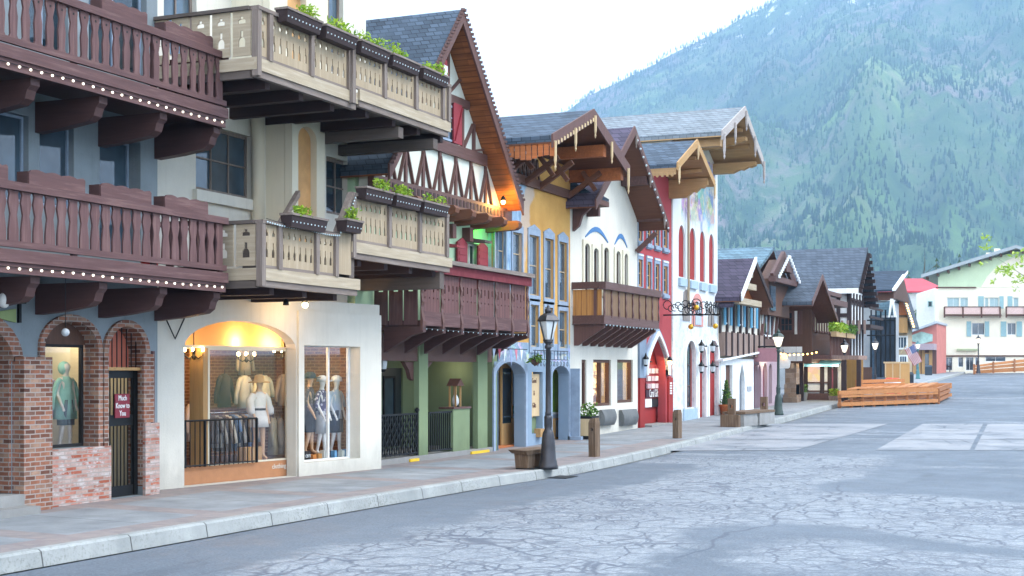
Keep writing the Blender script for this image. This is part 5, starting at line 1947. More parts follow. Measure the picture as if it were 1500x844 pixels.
w4 = []
for px0, px1, p0, p1 in ((725, 740, 398, 335), (750, 764, 402, 341), (774, 789, 432, 345), (797, 810, 437, 350), (818, 830, 441, 355)):
    w4.append((Y(px0, X4), Y(px1, X4), Z(px0, p0, X4), Z((px0 + px1) / 2, p1, X4)))
for px0, px1, p0, p1 in ((776, 788, 508, 446), (797, 809, 508, 450), (818, 830, 510, 455)):
    w4.append((Y(px0, X4), Y(px1, X4), Z(px0, p0, X4), Z(px0, p1, X4)))
A41 = (Y(724), Y(768), .16, Z(746, 530), .42)
A42 = (Y(779), Y(795), .5, Z(787, 545))
A43 = (Y(807), Y(832), .16, Z(820, 536), .3)
MB().plate(fx(X4), yA4, yB4, .15, 8.2, .3, w4 + [A41, A42, A43]).build('wall', mural_yb(), b4)
MB().box(-24, X4 - 1.2, yA4, yB4, .15, 8.15).box(X4 - 1.19, X4 - .305, yA4, yB4, 2.95, 8.15).build('back_block', M['cream'], b4)
for k, w in enumerate(w4):
    window(b4, fx(X4), w[0] - .02, w[1] + .02, w[2] - .02, w[3] + .02, .05, .06, 1, 2, M['tan'], M['glassb'], T=.04)
    sr = MB().plate(fx(X4 + .035), w[0] - .07, w[1] + .07, w[2] - .16, w[3] + .16, .034, [w])
    if k < 5:
        sr.prism([(X4 + .002, w[0] - .1, w[3] + .162), (X4 + .002, w[1] + .1, w[3] + .162), (X4 + .002, (w[0] + w[1]) / 2, w[3] + .3)], (.033, 0, 0))
    sr.build('window_surround', M['bluepaint'], b4)
for h in (A41, A43):
    o = arch((*h, False), 14)
    rng = MB()
    c = (h[0] + h[1]) / 2
    outp = [(h[0], h[2])] + o + [(h[1], h[2])]
    rng.loft([[(X4 + .05, a, b), (X4 + .05, c + (a - c) * 1.13, b + (.12 if b > h[2] + .2 else 0)), (X4 + .001, c + (a - c) * 1.13, b + (.12 if b > h[2] + .2 else 0)), (X4 + .001, a, b)] for a, b in outp])
    rng.build('arch_moulding', M['bluepaint'], b4)
# pier foot
MB().box(X4 + .001, X4 + .32, Y(834), yB4, .15, 2.3).build('pier', M['bluepaint'], b4)
MB().box(X4 + .001, X4 + .4, Y(832), yB4 + .02, .1, .32).build('pier_foot', M['bluepaint'], b4)
# doorway: orange door leaf with tall glass, set back
xd = X4 - .85
d0, d1 = Y(738, xd), Y(765, xd)
do = MB().plate(fx(xd), d0, d1, .2, 2.45, .06, [(d0 + .12, d1 - .14, .95, 2.3)]).build('door', M['honey'], b4)
MB().plate(fx(xd - .03), d0 + .1, d1 - .12, .93, 2.32, .01).build('pane', M['glassb'], do)
MB().plate(fx(xd + .01), d0 + .08, d1 - .1, .91, .95, .05).build('rail', M['bluepaint'], do)
e0, e1 = Y(720, xd), d0 - .06
do = MB().plate(fx(xd + .3), e0, e1, .2, 2.45, .05, [(e0 + .06, e1 - .06, .8, 2.3)]).build('door', M['honey'], b4)
MB().plate(fx(xd + .28), e0 + .05, e1 - .05, .78, 2.32, .01).build('pane', M['glass'], do)
MB().box(xd - .1, X4 - .31, A41[0] - .3, A41[1] + .3, .14, .22).build('threshold', M['cedar'], b4)
tag(MB().lathe((xd + .05, Y(750, xd), 1.02), [(.02, 0), (.12, .06), (.13, .16), (.06, .24)], 12).build('wreath', plain('turquoise_glaze', '4aa0b4', .4), None, True), 'turquoise round ornament behind the glass of the orange door', 'ornament')
# board with carved letters in the narrow recess
nb = thing('shop_sign', 'tan upright board with dark lettering in the recess left of the lamp post', 'sign', (X4 - .1, (A42[0] + A42[1]) / 2, .6))
MB().box(X4 - .2, X4 - .1, A42[0], A42[1], Z(787, 610), Z(787, 548)).build('board', M['pale'], nb)
for i, tx in enumerate(('Good', '&', 'Gifts')):
    text_on(fx(X4 - .094), (A42[0] + A42[1]) / 2, Z(787, 558 + i * 18), tx, .2, 'lettering', M['brown'], nb, 0, squeeze=.7)
MB().plate(fx(X4 - .2), A42[0], A42[1], A42[2], Z(787, 612), .05).build('panel', M['green'], b4)
tag(MB().box(X4 - .05, X4 + .14, Y(785), Y(791), Z(788, 640), Z(788, 628)).build('letter_box', M['honey']), 'small honey-coloured letter box low on the blue pier by the lamp post', 'letter box')
# second arch: green window and orange panel
xs = X4 - .5
MB().plate(fx(xs), Y(800, xs), Y(836, xs), .16, 3.0, .1, [(Y(806, xs) + .1, Y(822, xs) + .1, .95, 2.32)]).build('shop_front', M['bluepaint'], b4)
fr = window(b4, fx(xs), Y(806, xs) + .1, Y(822, xs) + .1, .95, 2.32, 0.01, .06, 1, 1, M['whitep'], plain('green_blind', '6f9a3c', .5))
MB().plate(fx(xs + .05), Y(808, xs), Y(828, xs), .22, .84, .045, [(Y(812, xs), Y(823, xs), .28, .78)]).build('panel', M['honey'], b4)
MB().plate(fx(xs + .03), Y(806, xs), Y(830, xs), 2.38, 2.75, .028).build('panel', M['honey'], b4)
# iron sign frame above the door, hanging basket
isg = thing('iron_sign_bracket', 'scrolled black iron bracket with small pennants above the blue doorway', 'sign bracket', (X4 + .1, Y(750), 3.0))
z_ = Z(770, 512, X4 + .4)
mb = MB().tube([(X4 + .4, Y(722, X4 + .4), z_), (X4 + .4, Y(772, X4 + .4), z_)], .012, 6)
mb.tube([(X4 + .001, Y(745), z_), (X4 + .4, Y(745, X4 + .4), z_)], .012, 6)
mb.build('frame', M['iron'], isg)
rp = random.Random(4)
for k in range(6):
    y = Y(724 + k * 8, X4 + .4)
    MB().prism([(X4 + .4, y - .1, z_ - .01), (X4 + .4, y + .08, z_ - .01), (X4 + .4, y + rp.uniform(-.08, .06), z_ - rp.uniform(.25, .5))], (.006, 0, 0)).build('pennant', plain('pennant_%d' % k, ('b8c4d4', 'c05868', 'd8dce0', '8a98b8', 'c87888', 'd0d4d8')[k], .8), isg)
isg = thing('iron_sign_bracket', 'black iron rail bracket with scrolls on the yellow house behind the lamp head', 'sign bracket', (X4 + .5, Y(806), 3.0))
x_ = X4 + .35
mb = MB()
for zz in (514, 527):
    mb.tube([(x_, Y(781, x_), Z(806, zz, x_)), (x_, Y(832, x_), Z(806, zz, x_))], .012, 6)
for k in range(11):
    y = Y(783 + k * 4.8, x_)
    mb.tube([(x_, y, Z(806, 527, x_)), (x_, y, Z(806, 514, x_))], .008, 5)
    mb.tube([(x_, y + .05 * math.cos(t), Z(806, 533, x_) + .07 * math.sin(t)) for t in [q * PI / 5 for q in range(11)]], .007, 4)
mb.tube([(X4 + .001, Y(828), Z(806, 514)), (x_, Y(828, x_), Z(806, 514, x_))], .012, 5)
mb.build('frame', M['iron'], isg)
hb = thing('hanging_basket', 'small hanging basket of green fern beside the lamp post', 'plant', (X4 + .3, Y(784, X4 + .3), 2.3))
MB().lathe((X4 + .3, Y(784, X4 + .3), Z(784, 536, X4 + .3)), [(.02, 0), (.1, .05), (.13, .16)], 12).build('basket', M['brown'], hb, True)
leaves(MB(), (X4 + .3, Y(784, X4 + .3), Z(784, 531, X4 + .3)), .16, .16, .2, 90, .07).build('foliage', M['leafd'], hb, weld=False)
MB().tube([(X4 + .3, Y(784, X4 + .3), Z(784, 531, X4 + .3)), (X4 + .3, Y(784, X4 + .3), Z(784, 512, X4 + .3))], .006, 5).build('chain', M['iron'], hb)

# gable prow roof
ya4, ym4, yb4 = 33.24, 36.23, 39.22
ro4 = gable_roof(b4, -22, -13.3, ya4, ym4, yb4, 8.0, 9.14, 8.0, .16, 'slate2', 'brownx', 'plumz', .3)
MB().prism([(X4 - .02, yA4, 7.45), (X4 - .02, yB4, 7.45), (X4 - .02, yB4, 8.04), (X4 - .02, ym4, 9.1), (X4 - .02, yA4, 8.2)], (-.25, 0, 0)).build('gable_wall', M['brownz'], b4)
MB().box(X4 + .002, X4 + .1, yA4 - .02, yB4, 7.25, 7.5).build('sill_beam', M['brown'], b4)
def purlin(par, x0, x1, y, px, pt, pb, mat, w=.22, carved=False, name='purlin'):
    zt, zb = ZatY(px, pt, y), ZatY(px, pb, y)
    h = zt - zb
    if carved:
        L = x1 - x0
        pts = [(x0, zt), (x1, zt), (x1, zt - h * .35), (x1 - .12 * L, zt - h * .55), (x1 - .18 * L, zt - h * .5), (x1 - .3 * L, zt - h * .75), (x1 - .38 * L, zt - h * .7), (x1 - .55 * L, zb), (x0, zb)]
        MB().prism([(a, y - w / 2, b) for a, b in pts], (0, w, 0)).build(name, M[mat], par)
    else:
        MB().box(x0, x1, y - w / 2, y + w / 2, zb, zt).build(name, M[mat], par)


purlin(ro4, X4, -13.4, yb4 - .25, 875, 247, 266, 'cedary')
purlin(ro4, X4, -13.4, 37.5, 850, 215, 232, 'cedary')
purlin(ro4, X4, -13.45, ya4 + .3, 790, 203, 214, 'cedary')
for y in (yA4 + .15, yA4 + 1.6, ym4 + .2, yB4 - .3):
    MB().bar((X4 + .05, y, 7.3), (-13.95, y, 7.95), .12, .14).build('brace', M['brownx'], ro4)
    MB().bar((X4 + .5, y, 8.0), (-14.1, y, 7.45), .1, .12).build('brace', M['brownx'], ro4)
tr = MB()
for k in range(9):
    y = yA4 + .2 + k * .27
    tr.bar((X4 + .06, y, 7.5), (X4 + .06, y + .13, 8.05), .06, .05, (1, 0, 0))
    tr.bar((X4 + .06, y + .27, 7.5), (X4 + .06, y + .13, 8.05), .06, .05, (1, 0, 0))
tr.build('truss', M['brownz'], b4)
cx_ = MB()
for k in range(10):
    cx_.box(X4 + .2 + k * .16, X4 + .33 + k * .16, ya4 + .02, ya4 + .06, 7.62 + .05 * math.sin(k), 7.98)
cx_.build('eave_board', M['cedar'], ro4)


def pendants(par, x, pts, L=.55, w=.05, m='pale'):
    for y, z, l in pts:
        MB().lathe((x, y, z - l), [(.004, 0), (w * .4, l * .12), (w * .25, l * .18), (w * .5, l * .35), (w * .5, l)], 6).build('pendant', M[m], par)


def along(ym, zm, ye, ze, u):
    return ym + (ye - ym) * u, zm + (ze - zm) * u


pts = []
for e, u in ((-1, .98), (-1, .5), (0, 0), (1, .45), (1, .93)):
    y, z = along(ym4, 9.14, ya4 if e < 0 else yb4, 8.0, u)
    pts.append((y, z, .62 if u < .9 else .75))
pendants(ro4, -13.22, pts, w=.08)
for k in range(14):
    y, z = along(ym4, 9.14, ya4, 8.0, (k + .5) / 14)
    MB().box(-13.24, -13.23, y - .05, y + .05, z - .14, z - .04).build('carved_drop', M['pale'], ro4)

# ================================================================ white house with wooden balcony
b5 = thing('shop_building', 'white plastered house with honey wooden balcony and steep dark prow gable', 'building', (-15.1, 42.2, .2))
yA5, yB5 = 38.97, 45.28
X5 = -15.02
w5 = []
for px0, px1, p0, p1 in ((855, 862, 420, 357), (868, 875, 424, 364), (883, 890, 428, 363), (901, 907, 432, 368), (913, 918, 434, 372)):
    w5.append((Y(px0, X5), Y(px1, X5), 4.55, Z((px0 + px1) / 2, p1, X5), .14))
s5 = [(Y(852, X5), Y(859, X5), Z(855, 598, X5), Z(855, 527, X5)), (Y(869, X5), Y(895, X5), Z(880, 595, X5), Z(880, 527, X5)), (Y(904, X5), Y(927, X5), Z(915, 590, X5), Z(915, 527, X5))]
mb = MB().plate(fx(X5), yA5, yB5, .0, 8.2, .35, w5 + s5)
mb.build('wall', M['white'], b5)
MB().box(-24, X5 - 1.6, yA5, yB5, 0, 8.1).box(X5 - 1.59, X5 - .355, yA5, yB5, 2.75, 8.1).build('back_block', M['white'], b5)
for w in w5:
    window(b5, fx(X5), w[0] - .02, w[1] + .02, w[2] - .02, w[3] + .02, .04, .05, 1, 1, M['brownz'], M['glass'], T=.04)
    c = (w[0] + w[1]) / 2
    MB().plate(fx(X5 + .05), w[0] - .14, w[1] + .14, w[2], w[3] + .1, .048, [(w[0], w[1], w[2], w[3], .14)]).build('window_surround', M['cream'], b5)
lit = NT('lit_shop_window')
p = lit.pos()
nn = lit.noise(lit.mapv(p, (1, 3, 1.2)), 2.6, 6, .7)
bk = lit.n('TexBrick', offset=.5, ins={'Vector': lit.wallvec(p), 'Color1': (1, .45, .08, 1), 'Color2': (1, .62, .2, 1), 'Mortar': (.35, .14, .03, 1), 'Scale': 1.0, 'Mortar Size': .02, 'Brick Width': .35, 'Row Height': .2})
cc = lit.mix(lit.ramp(nn, [(.42, 0.0), (.7, 1.0)]), bk.outputs[0], (1, .86, .55))
e = lit.n('Emission', ins={'Color': cc, 'Strength': lit.n('MapRange', ins={0: nn, 1: .3, 2: .7, 3: .12, 4: .7}).outputs[0]})
lit.n('OutputMaterial', ins={0: e.outputs[0]})
M['litwin'] = lit.mat
for i, w in enumerate(s5):
    fr = MB().plate(fx(X5 - .05), w[0], w[1], w[2], w[3], .12, [(w[0] + .09, (w[0] + w[1]) / 2 - .05, w[2] + .09, w[3] - .09), ((w[0] + w[1]) / 2 + .05, w[1] - .09, w[2] + .09, w[3] - .09)] if i == 1 else [(w[0] + .09, w[1] - .09, w[2] + .09, w[3] - .09)]).build('shop_window', M['brownz'], b5)
    MB().plate(fx(X5 - .12), w[0] + .05, w[1] - .05, w[2] + .05, w[3] - .05, .012).build('pane', M['glassc'], fr)
    MB().plate(fx(X5 - 1.2), w[0] - .6, w[1] + .6, w[2] - .3, w[3] + .2, .05).build('lit_display', M['litwin'], b5)
    lamp_pt((X5 - .75, (w[0] + w[1]) / 2, w[3] - .15), 6 if i else 4, (1, .58, .2), .1, parent=b5)
rb = MB()
for k in range(4):
    rb.box(X5 - 1.15, X5 - .7, s5[0][0], s5[2][1] + .3, .8 + .42 * k, .83 + .42 * k)
rb.build('shelf', M['honey'], b5)
rj = random.Random(9)
for k in range(26):
    y = rj.uniform(s5[1][0], s5[2][1])
    z = .832 + .42 * rj.randrange(4)
    if z < s5[1][2] - .1 or z > s5[1][3]:
        continue
    o = MB().lathe((X5 - .85 + rj.uniform(-.1, .1), y, z), [(.05, 0), (.07, .08), (.06, .16), (.025, .2), (.025, .26)], 8).build('jar', plain('amber_jar_%d' % k, rj.choice(('a86a2c', '7a4a24', 'c8a060', 'd0c4a0')), .3), None, True)
    tag(o, 'small glass jar on the lit shelves behind the white shop windows', 'jar', 'jars on the lit shelves')
# swelling stone sill bowls below the windows
for px0, px1, pz, lab in ((876, 897, 611, 0), (905, 929, 610, 1)):
    a, b = Y(px0, X5), Y(px1, X5)
    z0, z1 = Z((px0 + px1) / 2, 623, X5), Z((px0 + px1) / 2, 600, X5)
    rings = []
    for k in range(7):
        t = k / 6
        z = z0 + (z1 - z0) * t
        d = .06 + .13 * math.sin(PI * (.15 + .75 * t))
        rings.append([(X5 + .003, a + .1, z), (X5 + d, a + .05 + .1 * (1 - t), z), (X5 + d, b - .05 - .1 * (1 - t), z), (X5 + .003, b - .1, z)])
    MB().loft(rings).build('stone_apron', plaster('dark_stone_%d' % lab, '6c6f70', .3, .3), b5)
# painted blue crowns over the windows
for a, b, pk in ((857, 890, 0), (900, 918, 1)):
    y0_, y1_ = Y(a, X5), Y(b, X5)
    z0_ = Z((a + b) / 2, 352 if pk == 0 else 361, X5)
    n = 10
    lo_ = [(X5 + .003, y0_ + (y1_ - y0_) * k / n, z0_ + .26 * math.sin(PI * k / n)) for k in range(n + 1)]
    hi_ = [(X5 + .003, q[1], q[2] + .11 * math.sin(PI * k / n) + .04) for k, q in enumerate(lo_)]
    MB().prism(lo_ + hi_[::-1], (.02, 0, 0)).build('painted_crown', plain('cornflower_paint', '4a78a8', .8), b5)
# balcony
xb5 = -14.05
ys5, ye5 = 39.2, 44.45
bl5 = MB().box(X5, xb5 - .05, ys5, ye5, 3.62, 3.74).build('balcony', M['plum'], b5)
MB().box(xb5 - .04, xb5 + .03, ys5 - .03, ye5 + .03, 3.6, 3.86).build('fascia', M['plum'], bl5)
MB().box(xb5 - .12, xb5 + .1, ys5 - .1, ye5 + .1, 4.62, 4.84).build('top_rail', M['plum'], bl5)
MB().box(X5 + .01, xb5 - .05, ys5 - .025, ys5 + .02, 3.6, 3.86).build('fascia', M['plum'], bl5)
MB().box(X5 + .01, xb5 - .13, ys5 - .09, ys5 + .06, 4.64, 4.84).build('top_rail', M['plum'], bl5)
NB = 8
hb_ = NT('honey_boards')
p = hb_.pos()
x, y, z = hb_.xyz(p)
g = hb_.noise(hb_.mapv(p, (16, 16, 1.2)), 1.0, 5)
j = hb_.mth('LESS_THAN', hb_.mth('MODULO', hb_.mth('ADD', hb_.mth('ADD', x, y), 100), .17), .02)
c = hb_.mix(hb_.ramp(g, [(.3, 0.0), (.7, 1.0)]), srgb('a5703a'), srgb('bd8a50'))
c = hb_.mix(hb_.mth('MULTIPLY', j, .7), c, srgb('5a3a26'))
M['boards'] = hb_.out(c, .6, hb_.bump(hb_.mth('SUBTRACT', g, j), .3, .01), .3)
M['boardsd'] = boardm('brown_boarding', '7d6248', .17)
for k in range(NB):
    a, b = ys5 + (ye5 - ys5) * k / NB, ys5 + (ye5 - ys5) * (k + 1) / NB
    MB().box(xb5 - .03, xb5 + .005, a + .05, b - .05, 3.862, 4.618).build('board_panel', M['boardsd'], bl5)
MB().box(X5 + .02, xb5 - .3, ys5 - .01, ys5 + .02, 3.862, 4.62).build('board_panel', M['boards'], bl5)
MB().box(xb5 - .2, xb5 - .06, ys5 - .01, ys5 + .02, 3.862, 4.62).build('board_panel', M['boards'], bl5)
MB().box(xb5 - .3, xb5 - .2, ys5 - .03, ys5 + .03, 3.862, 4.635).build('post', M['plumz'], bl5)
pp = [(0, 3.8), (.03, 3.8), (.05, 3.95), (.02, 4.15), (.04, 4.3), (.02, 4.5), (.05, 4.615), (0, 4.615)]
for k in range(NB + 1):
    y = ys5 + (ye5 - ys5) * k / NB
    MB().prism([(xb5 + .007 + x, y - .04, z) for x, z in pp], (0, .08, 0)).build('post', M['plumz'], bl5)
f0 = None
for k in range(8):
    y = ys5 + .15 + k * .7
    if f0 is None:
        f0 = MB().prism([(X5 + .01, y - .06, 2.98), (X5 + .12, y - .06, 2.98), (xb5 - .02, y - .06, 3.5), (xb5 - .02, y - .06, 3.6), (X5 + .01, y - .06, 3.6)], (0, .12, 0)).build('bracket', M['plumz'], bl5)
    else:
        put(f0, 'bracket', bl5, (0, .7 * k, 0))
string_lights([(xb5 + .04, ys5, 3.6), (xb5 + .04, ye5, 3.6)], 'pale bulbs along the foot of the honey wooden balcony', .01, 17, .024, .02, mat='bulbcool')
# little hood roof at the upper left
h0, h1 = 38.98, 40.3
hd = MB().hexa([(X5, h0, 7.5), (X5 + .75, h0, 7.3), (X5 + .75, h1, 7.3), (X5, h1, 7.5), (X5, h0, 7.85), (X5 + .75, h0, 7.38), (X5 + .75, h1, 7.38), (X5, h1, 7.85)]).build('hood', M['dslate'], b5)
MB().box(X5 + .01, X5 + .76, h0 + .01, h1 - .01, 7.14, 7.29).build('hood_beam', M['brown'], hd)
MB().prism([(X5 + .01, h0 + .2, 7.13), (X5 + .65, h0 + .2, 7.13), (X5 + .5, h0 + .2, 6.95), (X5 + .3, h0 + .2, 6.8), (X5 + .2, h0 + .2, 6.5), (X5 + .01, h0 + .2, 6.35)], (0, .15, 0)).build('bracket', M['plumz'], hd)
MB().prism([(X5 + .01, h1 + .05, 7.8), (X5 + .4, h1 + .05, 7.7), (X5 + .4, h1 + .05, 6.9), (X5 + .01, h1 + .05, 6.9)], (0, .16, 0)).build('bracket', M['plumz'], hd)
# steep gable
ya5, ym5, yb5 = 38.6, 42.1, 45.65
MB().prism([(X5 - .02, yA5, 7.2), (X5 - .02, yB5, 7.2), (X5 - .02, yB5, 7.4), (X5 - .02, ym5, 9.6), (X5 - .02, 39.1, 7.5)], (-.3, 0, 0)).build('gable_wall', M['white'], b5)
ro5 = gable_roof(b5, -23, -14.1, ya5, ym5, yb5, 6.98, 9.66, 6.98, .16, 'purple', 'brownx', 'plumz', .26)
purlin(ro5, X5, -14.15, yb5 - .35, 948, 312, 325, 'plum')
purlin(ro5, X5, -14.15, 43.7, 932, 257, 272, 'plum')
MB().bar((X5 + .05, yb5 - .6, 6.2), (-14.3, yb5 - .6, 6.8), .14, .14).build('brace', M['plumz'], ro5)
pendants(ro5, -14.03, [(*along(ym5, 9.66, yb5, 6.98, u), .45) for u in (0.02, .42, .85)], w=.07, m='weath')
string_lights([(-14.02, ym5, 9.55), (-14.02, yb5, 6.9)], 'white bulbs down the edge of the steep dark prow gable', .0, 12, .035, .02, mat='bulbcool')
# ================================================================ red house and tall white house
b6 = thing('shop_building', 'red plastered house with yellow-framed windows over a pointed stone arch', 'building', (-15.1, 47.2, .3))
X6 = -15.04
yA6, yB6 = 45.3, 49.18
M['red'] = plaster('red_plaster', 'a84a4e', .1, .15)
M['redd'] = plaster('deep_red_paint', '96302e', .08, .1, .6)
rows = []
for px0, px1 in ((934, 940), (947, 953), (959, 965), (971, 977)):
    for t0, b0 in ((0, 0), (1, 0)):
        pm = (px0 + px1) / 2
        d = (pm - 955) * .27
        p1, p0 = ((331 + d - 2, 358 + d), (388 + d - 3, 425 + d))[t0]
        rows.append((Y(px0, X6), Y(px1, X6), Z(pm, p0, X6), Z(pm, p1, X6)))
A6 = (Y(944, X6), Y(975, X6), .25, Z(958, 491, X6), 1.2, True)
MB().plate(fx(X6), yA6, yB6, 0, 9.0, .3, rows + [A6]).build('wall', M['red'], b6)
MB().box(-24, X6 - 1.6, yA6, yB6, 0, 8.95).box(X6 - 1.59, X6 - .305, yA6, yB6, 3.9, 8.95).build('back_block', M['red'], b6)
for w in rows:
    window(b6, fx(X6), w[0] - .02, w[1] + .02, w[2] - .02, w[3] + .02, .02, .11, 1, 2, M['honey'], M['glass'], T=.04)
    sr = MB().plate(fx(X6 + .04), w[0] - .08, w[1] + .08, w[2] - .2, w[3] + .2, .038, [w])
    sr.box(X6 + .042, X6 + .09, w[0] - .1, w[1] + .1, w[2] - .16, w[2] - .05)
    sr.build('window_surround', M['bluepaint'], b6)
    MB().plate(fx(X6 + .06), w[0] - .06, w[1] + .06, w[3] + .12, w[3] + .17, .018).build('painted_frieze', M['whitep'], b6)
# pointed arch mouldings
for w_, pr, m in ((.32, .1, 'bluepaint'), (.14, .16, 'whitep')):
    o = arch(A6, 20)
    c = (A6[0] + A6[1]) / 2
    hw = (A6[1] - A6[0]) / 2
    outp = [(A6[0], 2.1)] + o + [(A6[1], 2.1)]
    zs = A6[3] - A6[4]
    MB().loft([[(X6 + pr, a, b), (X6 + pr, c + (a - c) * (hw + w_) / hw, zs + (b - zs) * (A6[4] + w_) / A6[4]), (X6 + .001, c + (a - c) * (hw + w_) / hw, zs + (b - zs) * (A6[4] + w_) / A6[4]), (X6 + .001, a, b)] for a, b in outp]).build('arch_moulding', M[m], b6)
MB().box(X6 + .001, X6 + .09, yA6, A6[0] - .05, 2.0, 3.7).build('painted_stone', plaster('grey_blue_stone', '8494a6', .3, .3), b6)
for a, b in ((yA6 + .1, A6[0] - .16), (A6[1] + .16, yB6 - .02)):
    MB().box(X6 + .001, X6 + .07, a, b, .0, 2.0).build('red_panel', M['redd'], b6)
MB().plate(fx(X6 - .36), A6[0] - .3, A6[1] + 1.0, .2, 4.2, .1).build('niche_back', M['redd'], b6)
MB().box(X6 - .34, X6 + .3, A6[0] - .1, A6[1] + .1, .1, .4).build('door_step', M['conc'], b6)
# display case with rows of little packets, lettering board, notice
dc = thing('display_case', 'dark display case with rows of pale packets inside the red pointed arch', 'display case', (X6 - .8, Y(950, X6 - .8), 1.0))
xd = X6 - .3
a, b = Y(946, xd), Y(968, xd)
MB().box(xd - .04, xd, a, b, Z(957, 562, xd), Z(957, 534, xd)).build('case', M['redpaint'], dc)
for r in range(3):
    for k in range(4):
        c0 = a + (b - a) * (k + .1) / 4
        MB().box(xd + .002, xd + .06, c0, c0 + (b - a) * .2, Z(957, 547 + 11 * r, xd), Z(957, 540 + 11 * r, xd)).build('packet', plain('packet_%d%d' % (r, k), ('c8b4b4', 'd0c4c0', 'b8a0a4', 'd8ccc8')[(r + k) % 4], .6), dc)
sg = thing('shop_sign', 'dark board lettered in white old-style script inside the red pointed arch', 'sign', (xd, (a + b) / 2, 1.6))
MB().box(xd - .02, xd + .02, a, b, Z(957, 582, xd), Z(957, 571, xd)).build('board', plain('dark_sign', '3c2030', .5), sg)
text_on(fx(xd + .026), (a + b) / 2, Z(957, 576.5, xd), 'Carol Gifts', .4, 'lettering', M['whitep'], sg, 0, squeeze=.62)
sg = thing('notice', 'white notice beside a black panel low inside the red pointed arch', 'notice', (xd, a, 1.0))
MB().box(xd - .02, xd + .02, a - .1, Y(954, xd), Z(957, 596, xd), Z(957, 584, xd)).build('paper', M['whitep'], sg)
MB().box(xd - .02, xd + .03, Y(954, xd) + .02, Y(964, xd), Z(957, 596, xd), Z(957, 584, xd)).build('panel', M['black'], sg)
sg = thing('notice', 'small grid of white cards on the red panel right of the pointed arch', 'notice', (X6 + .1, Y(986, X6), 1.5))
for r in range(5):
    for k in range(2):
        y0_ = Y(981.5 + 4.5 * k, X6 + .08)
        MB().box(X6 + .072, X6 + .09, y0_, y0_ + .2, Z(983, 562.5 + 3.7 * r, X6), Z(983, 560 + 3.7 * r, X6)).build('card', M['whitep'], sg)
small_lamp('lit warm lantern fixed right of the red pointed arch', (X6 + .25, Y(981, X6 + .25), Z(981, 531, X6 + .25)), (1, .66, .28), 3, 4, .08)
wl2 = thing('wall_lantern', 'unlit black wall lantern left of the red pointed arch', 'lantern', (X6 + .2, Y(946, X6 + .2), 2.2))
lantern_at(wl2, X6 + .2, Y(946, X6 + .2), Z(946, 537, X6 + .2), .9)
MB().box(X6 + .001, X6 + .2, Y(945.4, X6), Y(946.6, X6), Z(946, 531, X6), Z(946, 529, X6)).build('bracket', M['iron'], wl2)
# small honey gable
ya6, ym6, yb6 = 44.9, 47.2, 49.45
gable_r6 = gable_roof(b6, -22, -13.55, ya6, ym6, yb6, 8.9, 10.0, 8.85, .14, 'slate2', 'honeyx', 'honey', .22)
MB().prism([(X6 - .02, yA6, 8.7), (X6 - .02, yB6, 8.7), (X6 - .02, yB6, 9.0), (X6 - .02, ym6, 9.9), (X6 - .02, yA6, 9.0)], (-.25, 0, 0)).build('gable_wall', M['red'], b6)
purlin(gable_r6, X6, -13.62, yb6 - .5, 1005, 263, 290, 'honeyx', .2, True, 'carved_beam')
purlin(gable_r6, X6, -13.65, ya6 + .3, 965, 240, 249, 'honeyx')
for y in (45.9, 46.7, 47.7, 48.4):
    e_ = 1.1 * abs(y - ym6) / 2.25
    MB().bar((-13.7, y, 9.85 - e_), (-14.9, y, 9.8 - e_), .1, .12).build('brace', M['honeyx'], gable_r6)
pendants(gable_r6, -13.48, [(ya6 + .06, 8.95, .6), (ym6, 9.95, .5), (yb6 - .1, 8.9, .55)], w=.08)
ev = MB()
for k in range(16):
    ev.box(X6 + .1 + .085 * k, X6 + .1 + .085 * k + .08, ya6 + .01, ya6 + .05, 8.62 + .05 * (k % 2), 8.88)
ev.build('eave_board', M['honeyx'], gable_r6)

# ---------------------------------------------------------------- tall white house
b7 = thing('shop_building', 'tall white house with narrow red arched windows and a broad silvered prow gable', 'building', (-15.1, 52.2, .4))
X7 = -15.0
yA7, yB7 = 49.2, 55.3
w7 = []
for px0, px1, t, bt in ((994, 1003, 330, 406), (1010, 1019, 334, 410), (1025, 1033, 339, 413), (1038.5, 1046, 343, 416)):
    w7.append((Y(px0, X7), Y(px1, X7), Z((px0 + px1) / 2, bt, X7), Z((px0 + px1) / 2, t, X7), .5))
D7 = [(Y(1003, X7), Y(1017, X7), Z(1010, 597, X7), Z(1010, 499, X7), .6), (Y(1022, X7), Y(1032, X7), .35, Z(1027, 507, X7), .5), (Y(1037, X7), Y(1050, X7), .35, Z(1043, 499, X7), .6)]


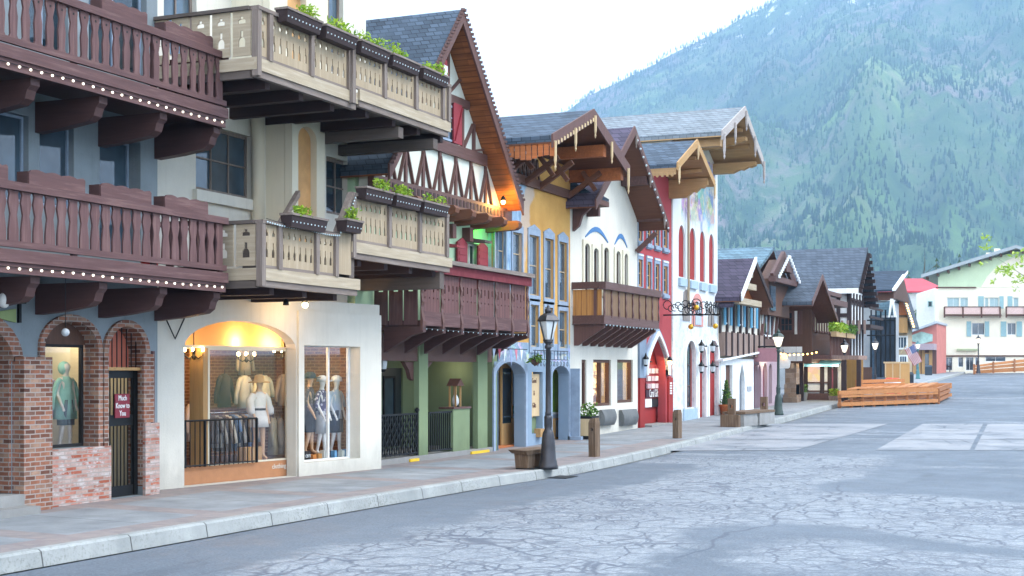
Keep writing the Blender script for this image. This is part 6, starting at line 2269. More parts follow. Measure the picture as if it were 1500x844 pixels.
def mural7():
    N = NT('white_wall_with_mural')
    p = N.pos()
    x, y, z = N.xyz(p)
    n = N.noise(p, 1.1, 5)
    base = N.mix(n, srgb('c8ced2'), srgb('dcdfde'))
    v = N.n('TexVoronoi', ins={'Vector': N.mapv(p, (1, 1, .8)), 'Scale': 1.9, 'Randomness': 1.0}).outputs['Color']
    m1 = N.mix(N.ramp(N.noise(p, 1.5, 6, .7), [(.35, 0.0), (.65, 1.0)]), srgb('5f9cc0'), srgb('a8866c'))
    m1 = N.mix(.3, m1, v)
    m1 = N.mix(N.ramp(N.noise(p, 3.2, 5, .7), [(.5, 0.0), (.6, .8)]), m1, srgb('d0c8b4'))
    mm_ = N.mth('MULTIPLY', N.mth('MULTIPLY', N.mth('GREATER_THAN', y, 50.3), N.mth('LESS_THAN', y, 54.9)), N.ramp(N.n('MapRange', ins={0: N.mth('ADD', z, N.mth('MULTIPLY', N.mth('SUBTRACT', n, .5), 1.8)), 1: 7.6, 2: 8.3, 3: 0.0, 4: 1.0}).outputs[0], [(0, 0.0), (.6, 1.0)]))
    col = N.mix(mm_, base, m1)
    lowm = N.mth('MULTIPLY', N.mth('LESS_THAN', z, 4.5), N.ramp(N.noise(p, 3.0, 6, .7), [(.5, 0.0), (.58, .6)]))
    col = N.mix(lowm, col, srgb('a8b0b8'))
    return N.out(col, .9, N.bump(N.noise(p, 30, 4), .15, .01), .2)


MB().plate(fx(X7), yA7, yB7, 0, 10.4, .35, w7 + D7).build('wall', mural7(), b7)
MB().box(-26, X7 - .355, yA7, yB7, 0, 10.3).build('back_block', M['white'], b7)
for w in w7:
    MB().plate(fx(X7 - .06), w[0] - .02, w[1] + .02, w[2] - .02, w[3] + .02, .03).build('red_blind', M['redd'], b7)
    MB().box(X7 + .001, X7 + .1, w[0] - .06, w[1] + .06, w[2] - .34, w[2] - .05).build('window_sill', plain('pale_blue_sill', '9fb4c4', .7), b7)
for i, w in enumerate(D7):
    dd = MB().plate(fx(X7 - .1), w[0] - .02, w[1] + .02, w[2] - .02, w[3] + .02, .06).build('red_door' if i else 'window_back', M['redd'], b7)
    if i == 0:
        window(b7, fx(X7), w[0], (w[0] + w[1]) / 2 + .25, w[2], w[3] - .1, .03, .05, 2, 3, M['brownz'], M['glassb'])
    o = arch((*w, False), 14)
    c, hw = (w[0] + w[1]) / 2, (w[1] - w[0]) / 2
    zs = w[3] - w[4]
    outp = [(w[0], w[2])] + o + [(w[1], w[2])]
    MB().loft([[(X7 + .08, a, b), (X7 + .08, c + (a - c) * (hw + .17) / hw, zs + (b - zs) * ((w[4] + .17) / w[4] if b > zs else 1)), (X7 + .001, c + (a - c) * (hw + .17) / hw, zs + (b - zs) * ((w[4] + .17) / w[4] if b > zs else 1)), (X7 + .001, a, b)] for a, b in outp]).build('arch_moulding', M['whitep'], b7)
MB().box(X7 + .001, X7 + .06, Y(1000, X7), Y(1019, X7), .3, Z(1010, 599, X7)).build('plinth', plain('pale_blue_plinth', '9ab0c2', .7), b7)
for px in (1023.5, 1040):
    for py in (511, 541):
        t = thing('wall_lantern', 'black wall lantern %s on the %s tall red door' % ('high' if py == 511 else 'low', 'left' if px < 1030 else 'right'), 'lantern', (X7 + .25, Y(px + 3, X7 + .25), Z(px, py, X7 + .25)), 0, 'lanterns on the tall red doors')
        lantern_at(t, X7 + .25, Y(px + 4, X7 + .25), Z(px + 4, py + 6, X7 + .25), 1.0)
        MB().box(X7 + .001, X7 + .22, Y(px + 3.7, X7), Y(px + 4.5, X7), Z(px, py - 3, X7), Z(px, py - 5, X7)).build('bracket', M['iron'], t)
# painted window and stone spires
o = arch((Y(1013, X7), Y(1029, X7), Z(1021, 478, X7), Z(1021, 430, X7), .7, False), 14)
MB().prism([(X7 + .003, a, b) for a, b in [(o[0][0], Z(1021, 478, X7))] + o + [(o[-1][0], Z(1021, 478, X7))]], (.03, 0, 0)).build('painted_window', plain('pale_rose_paint', 'c88c84', .8), b7)
o = arch((Y(1017, X7), Y(1025.5, X7), Z(1021, 476, X7), Z(1021, 441, X7), .5, False), 14)
MB().prism([(X7 + .034, a, b) for a, b in [(o[0][0], Z(1021, 476, X7))] + o + [(o[-1][0], Z(1021, 476, X7))]], (.02, 0, 0)).build('painted_window', plain('grey_paint_panel', 'a8b4c0', .8), b7)
for px, p0, p1 in ((1005, 470, 424), (1041, 478, 449)):
    yy, z0, z1 = Y(px, X7), Z(px, p0, X7), Z(px, p1, X7)
    MB().prism([(X7 + .003, yy - .45, z0), (X7 + .003, yy + .45, z0), (X7 + .003, yy + .3, z0 + (z1 - z0) * .8), (X7 + .003, yy, z1), (X7 + .003, yy - .35, z0 + (z1 - z0) * .9)], (.03, 0, 0)).build('painted_spire', plaster('taupe_painted_stone', '8f8884', .3, .2), b7)
# downpipe
MB().tube([(X7 + .12, Y(1004, X7), 4.6), (X7 + .12, Y(1004, X7), 9.0)], .05, 8).build('downpipe', M['tan'], b7)
# iron arm with scrolls and gold pretzels
for i, (px, py0, gx_, lab) in enumerate(((1016, 461, 0, 'scrolled black iron sign arm with gold ornaments left of the painted window'), (1042, 470, 0, 'scrolled black iron sign arm with a gold ornament right of the painted window'))):
    xo = X7 + 1.1
    yy = Y(px, xo)
    z0 = Z(px, 461, xo)
    t = thing('iron_sign_bracket', lab, 'sign bracket', (X7, yy, z0 - .5))
    mb = MB().tube([(X7 + .001, yy, z0), (xo + .35, yy, z0)], .03, 6)
    rs = random.Random(i)
    for k in range(9):
        cx, cz, rr = X7 + .15 + .13 * k, z0 + rs.uniform(.1, .4), rs.uniform(.08, .18)
        mb.tube([(cx + rr * math.cos(q * PI / 5), yy, cz + rr * math.sin(q * PI / 5)) for q in range(9)], .016, 4)
    for k in range(4):
        yk = yy - .6 + .5 * k
        mb.tube([(xo, yk + .14 * math.cos(q * PI / 5), z0 + .25 + .22 * math.sin(q * PI / 5)) for q in range(11)], .018, 4)
    mb.tube([(xo, yy - .8, z0), (xo, yy + 1.1, z0)], .025, 5)
    mb.build('scrollwork', M['iron'], t)
    gold = plain('gold_leaf', 'd0a030', .35, .6)
    for dx, dz in (((.1, .25), (-.1, -.42)) if i == 0 else ((.15, -.42),)):
        MB().ball((xo + dx, yy, z0 + dz), .1, 10, 6).build('gold_ornament', gold, t, True)
    MB().tube([(xo, yy, z0), (xo, yy, z0 - .4)], .012, 4).build('chain', M['iron'], t)
# big gable
ya7, ym7, yb7 = 49.0, 52.24, 55.1
M['silver'] = wood('silvered_barge', 'a8a09c', 'y', .15, .7, .2, .3, 'c0bcb8')
ro7 = gable_roof(b7, -30, -13.15, ya7, ym7, yb7, 10.55, 11.95, 10.4, .16, 'greysh', 'honeyx', 'silver', .3)
MB().prism([(X7 - .02, yA7, 10.2), (X7 - .02, yB7, 10.2), (X7 - .02, yb7 - .1, 10.4), (X7 - .02, ym7, 11.8), (X7 - .02, yA7, 10.6)], (-.3, 0, 0)).build('gable_wall', M['white'], b7)
MB().box(-30, -15.3, yA7 - .01, yA7 + .1, 10.2, 10.55).build('eave_wall', M['cream'], b7)
purlin(ro7, X7, -13.3, yb7 - .35, 1078, 239, 254, 'honeyx', .3, True, 'carved_beam')
purlin(ro7, X7, -13.3, 53.2, 1062, 203, 218, 'honeyx', .3, True, 'carved_beam')
purlin(ro7, X7, -13.3, ya7 + .5, 1000, 205, 218, 'honeyx', .3)
for y in (50.4, 51.4, 53.0, 54.0):
    e_ = 1.45 * abs(y - ym7) / 3.0
    MB().bar((-13.4, y, 11.75 - e_), (X7 + .05, y, 11.75 - e_), .14, .16).build('rafter', M['honeyx'], ro7)
pendants(ro7, -13.06, [(ya7 + .06, 10.6, .9), (50.6, 11.25, .8), (ym7, 11.95, .75), (53.6, 11.2, .8), (yb7 - .05, 10.45, .9)], w=.1, m='silver')
# ================================================================ small half-timbered house with the plum roof
b8 = thing('chalet_building', 'small half-timbered house with plum-grey roof and blue shutters over a white porch', 'building', (-15, 58.6, .4))
X8 = -15.0
yA8, yB8 = 55.4, 62.2
MB().box(-24, X8, yA8, yB8, 2.9, 5.3).build('upper_wall', M['white'], b8)
MB().box(-24, X8 - 1.5, yA8, yB8, 0, 2.899).build('ground_floor', M['white'], b8)
for k in range(7):
    y = yA8 + .15 + k * 1.08
    MB().box(X8 + .002, X8 + .08, y - .09, y + .09, 3.75, 5.3).build('post', M['dark'], b8)
for k in range(3):
    y0_ = yA8 + .5 + k * 2.2
    window(b8, fx(X8 + .07), y0_ + .3, y0_ + .95, 4.15, 5.1, 0, .06, 1, 1, M['whitep'], M['glassb'], T=.05)
    for s in (y0_ - .02, y0_ + .97):
        MB().box(X8 + .09, X8 + .13, s, s + .3, 4.1, 5.15).build('shutter', plain('teal_shutter_paint', '4f8fb0', .6), b8)
bb = MB().box(X8 + .002, X8 + .25, yA8 + .1, yB8, 2.85, 3.8).build('boarded_balcony', M['greyw'], b8)
for k in range(8):
    y = yA8 + .15 + k * .93
    MB().box(X8 + .252, X8 + .3, y, y + .12, 2.85, 3.85).build('post', M['dark'], bb)
ya8, ym8, yb8 = 54.9, 57.3, 60.4
ro8 = gable_roof(b8, -21, -14.0, ya8, ym8, yb8, 5.0, Z(1107, 377, -13.9) - .18, 5.0, .16, 'purple', 'brownx', 'dark', .2)
MB().prism([(-14.01 + .03, ya8, 5.21), (-14.01 + .03, ym8, Z(1107, 377, -13.9) + .03), (-14.01 + .03, ym8, Z(1107, 377, -13.9) - .18), (-14.01 + .03, ya8, 5.0)], (.1, 0, 0)).build('white_barge', M['whitep'], ro8)
MB().prism([(-14.7, ya8 + .4, 5.2), (-14.7, yb8 - .4, 5.2), (-14.7, ym8, 6.6)], (-.2, 0, 0)).build('gable_wall', M['cedar'], b8)
for z, e in ((5.05, 1.9), (5.7, 1.0), (6.2, .4)):
    MB().box(-14.5, -14.15, ym8 - e, ym8 + e, z - .12, z + .12).build('tie_beam', M['tany'], ro8)
MB().hexa([(-20, 55.0, 4.75), (-14.3, 55.0, 4.75), (-14.3, 55.7, 5.3), (-20, 55.7, 5.3), (-20, 55.0, 4.9), (-14.3, 55.0, 4.9), (-14.3, 55.7, 5.5), (-20, 55.7, 5.5)]).build('lower_roof', M['purple'], ro8)
# white porch wing with pointed doorway
xw = X8 + .12
PD = (Y(1083, xw), Y(1091, xw), .45, Z(1087, 533, xw), .8, True)
PW = (Y(1063, xw), Y(1073, xw), .6, Z(1068, 535, xw))
po8 = MB().plate(fx(xw), Y(1056, xw), Y(1104, xw), .3, 2.75, .2, [PD, PW]).build('porch_wall', M['whitep'], b8)
MB().box(X8 - 1.5, xw - .205, Y(1056, xw), Y(1104, xw), .3, 2.7).build('porch_room', M['whitep'], b8)
MB().plate(fx(xw - .15), PD[0] - .05, PD[1] + .05, .4, 2.6, .04).build('door', plain('grey_door', '6a7078', .6), b8)
MB().plate(fx(xw - .12), PW[0], PW[1], .6, 2.6, .03).build('door', M['brownz'], b8)
MB().hexa([(xw + .2, Y(1052, xw), 2.62), (xw + .2, Y(1106, xw), 3.0), (X8, Y(1106, xw), 3.0), (X8, Y(1052, xw), 2.62), (xw + .2, Y(1052, xw), 2.7), (xw + .2, Y(1106, xw), 3.08), (X8, Y(1106, xw), 3.08), (X8, Y(1052, xw), 2.7)]).build('porch_roof', M['whitep'], b8)
tag(MB().box(xw + .002, xw + .03, Y(1094, xw), Y(1100, xw), Z(1097, 573, xw), Z(1097, 566, xw)).build('notice', plain('grey_notice', '9aa0a8', .7)), 'small grey notice on the white porch wall', 'notice')
ml = MB().box(xw + .002, xw + .18, Y(1083, xw), Y(1093, xw), .44, .48)
tag(ml.build('door_mat', M['black']), 'dark mat at the pointed doorway of the white porch', 'mat')

# ---------------------------------------------------------------- maroon shop, teal roof behind
b9 = thing('shop_building', 'white and maroon shop under a teal-shingled roof with a tall carved maroon gable', 'building', (-15, 65.5, .5))
yA9, yB9 = 62.25, 65.9
a9 = [(Y(1110, X8), Y(1115, X8), .5, Z(1112, 535, X8), .4), (Y(1117.5, X8), Y(1124, X8), .5, Z(1120, 532, X8), .5), (Y(1126, X8), Y(1131, X8), .75, Z(1128, 533, X8), .3)]
MB().plate(fx(X8), yA9, yB9, 0, 3.3, .3, a9).build('ground_floor_wall', plaster('dusty_rose_plaster', 'a8949c', .15, .2), b9)
MB().box(-26, X8 - .305, yA9, yB9, 0, 6.6).box(X8 - .304, X8, yA9, yB9, 3.301, 6.6).build('upper_wall', M['white'], b9)
for i, w in enumerate(a9):
    MB().plate(fx(X8 - .15), w[0] - .02, w[1] + .02, w[2] - .02, w[3] + .02, .04).build('door' if i < 2 else 'window', plain('maroon_door_paint', '6e3440', .5) if i < 2 else M['glassb'], b9)
small_lamp('small lit lamp over the right shop window beyond the white porch', (X8 + .3, Y(1127, X8 + .3), Z(1127, 522, X8 + .3)), (1, .75, .4), 6, 6, .1)
for z0, z1 in ((3.35, 3.7), (4.95, 5.2), (6.2, 6.5)):
    MB().box(X8 + .002, X8 + .1, yA9, yB9, z0, z1).build('beam', M['plum'], b9)
for k in range(4):
    y = yA9 + .2 + k * .9
    MB().bar((X8 + .06, y, 3.7), (X8 + .06, y + .55, 4.95), .16, .12, (1, 0, 0)).build('brace', M['plumz'], b9)
window(b9, fx(X8 + .09), yA9 + .4, yA9 + 2.6, 3.8, 4.9, 0, .08, 3, 1, M['whitep'], M['glassb'], T=.05)
g9 = gable_roof(b9, -24, -15.2, 61.0, 66.0, 69.5, 5.9, ZatY(1125, 367, 66.0), 5.4, .16, 'teal', 'plum', 'plum', .2, barge=False)
# tall carved gable standing on the street front
xq = -14.5
q0, qc, q1 = Y(1128, xq), Y(1144, xq), Y(1160, xq)
qz, qb = Z(1144, 376, xq), Z(1144, 412, xq)
MB().prism([(xq - .1, q0 + .1, qb - 1.6), (xq - .1, q1 - .1, qb - 1.6), (xq - .1, q1 - .1, qb), (xq - .1, qc + .2, qz - .15), (xq - .1, qc - .2, qz - .15), (xq - .1, q0 + .1, qb)], (-.4, 0, 0)).build('carved_gable', M['brownz'], b9)
for ye in (q0, q1):
    MB().bar((xq + .1, qc, qz), (xq + .1, ye, qb), .5, .14, (1, 0, 0)).build('gable_eave', M['plum'], b9)
    for k in range(9):
        u = (k + .5) / 9
        MB().box(xq + .36, xq + .42, qc + (ye - qc) * u - .1, qc + (ye - qc) * u + .1, qz + (qb - qz) * u - .05, qz + (qb - qz) * u + .1).build('white_tooth', M['whitep'], b9)
MB().box(xq - .02, xq + .3, q0 - .2, q1 + .3, qb - .15, qb + .1).build('tie_beam', M['plum'], b9)
MB().box(xq - .02, xq + .3, qc - .2, qc + 1.2, qz - .7, qz - .45).build('tie_beam', M['plum'], b9)
MB().box(xq - .12, xq - .02, q0 + .3, q0 + 1.2, qb - 1.4, qb - .3).build('window', M['glassb'], b9)
psg = thing('shop_sign', 'dusty pink blank sign board hung out over the pavement by a lamp post', 'sign', (-14.2, Y(1120, -14.2), 3.0))
xs_, ys_ = XatY(1105, 61.0), 61.0
MB().box(xs_, XatY(1138, 61.0), 61.0, 61.1, ZatY(1120, 530, 61.0), ZatY(1120, 510, 61.0)).build('board', plain('dusty_pink_board', 'a87880', .6), psg)
MB().tube([(X8, 61.05, ZatY(1120, 508, 61)), (XatY(1138, 61.0), 61.05, ZatY(1120, 508, 61))], .04, 6).build('arm', M['iron'], psg)

# ---------------------------------------------------------------- brown house with flower boxes
b10 = thing('chalet_building', 'dark brown house with flower boxes and a steep slate gable over a stone pier', 'building', (-14.5, 72, .7))
y10 = 70.0
xL, xR = XatY(1140, y10), XatY(1189, y10)
xg10 = xR + 1.0
zt10, zb10 = ZatY(1165, 444, y10), ZatY(1165, 532, y10)
yB10 = Y(1222, xR)
MB().box(xL - 6, xR, y10, yB10, zb10, zt10).build('upper_wall', M['brownz'], b10)
MB().box(xL, XatY(1166, y10), y10 - .02, y10 + .2, zb10 + .1, ZatY(1160, 508, y10)).build('plaster_panel', M['whitep'], b10)
MB().box(XatY(1166.5, y10), XatY(1175, y10), y10 - .02, y10 + .2, zb10 + .1, ZatY(1160, 508, y10)).build('plaster_panel', M['whitep'], b10)
window(b10, fy(y10), XatY(1142, y10), XatY(1163, y10), ZatY(1150, 487, y10), ZatY(1150, 456, y10), -.06, .1, 3, 3, M['plumz'], M['glass'])
MB().box(XatY(1164, y10), XatY(1168, y10), y10 - .03, y10 - .002, ZatY(1150, 490, y10), ZatY(1150, 456, y10)).build('plaster_panel', M['whitep'], b10)
window(b10, fy(y10), XatY(1168.5, y10), XatY(1175, y10), ZatY(1150, 490, y10), ZatY(1150, 456, y10), -.06, .1, 1, 1, M['plumz'], M['glassb'])
for k in range(8):
    a = y10 + .4 + (yB10 - y10 - .6) * k / 8
    window(b10, fx(xR), a, a + (yB10 - y10) / 8 - .25, ZatY(1165, 486, y10), ZatY(1165, 456, y10), -.06, .08, 1, 1, M['plumz'], plain('pale_curtain', 'b8b49c', .6))
MB().box(xL - 6, xR + .7, y10 - .25, yB10, zt10 - .02, zt10 + .28).build('eave_beam', M['plum'], b10)
ro10 = gable_roof(b10, xL - 6, xg10, Y(1189, xg10), Y(1204, xg10), Y(1226, xg10), Z(1189, 447, xg10), Z(1204, 408, xg10), Z(1226, 472, xg10), .16, 'char', 'brown', 'plum', .2)
MB().prism([(xR + .1, y10 + .4, zt10 + .2), (xR + .1, yB10 - .6, zt10 + .2), (xR + .1, Y(1204, xg10) + .6, zt10 + 1.1)], (-.2, 0, 0)).build('gable_wall', M['brownz'], b10)
MB().box(xR + .3, xR + .6, y10 + .8, yB10 - 1.2, zt10 + .45, zt10 + .65).build('tie_beam', M['plum'], ro10)
bl10 = MB().box(xR + .002, xR + .9, y10 + .2, yB10 - .1, zb10 + .2, zb10 + .4).build('balcony', M['plum'], b10)
for k in range(14):
    y = y10 + .3 + k * (yB10 - y10 - .5) / 14
    MB().box(xR + .82, xR + .88, y, y + .12, zb10 + .4, zb10 + 1.35).build('baluster', M['plumz'], bl10)
MB().box(xR + .78, xR + .92, y10 + .2, yB10 - .1, zb10 + 1.35, zb10 + 1.45).build('top_rail', M['plum'], bl10)
for i, (u, lab) in enumerate(((.25, 'flower box with pink and green plants nearer the corner of the brown house'), (.68, 'leafy green flower box farther along the brown house balcony'))):
    yy = y10 + (yB10 - y10) * u
    t = thing('flower_box', lab, 'flower box', (xR + 1.0, yy, zb10 + 1.4), 0, 'flower boxes on the brown house')
    MB().box(xR + .93, xR + 1.2, yy - 1.4, yy + 1.4, zb10 + 1.3, zb10 + 1.55).build('box', plain('buff_box', 'a8906c', .8), t)
    leaves(MB(), (xR + 1.05, yy, zb10 + 1.55), .25, 1.4, .45, 260, .12).build('foliage', M['leafd'] if i else M['leaf'], t, weld=False)
# ground floor: stone pier, shop front with the blue awning set back
stn = brickm('rubble_stone', ['7a6250', '96806c', '6a5a50', 'a89484'], '8a7c70', .4, .24)
y0p = 68.6
pr = MB().box(XatY(1150, y0p), XatY(1166, y0p), y0p, y0p + .8, .4, ZatY(1158, 540, y0p))
for k in range(3):
    pr.box(XatY(1149 - k, y0p), XatY(1166 + k * 2, y0p), y0p - .05 - .08 * k, y0p + .85, .4 , 1.6 - .5 * k)
pr.build('stone_pier', stn, b10, weld=False)
MB().box(XatY(1150, y0p), XatY(1172, 71.5), y0p + .81, 74, .4, zb10 - .001).build('side_wall', stn, b10)
# string of warm bulbs under the brown house
M['warmfest'] = emit('festoon_bulb', (1, .55, .15), 1.6)
string_lights([(XatY(1141, 68.4), 68.4, ZatY(1141, 515, 68.4)), (XatY(1165, 68.4), 68.4, ZatY(1165, 517, 68.4)), (XatY(1199, 68.6), 68.6, ZatY(1199, 513, 68.6))], 'warm glowing festoon bulbs hung along the eave of the brown house', .05, 9, .045, .08, mat='warmfest', cordr=.015)
t = thing('hanging_sign', 'white lobed hanging sign with an orange lamp beside the stone pier', 'sign', (XatY(1147, 67), 67, 2.4))
xx, zz = XatY(1147, 67), ZatY(1147, 531, 67)
MB().prism([(xx - .35, 67, zz + .25), (xx + .1, 67, zz + .3), (xx + .35, 67, zz + .05), (xx + .3, 67, zz - .25), (xx - .2, 67, zz - .3), (xx - .42, 67, zz - .1)], (0, .06, 0)).build('board', M['whitep'], t)
MB().ball((xx + .05, 67.02, ZatY(1146, 522, 67)), .15, 10, 6).build('lamp_globe', emit('orange_globe', (1, .45, .08), 1.6), t, True)
MB().tube([(xx, 67, zz + .3), (xx, 67, ZatY(1147, 512, 67))], .02, 5).build('rod', M['iron'], t)

# ---------------------------------------------------------------- big half-timbered house
b11 = thing('chalet_building', 'large half-timbered house with a wide charcoal roof and a blue-awninged shop below', 'building', (-13, 78, .8))
y11 = 78.0
xl11, xr11 = XatY(1150, y11), XatY(1244, y11)
XG11 = XatY(1268, 79.5)
zE, zT = ZatY(1225, 427, y11 - .8), ZatY(1225, 364, 80.2) - .2
zM = ZatY(1225, 524, y11)
y11b = 82.6
MB().box(xl11, xr11, y11 + .05, y11b, zM, zE + .1).build('upper_wall', M['whitep'], b11)
ro11 = MB().hexa([(xl11 - 4, y11 - .8, zE), (XG11, y11 - .8, zE), (XG11, 80.2, zT), (xl11 - 4, 80.2, zT), (xl11 - 4, y11 - .8, zE + .2), (XG11, y11 - .8, zE + .2), (XG11, 80.2, zT + .2), (xl11 - 4, 80.2, zT + .2)])
ro11.hexa([(xl11 - 4, 80.2, zT), (XG11, 80.2, zT), (XG11, 83.1, zE - .6), (xl11 - 4, 83.1, zE - .6), (xl11 - 4, 80.2, zT + .2), (XG11, 80.2, zT + .2), (XG11, 83.1, zE - .4), (xl11 - 4, 83.1, zE - .4)])
ro11 = ro11.build('roof', M['char'], b11, weld=False)
MB().prism([(xr11 - .05, y11 + .1, zE - .1), (xr11 - .05, y11b - .1, zE - .1), (xr11 - .05, 80.2, zT - .15)], (-.25, 0, 0)).build('gable_wall', M['dark'], b11)
MB().box(xl11, XG11, y11 - .82, y11 - .78, zE - .12, zE + .16).build('eave_board', M['whitep'], ro11)
for k in range(9):
    u = (k + .5) / 9
    MB().box(xr11, xr11 + .8, 80.2 + 2.9 * u - .1, 80.2 + 2.9 * u + .1, zT - (zT - zE + .6) * u - .22, zT - (zT - zE + .6) * u - .02).build('rafter', M['dark'], ro11)
    MB().box(xr11, xr11 + .8, 80.2 - 3.0 * u - .1, 80.2 - 3.0 * u + .1, zT - (zT - zE) * u - .22, zT - (zT - zE) * u - .02).build('rafter', M['dark'], ro11)
for px in (1200, 1214, 1228, 1243.5):
    MB().box(XatY(px, y11) - .1, XatY(px, y11) + .1, y11 - .05, y11 + .049, zM + .1, zE).build('post', M['dark'], b11)
for py in (462, 489, 522):
    MB().box(XatY(1198, y11), xr11, y11 - .045, y11 + .048, ZatY(1220, py, y11) - .1, ZatY(1220, py, y11) + .1).build('beam', M['dark'], b11)
MB().bar((XatY(1205, y11), y11 - .0, ZatY(1215, 518, y11)), (XatY(1213, y11), y11 - .0, ZatY(1215, 466, y11)), .09, .14, (0, 1, 0)).build('brace', M['dark'], b11)
window(b11, fy(y11), XatY(1205, y11), XatY(1213, y11), ZatY(1215, 460, y11), ZatY(1215, 443, y11), -.05, .08, 1, 1, M['dark'], M['glassb'])
for k in range(5):
    a = XatY(1230, y11) + .12 + k * .3
    MB().box(a, a + .12, y11 - .3, y11 - .24, ZatY(1220, 490, y11), ZatY(1220, 470, y11)).build('baluster', M['greyw'], b11)
for k in range(5):
    y = y11 + .3 + k * .95
    window(b11, fx(xr11), y + .15, y + .75, zM + 2.9, zE - .3, -.06, .1, 2, 1, M['dark'], M['glass'])
    MB().box(xr11 + .002, xr11 + .08, y - .12, y, zM, zE).build('post', M['dark'], b11)
MB().box(xr11 + .002, xr11 + 1.1, y11 + .2, y11b, zM + 1.6, zM + 1.8).build('balcony', M['dark'], b11)
for z in (zM + 2.2, zM + 2.7):
    MB().box(xr11 + 1.02, xr11 + 1.1, y11 + .2, y11b, z - .06, z + .06).build('rail', M['dark'], b11)
# shop under the awning
ysf = 71.6
sx0, sx1 = XatY(1172, ysf), XatY(1235, ysf)
zf_ = S(ysf)
zS = ZatY(1200, 527, 71) - .01
MB().box(xl11, xr11 - .1, 78.0, 82, S(74), zM - .01).build('ground_floor', M['whitep'], b11)
MB().box(XatY(1167, ysf), XatY(1258, 70.6), ysf - 1.1, 73, ZatY(1200, 527, 71), ZatY(1200, 521, 71)).build('canopy_roof', M['greyw'], b11)
fp = MB().plate(fy(72.3), XatY(1172, 72.3), XatY(1236, 72.3), zf_ - .1, zS, .28, [(XatY(1181, 72.3), XatY(1204, 72.3), ZatY(1190, 559, 72.3), ZatY(1190, 537, 72.3))]).build('shop_front', M['whitep'], b11)
for px in (1173, 1180.5, 1204.5, 1215.5, 1224, 1235.5):
    x_ = XatY(px, 72.3)
    MB().box(x_ - .1, x_ + .1, 72.2, 72.298, zf_ - .1, zS - .02).build('post', M['dark'], b11)
for py in (560.5, 573):
    MB().box(XatY(1174, 72.3), XatY(1214, 72.3), 72.22, 72.29, ZatY(1190, py + 1, 72.3), ZatY(1190, py - 1, 72.3)).build('beam', M['plum'], b11)
MB().box(XatY(1180, 72.3), XatY(1234, 72.3), 72.18, 72.288, zf_ - .12, zf_ + .35).build('sill_beam', M['plum'], b11)
MB().box(XatY(1217, 72.3), XatY(1223, 72.3), 72.24, 72.29, zf_ + .1, ZatY(1220, 540, 72.3)).build('door', plain('rose_door', '8a4a58', .6), b11)
dsp = NT('bright_shop_display')
p = dsp.pos()
v = dsp.n('TexVoronoi', ins={'Vector': p, 'Scale': 3.2}).outputs['Color']
e = dsp.n('Emission', ins={'Color': dsp.mix(.45, dsp.mix(.35, (1, .72, .4), v), (.9, .6, .35)), 'Strength': .16})
dsp.n('OutputMaterial', ins={0: e.outputs[0]})
MB().box(XatY(1180, 72.45), XatY(1205, 72.45), 72.45, 72.5, ZatY(1190, 560, 72.3), ZatY(1190, 536, 72.3)).build('lit_display', dsp.mat, b11)
aw = MB().hexa([(XatY(1175, 72.0), 71.5, ZatY(1200, 537, 71.5)), (XatY(1231, 72.0), 71.5, ZatY(1200, 537, 71.5)), (XatY(1231, 72.0), 72.17, ZatY(1200, 531, 72)), (XatY(1175, 72.0), 72.17, ZatY(1200, 531, 72)), (XatY(1175, 72.0), 71.5, ZatY(1200, 534, 71.5)), (XatY(1231, 72.0), 71.5, ZatY(1200, 534, 71.5)), (XatY(1231, 72.0), 72.17, ZatY(1200, 528.5, 72)), (XatY(1175, 72.0), 72.17, ZatY(1200, 528.5, 72))])
aw.build('awning', plain('sky_blue_awning', '7cc4e0', .7), b11)
for px in (1174, 1236.5, 1258):
    x_ = XatY(px, 70.6)
    MB().box(x_ - .1, x_ + .1, 70.5, 70.7, zf_ - .15, zS).build('column', M['dark'], b11)
lamp_pt((XatY(1195, 71.3), 71.3, zS - .25), 10, (1, .85, .6), .2, parent=b11)
lamp_pt((XatY(1225, 71.3), 71.3, zS - .25), 7, (1, .85, .6), .2, parent=b11)
# plywood hoarding right of the shop
hb2 = thing('plywood_hoarding', 'tall plain plywood hoarding closing the bay right of the blue-awninged shop', 'hoarding', (XatY(1250, 74), 74, S(74)))
for k in range(3):
    a = XatY(1240 + 8.2 * k, 74)
    b = XatY(1248 + 8.2 * k, 74)
    MB().box(a, b, 73.95, 74.0, S(74) - .1, ZatY(1250, 527, 74)).build('sheet', wood('plywood_%d' % k, ('b08a50', 'a8844c', 'b48e54')[k], 'z', .15, .7, .1), hb2)

# ---------------------------------------------------------------- scaffolded house wrapped in dark mesh
b12 = thing('scaffolded_building', 'house under repair wrapped in dark scaffold netting beyond the half-timbered house', 'building', (-12.5, 95, 1.0))
y12 = 92.0
X12 = XatY(1309, y12)
MB().box(X12 - 9, X12 - .4, y12 + .3, 97, .6, ZatY(1300, 440, y12)).build('wall', plaster('grey_house_plaster', 'a4a8ac', .2, .2), b12)
rb12 = MB().hexa([(X12 - 9, y12 - .5, ZatY(1300, 428, y12)), (XatY(1309, y12), y12 - .5, ZatY(1300, 428, y12)), (XatY(1313, y12), 97, ZatY(1300, 400, 97)), (X12 - 9, 97, ZatY(1300, 400, 97)), (X12 - 9, y12 - .5, ZatY(1300, 425, y12)), (XatY(1309, y12), y12 - .5, ZatY(1300, 425, y12)), (XatY(1313, y12), 97, ZatY(1300, 397, 97)), (X12 - 9, 97, ZatY(1300, 397, 97))])
rb12.build('roof', M['dslate'], b12)
xg = XatY(1309, y12)
MB().prism([(xg, y12 - .6, ZatY(1309, 424, y12)), (xg, y12 - .6, ZatY(1309, 427, y12)), (xg, 97, ZatY(1313, 400.5, 97)), (xg, 97, ZatY(1313, 397, 97))], (.2, 0, 0)).build('bargeboard', M['whitep'], b12)
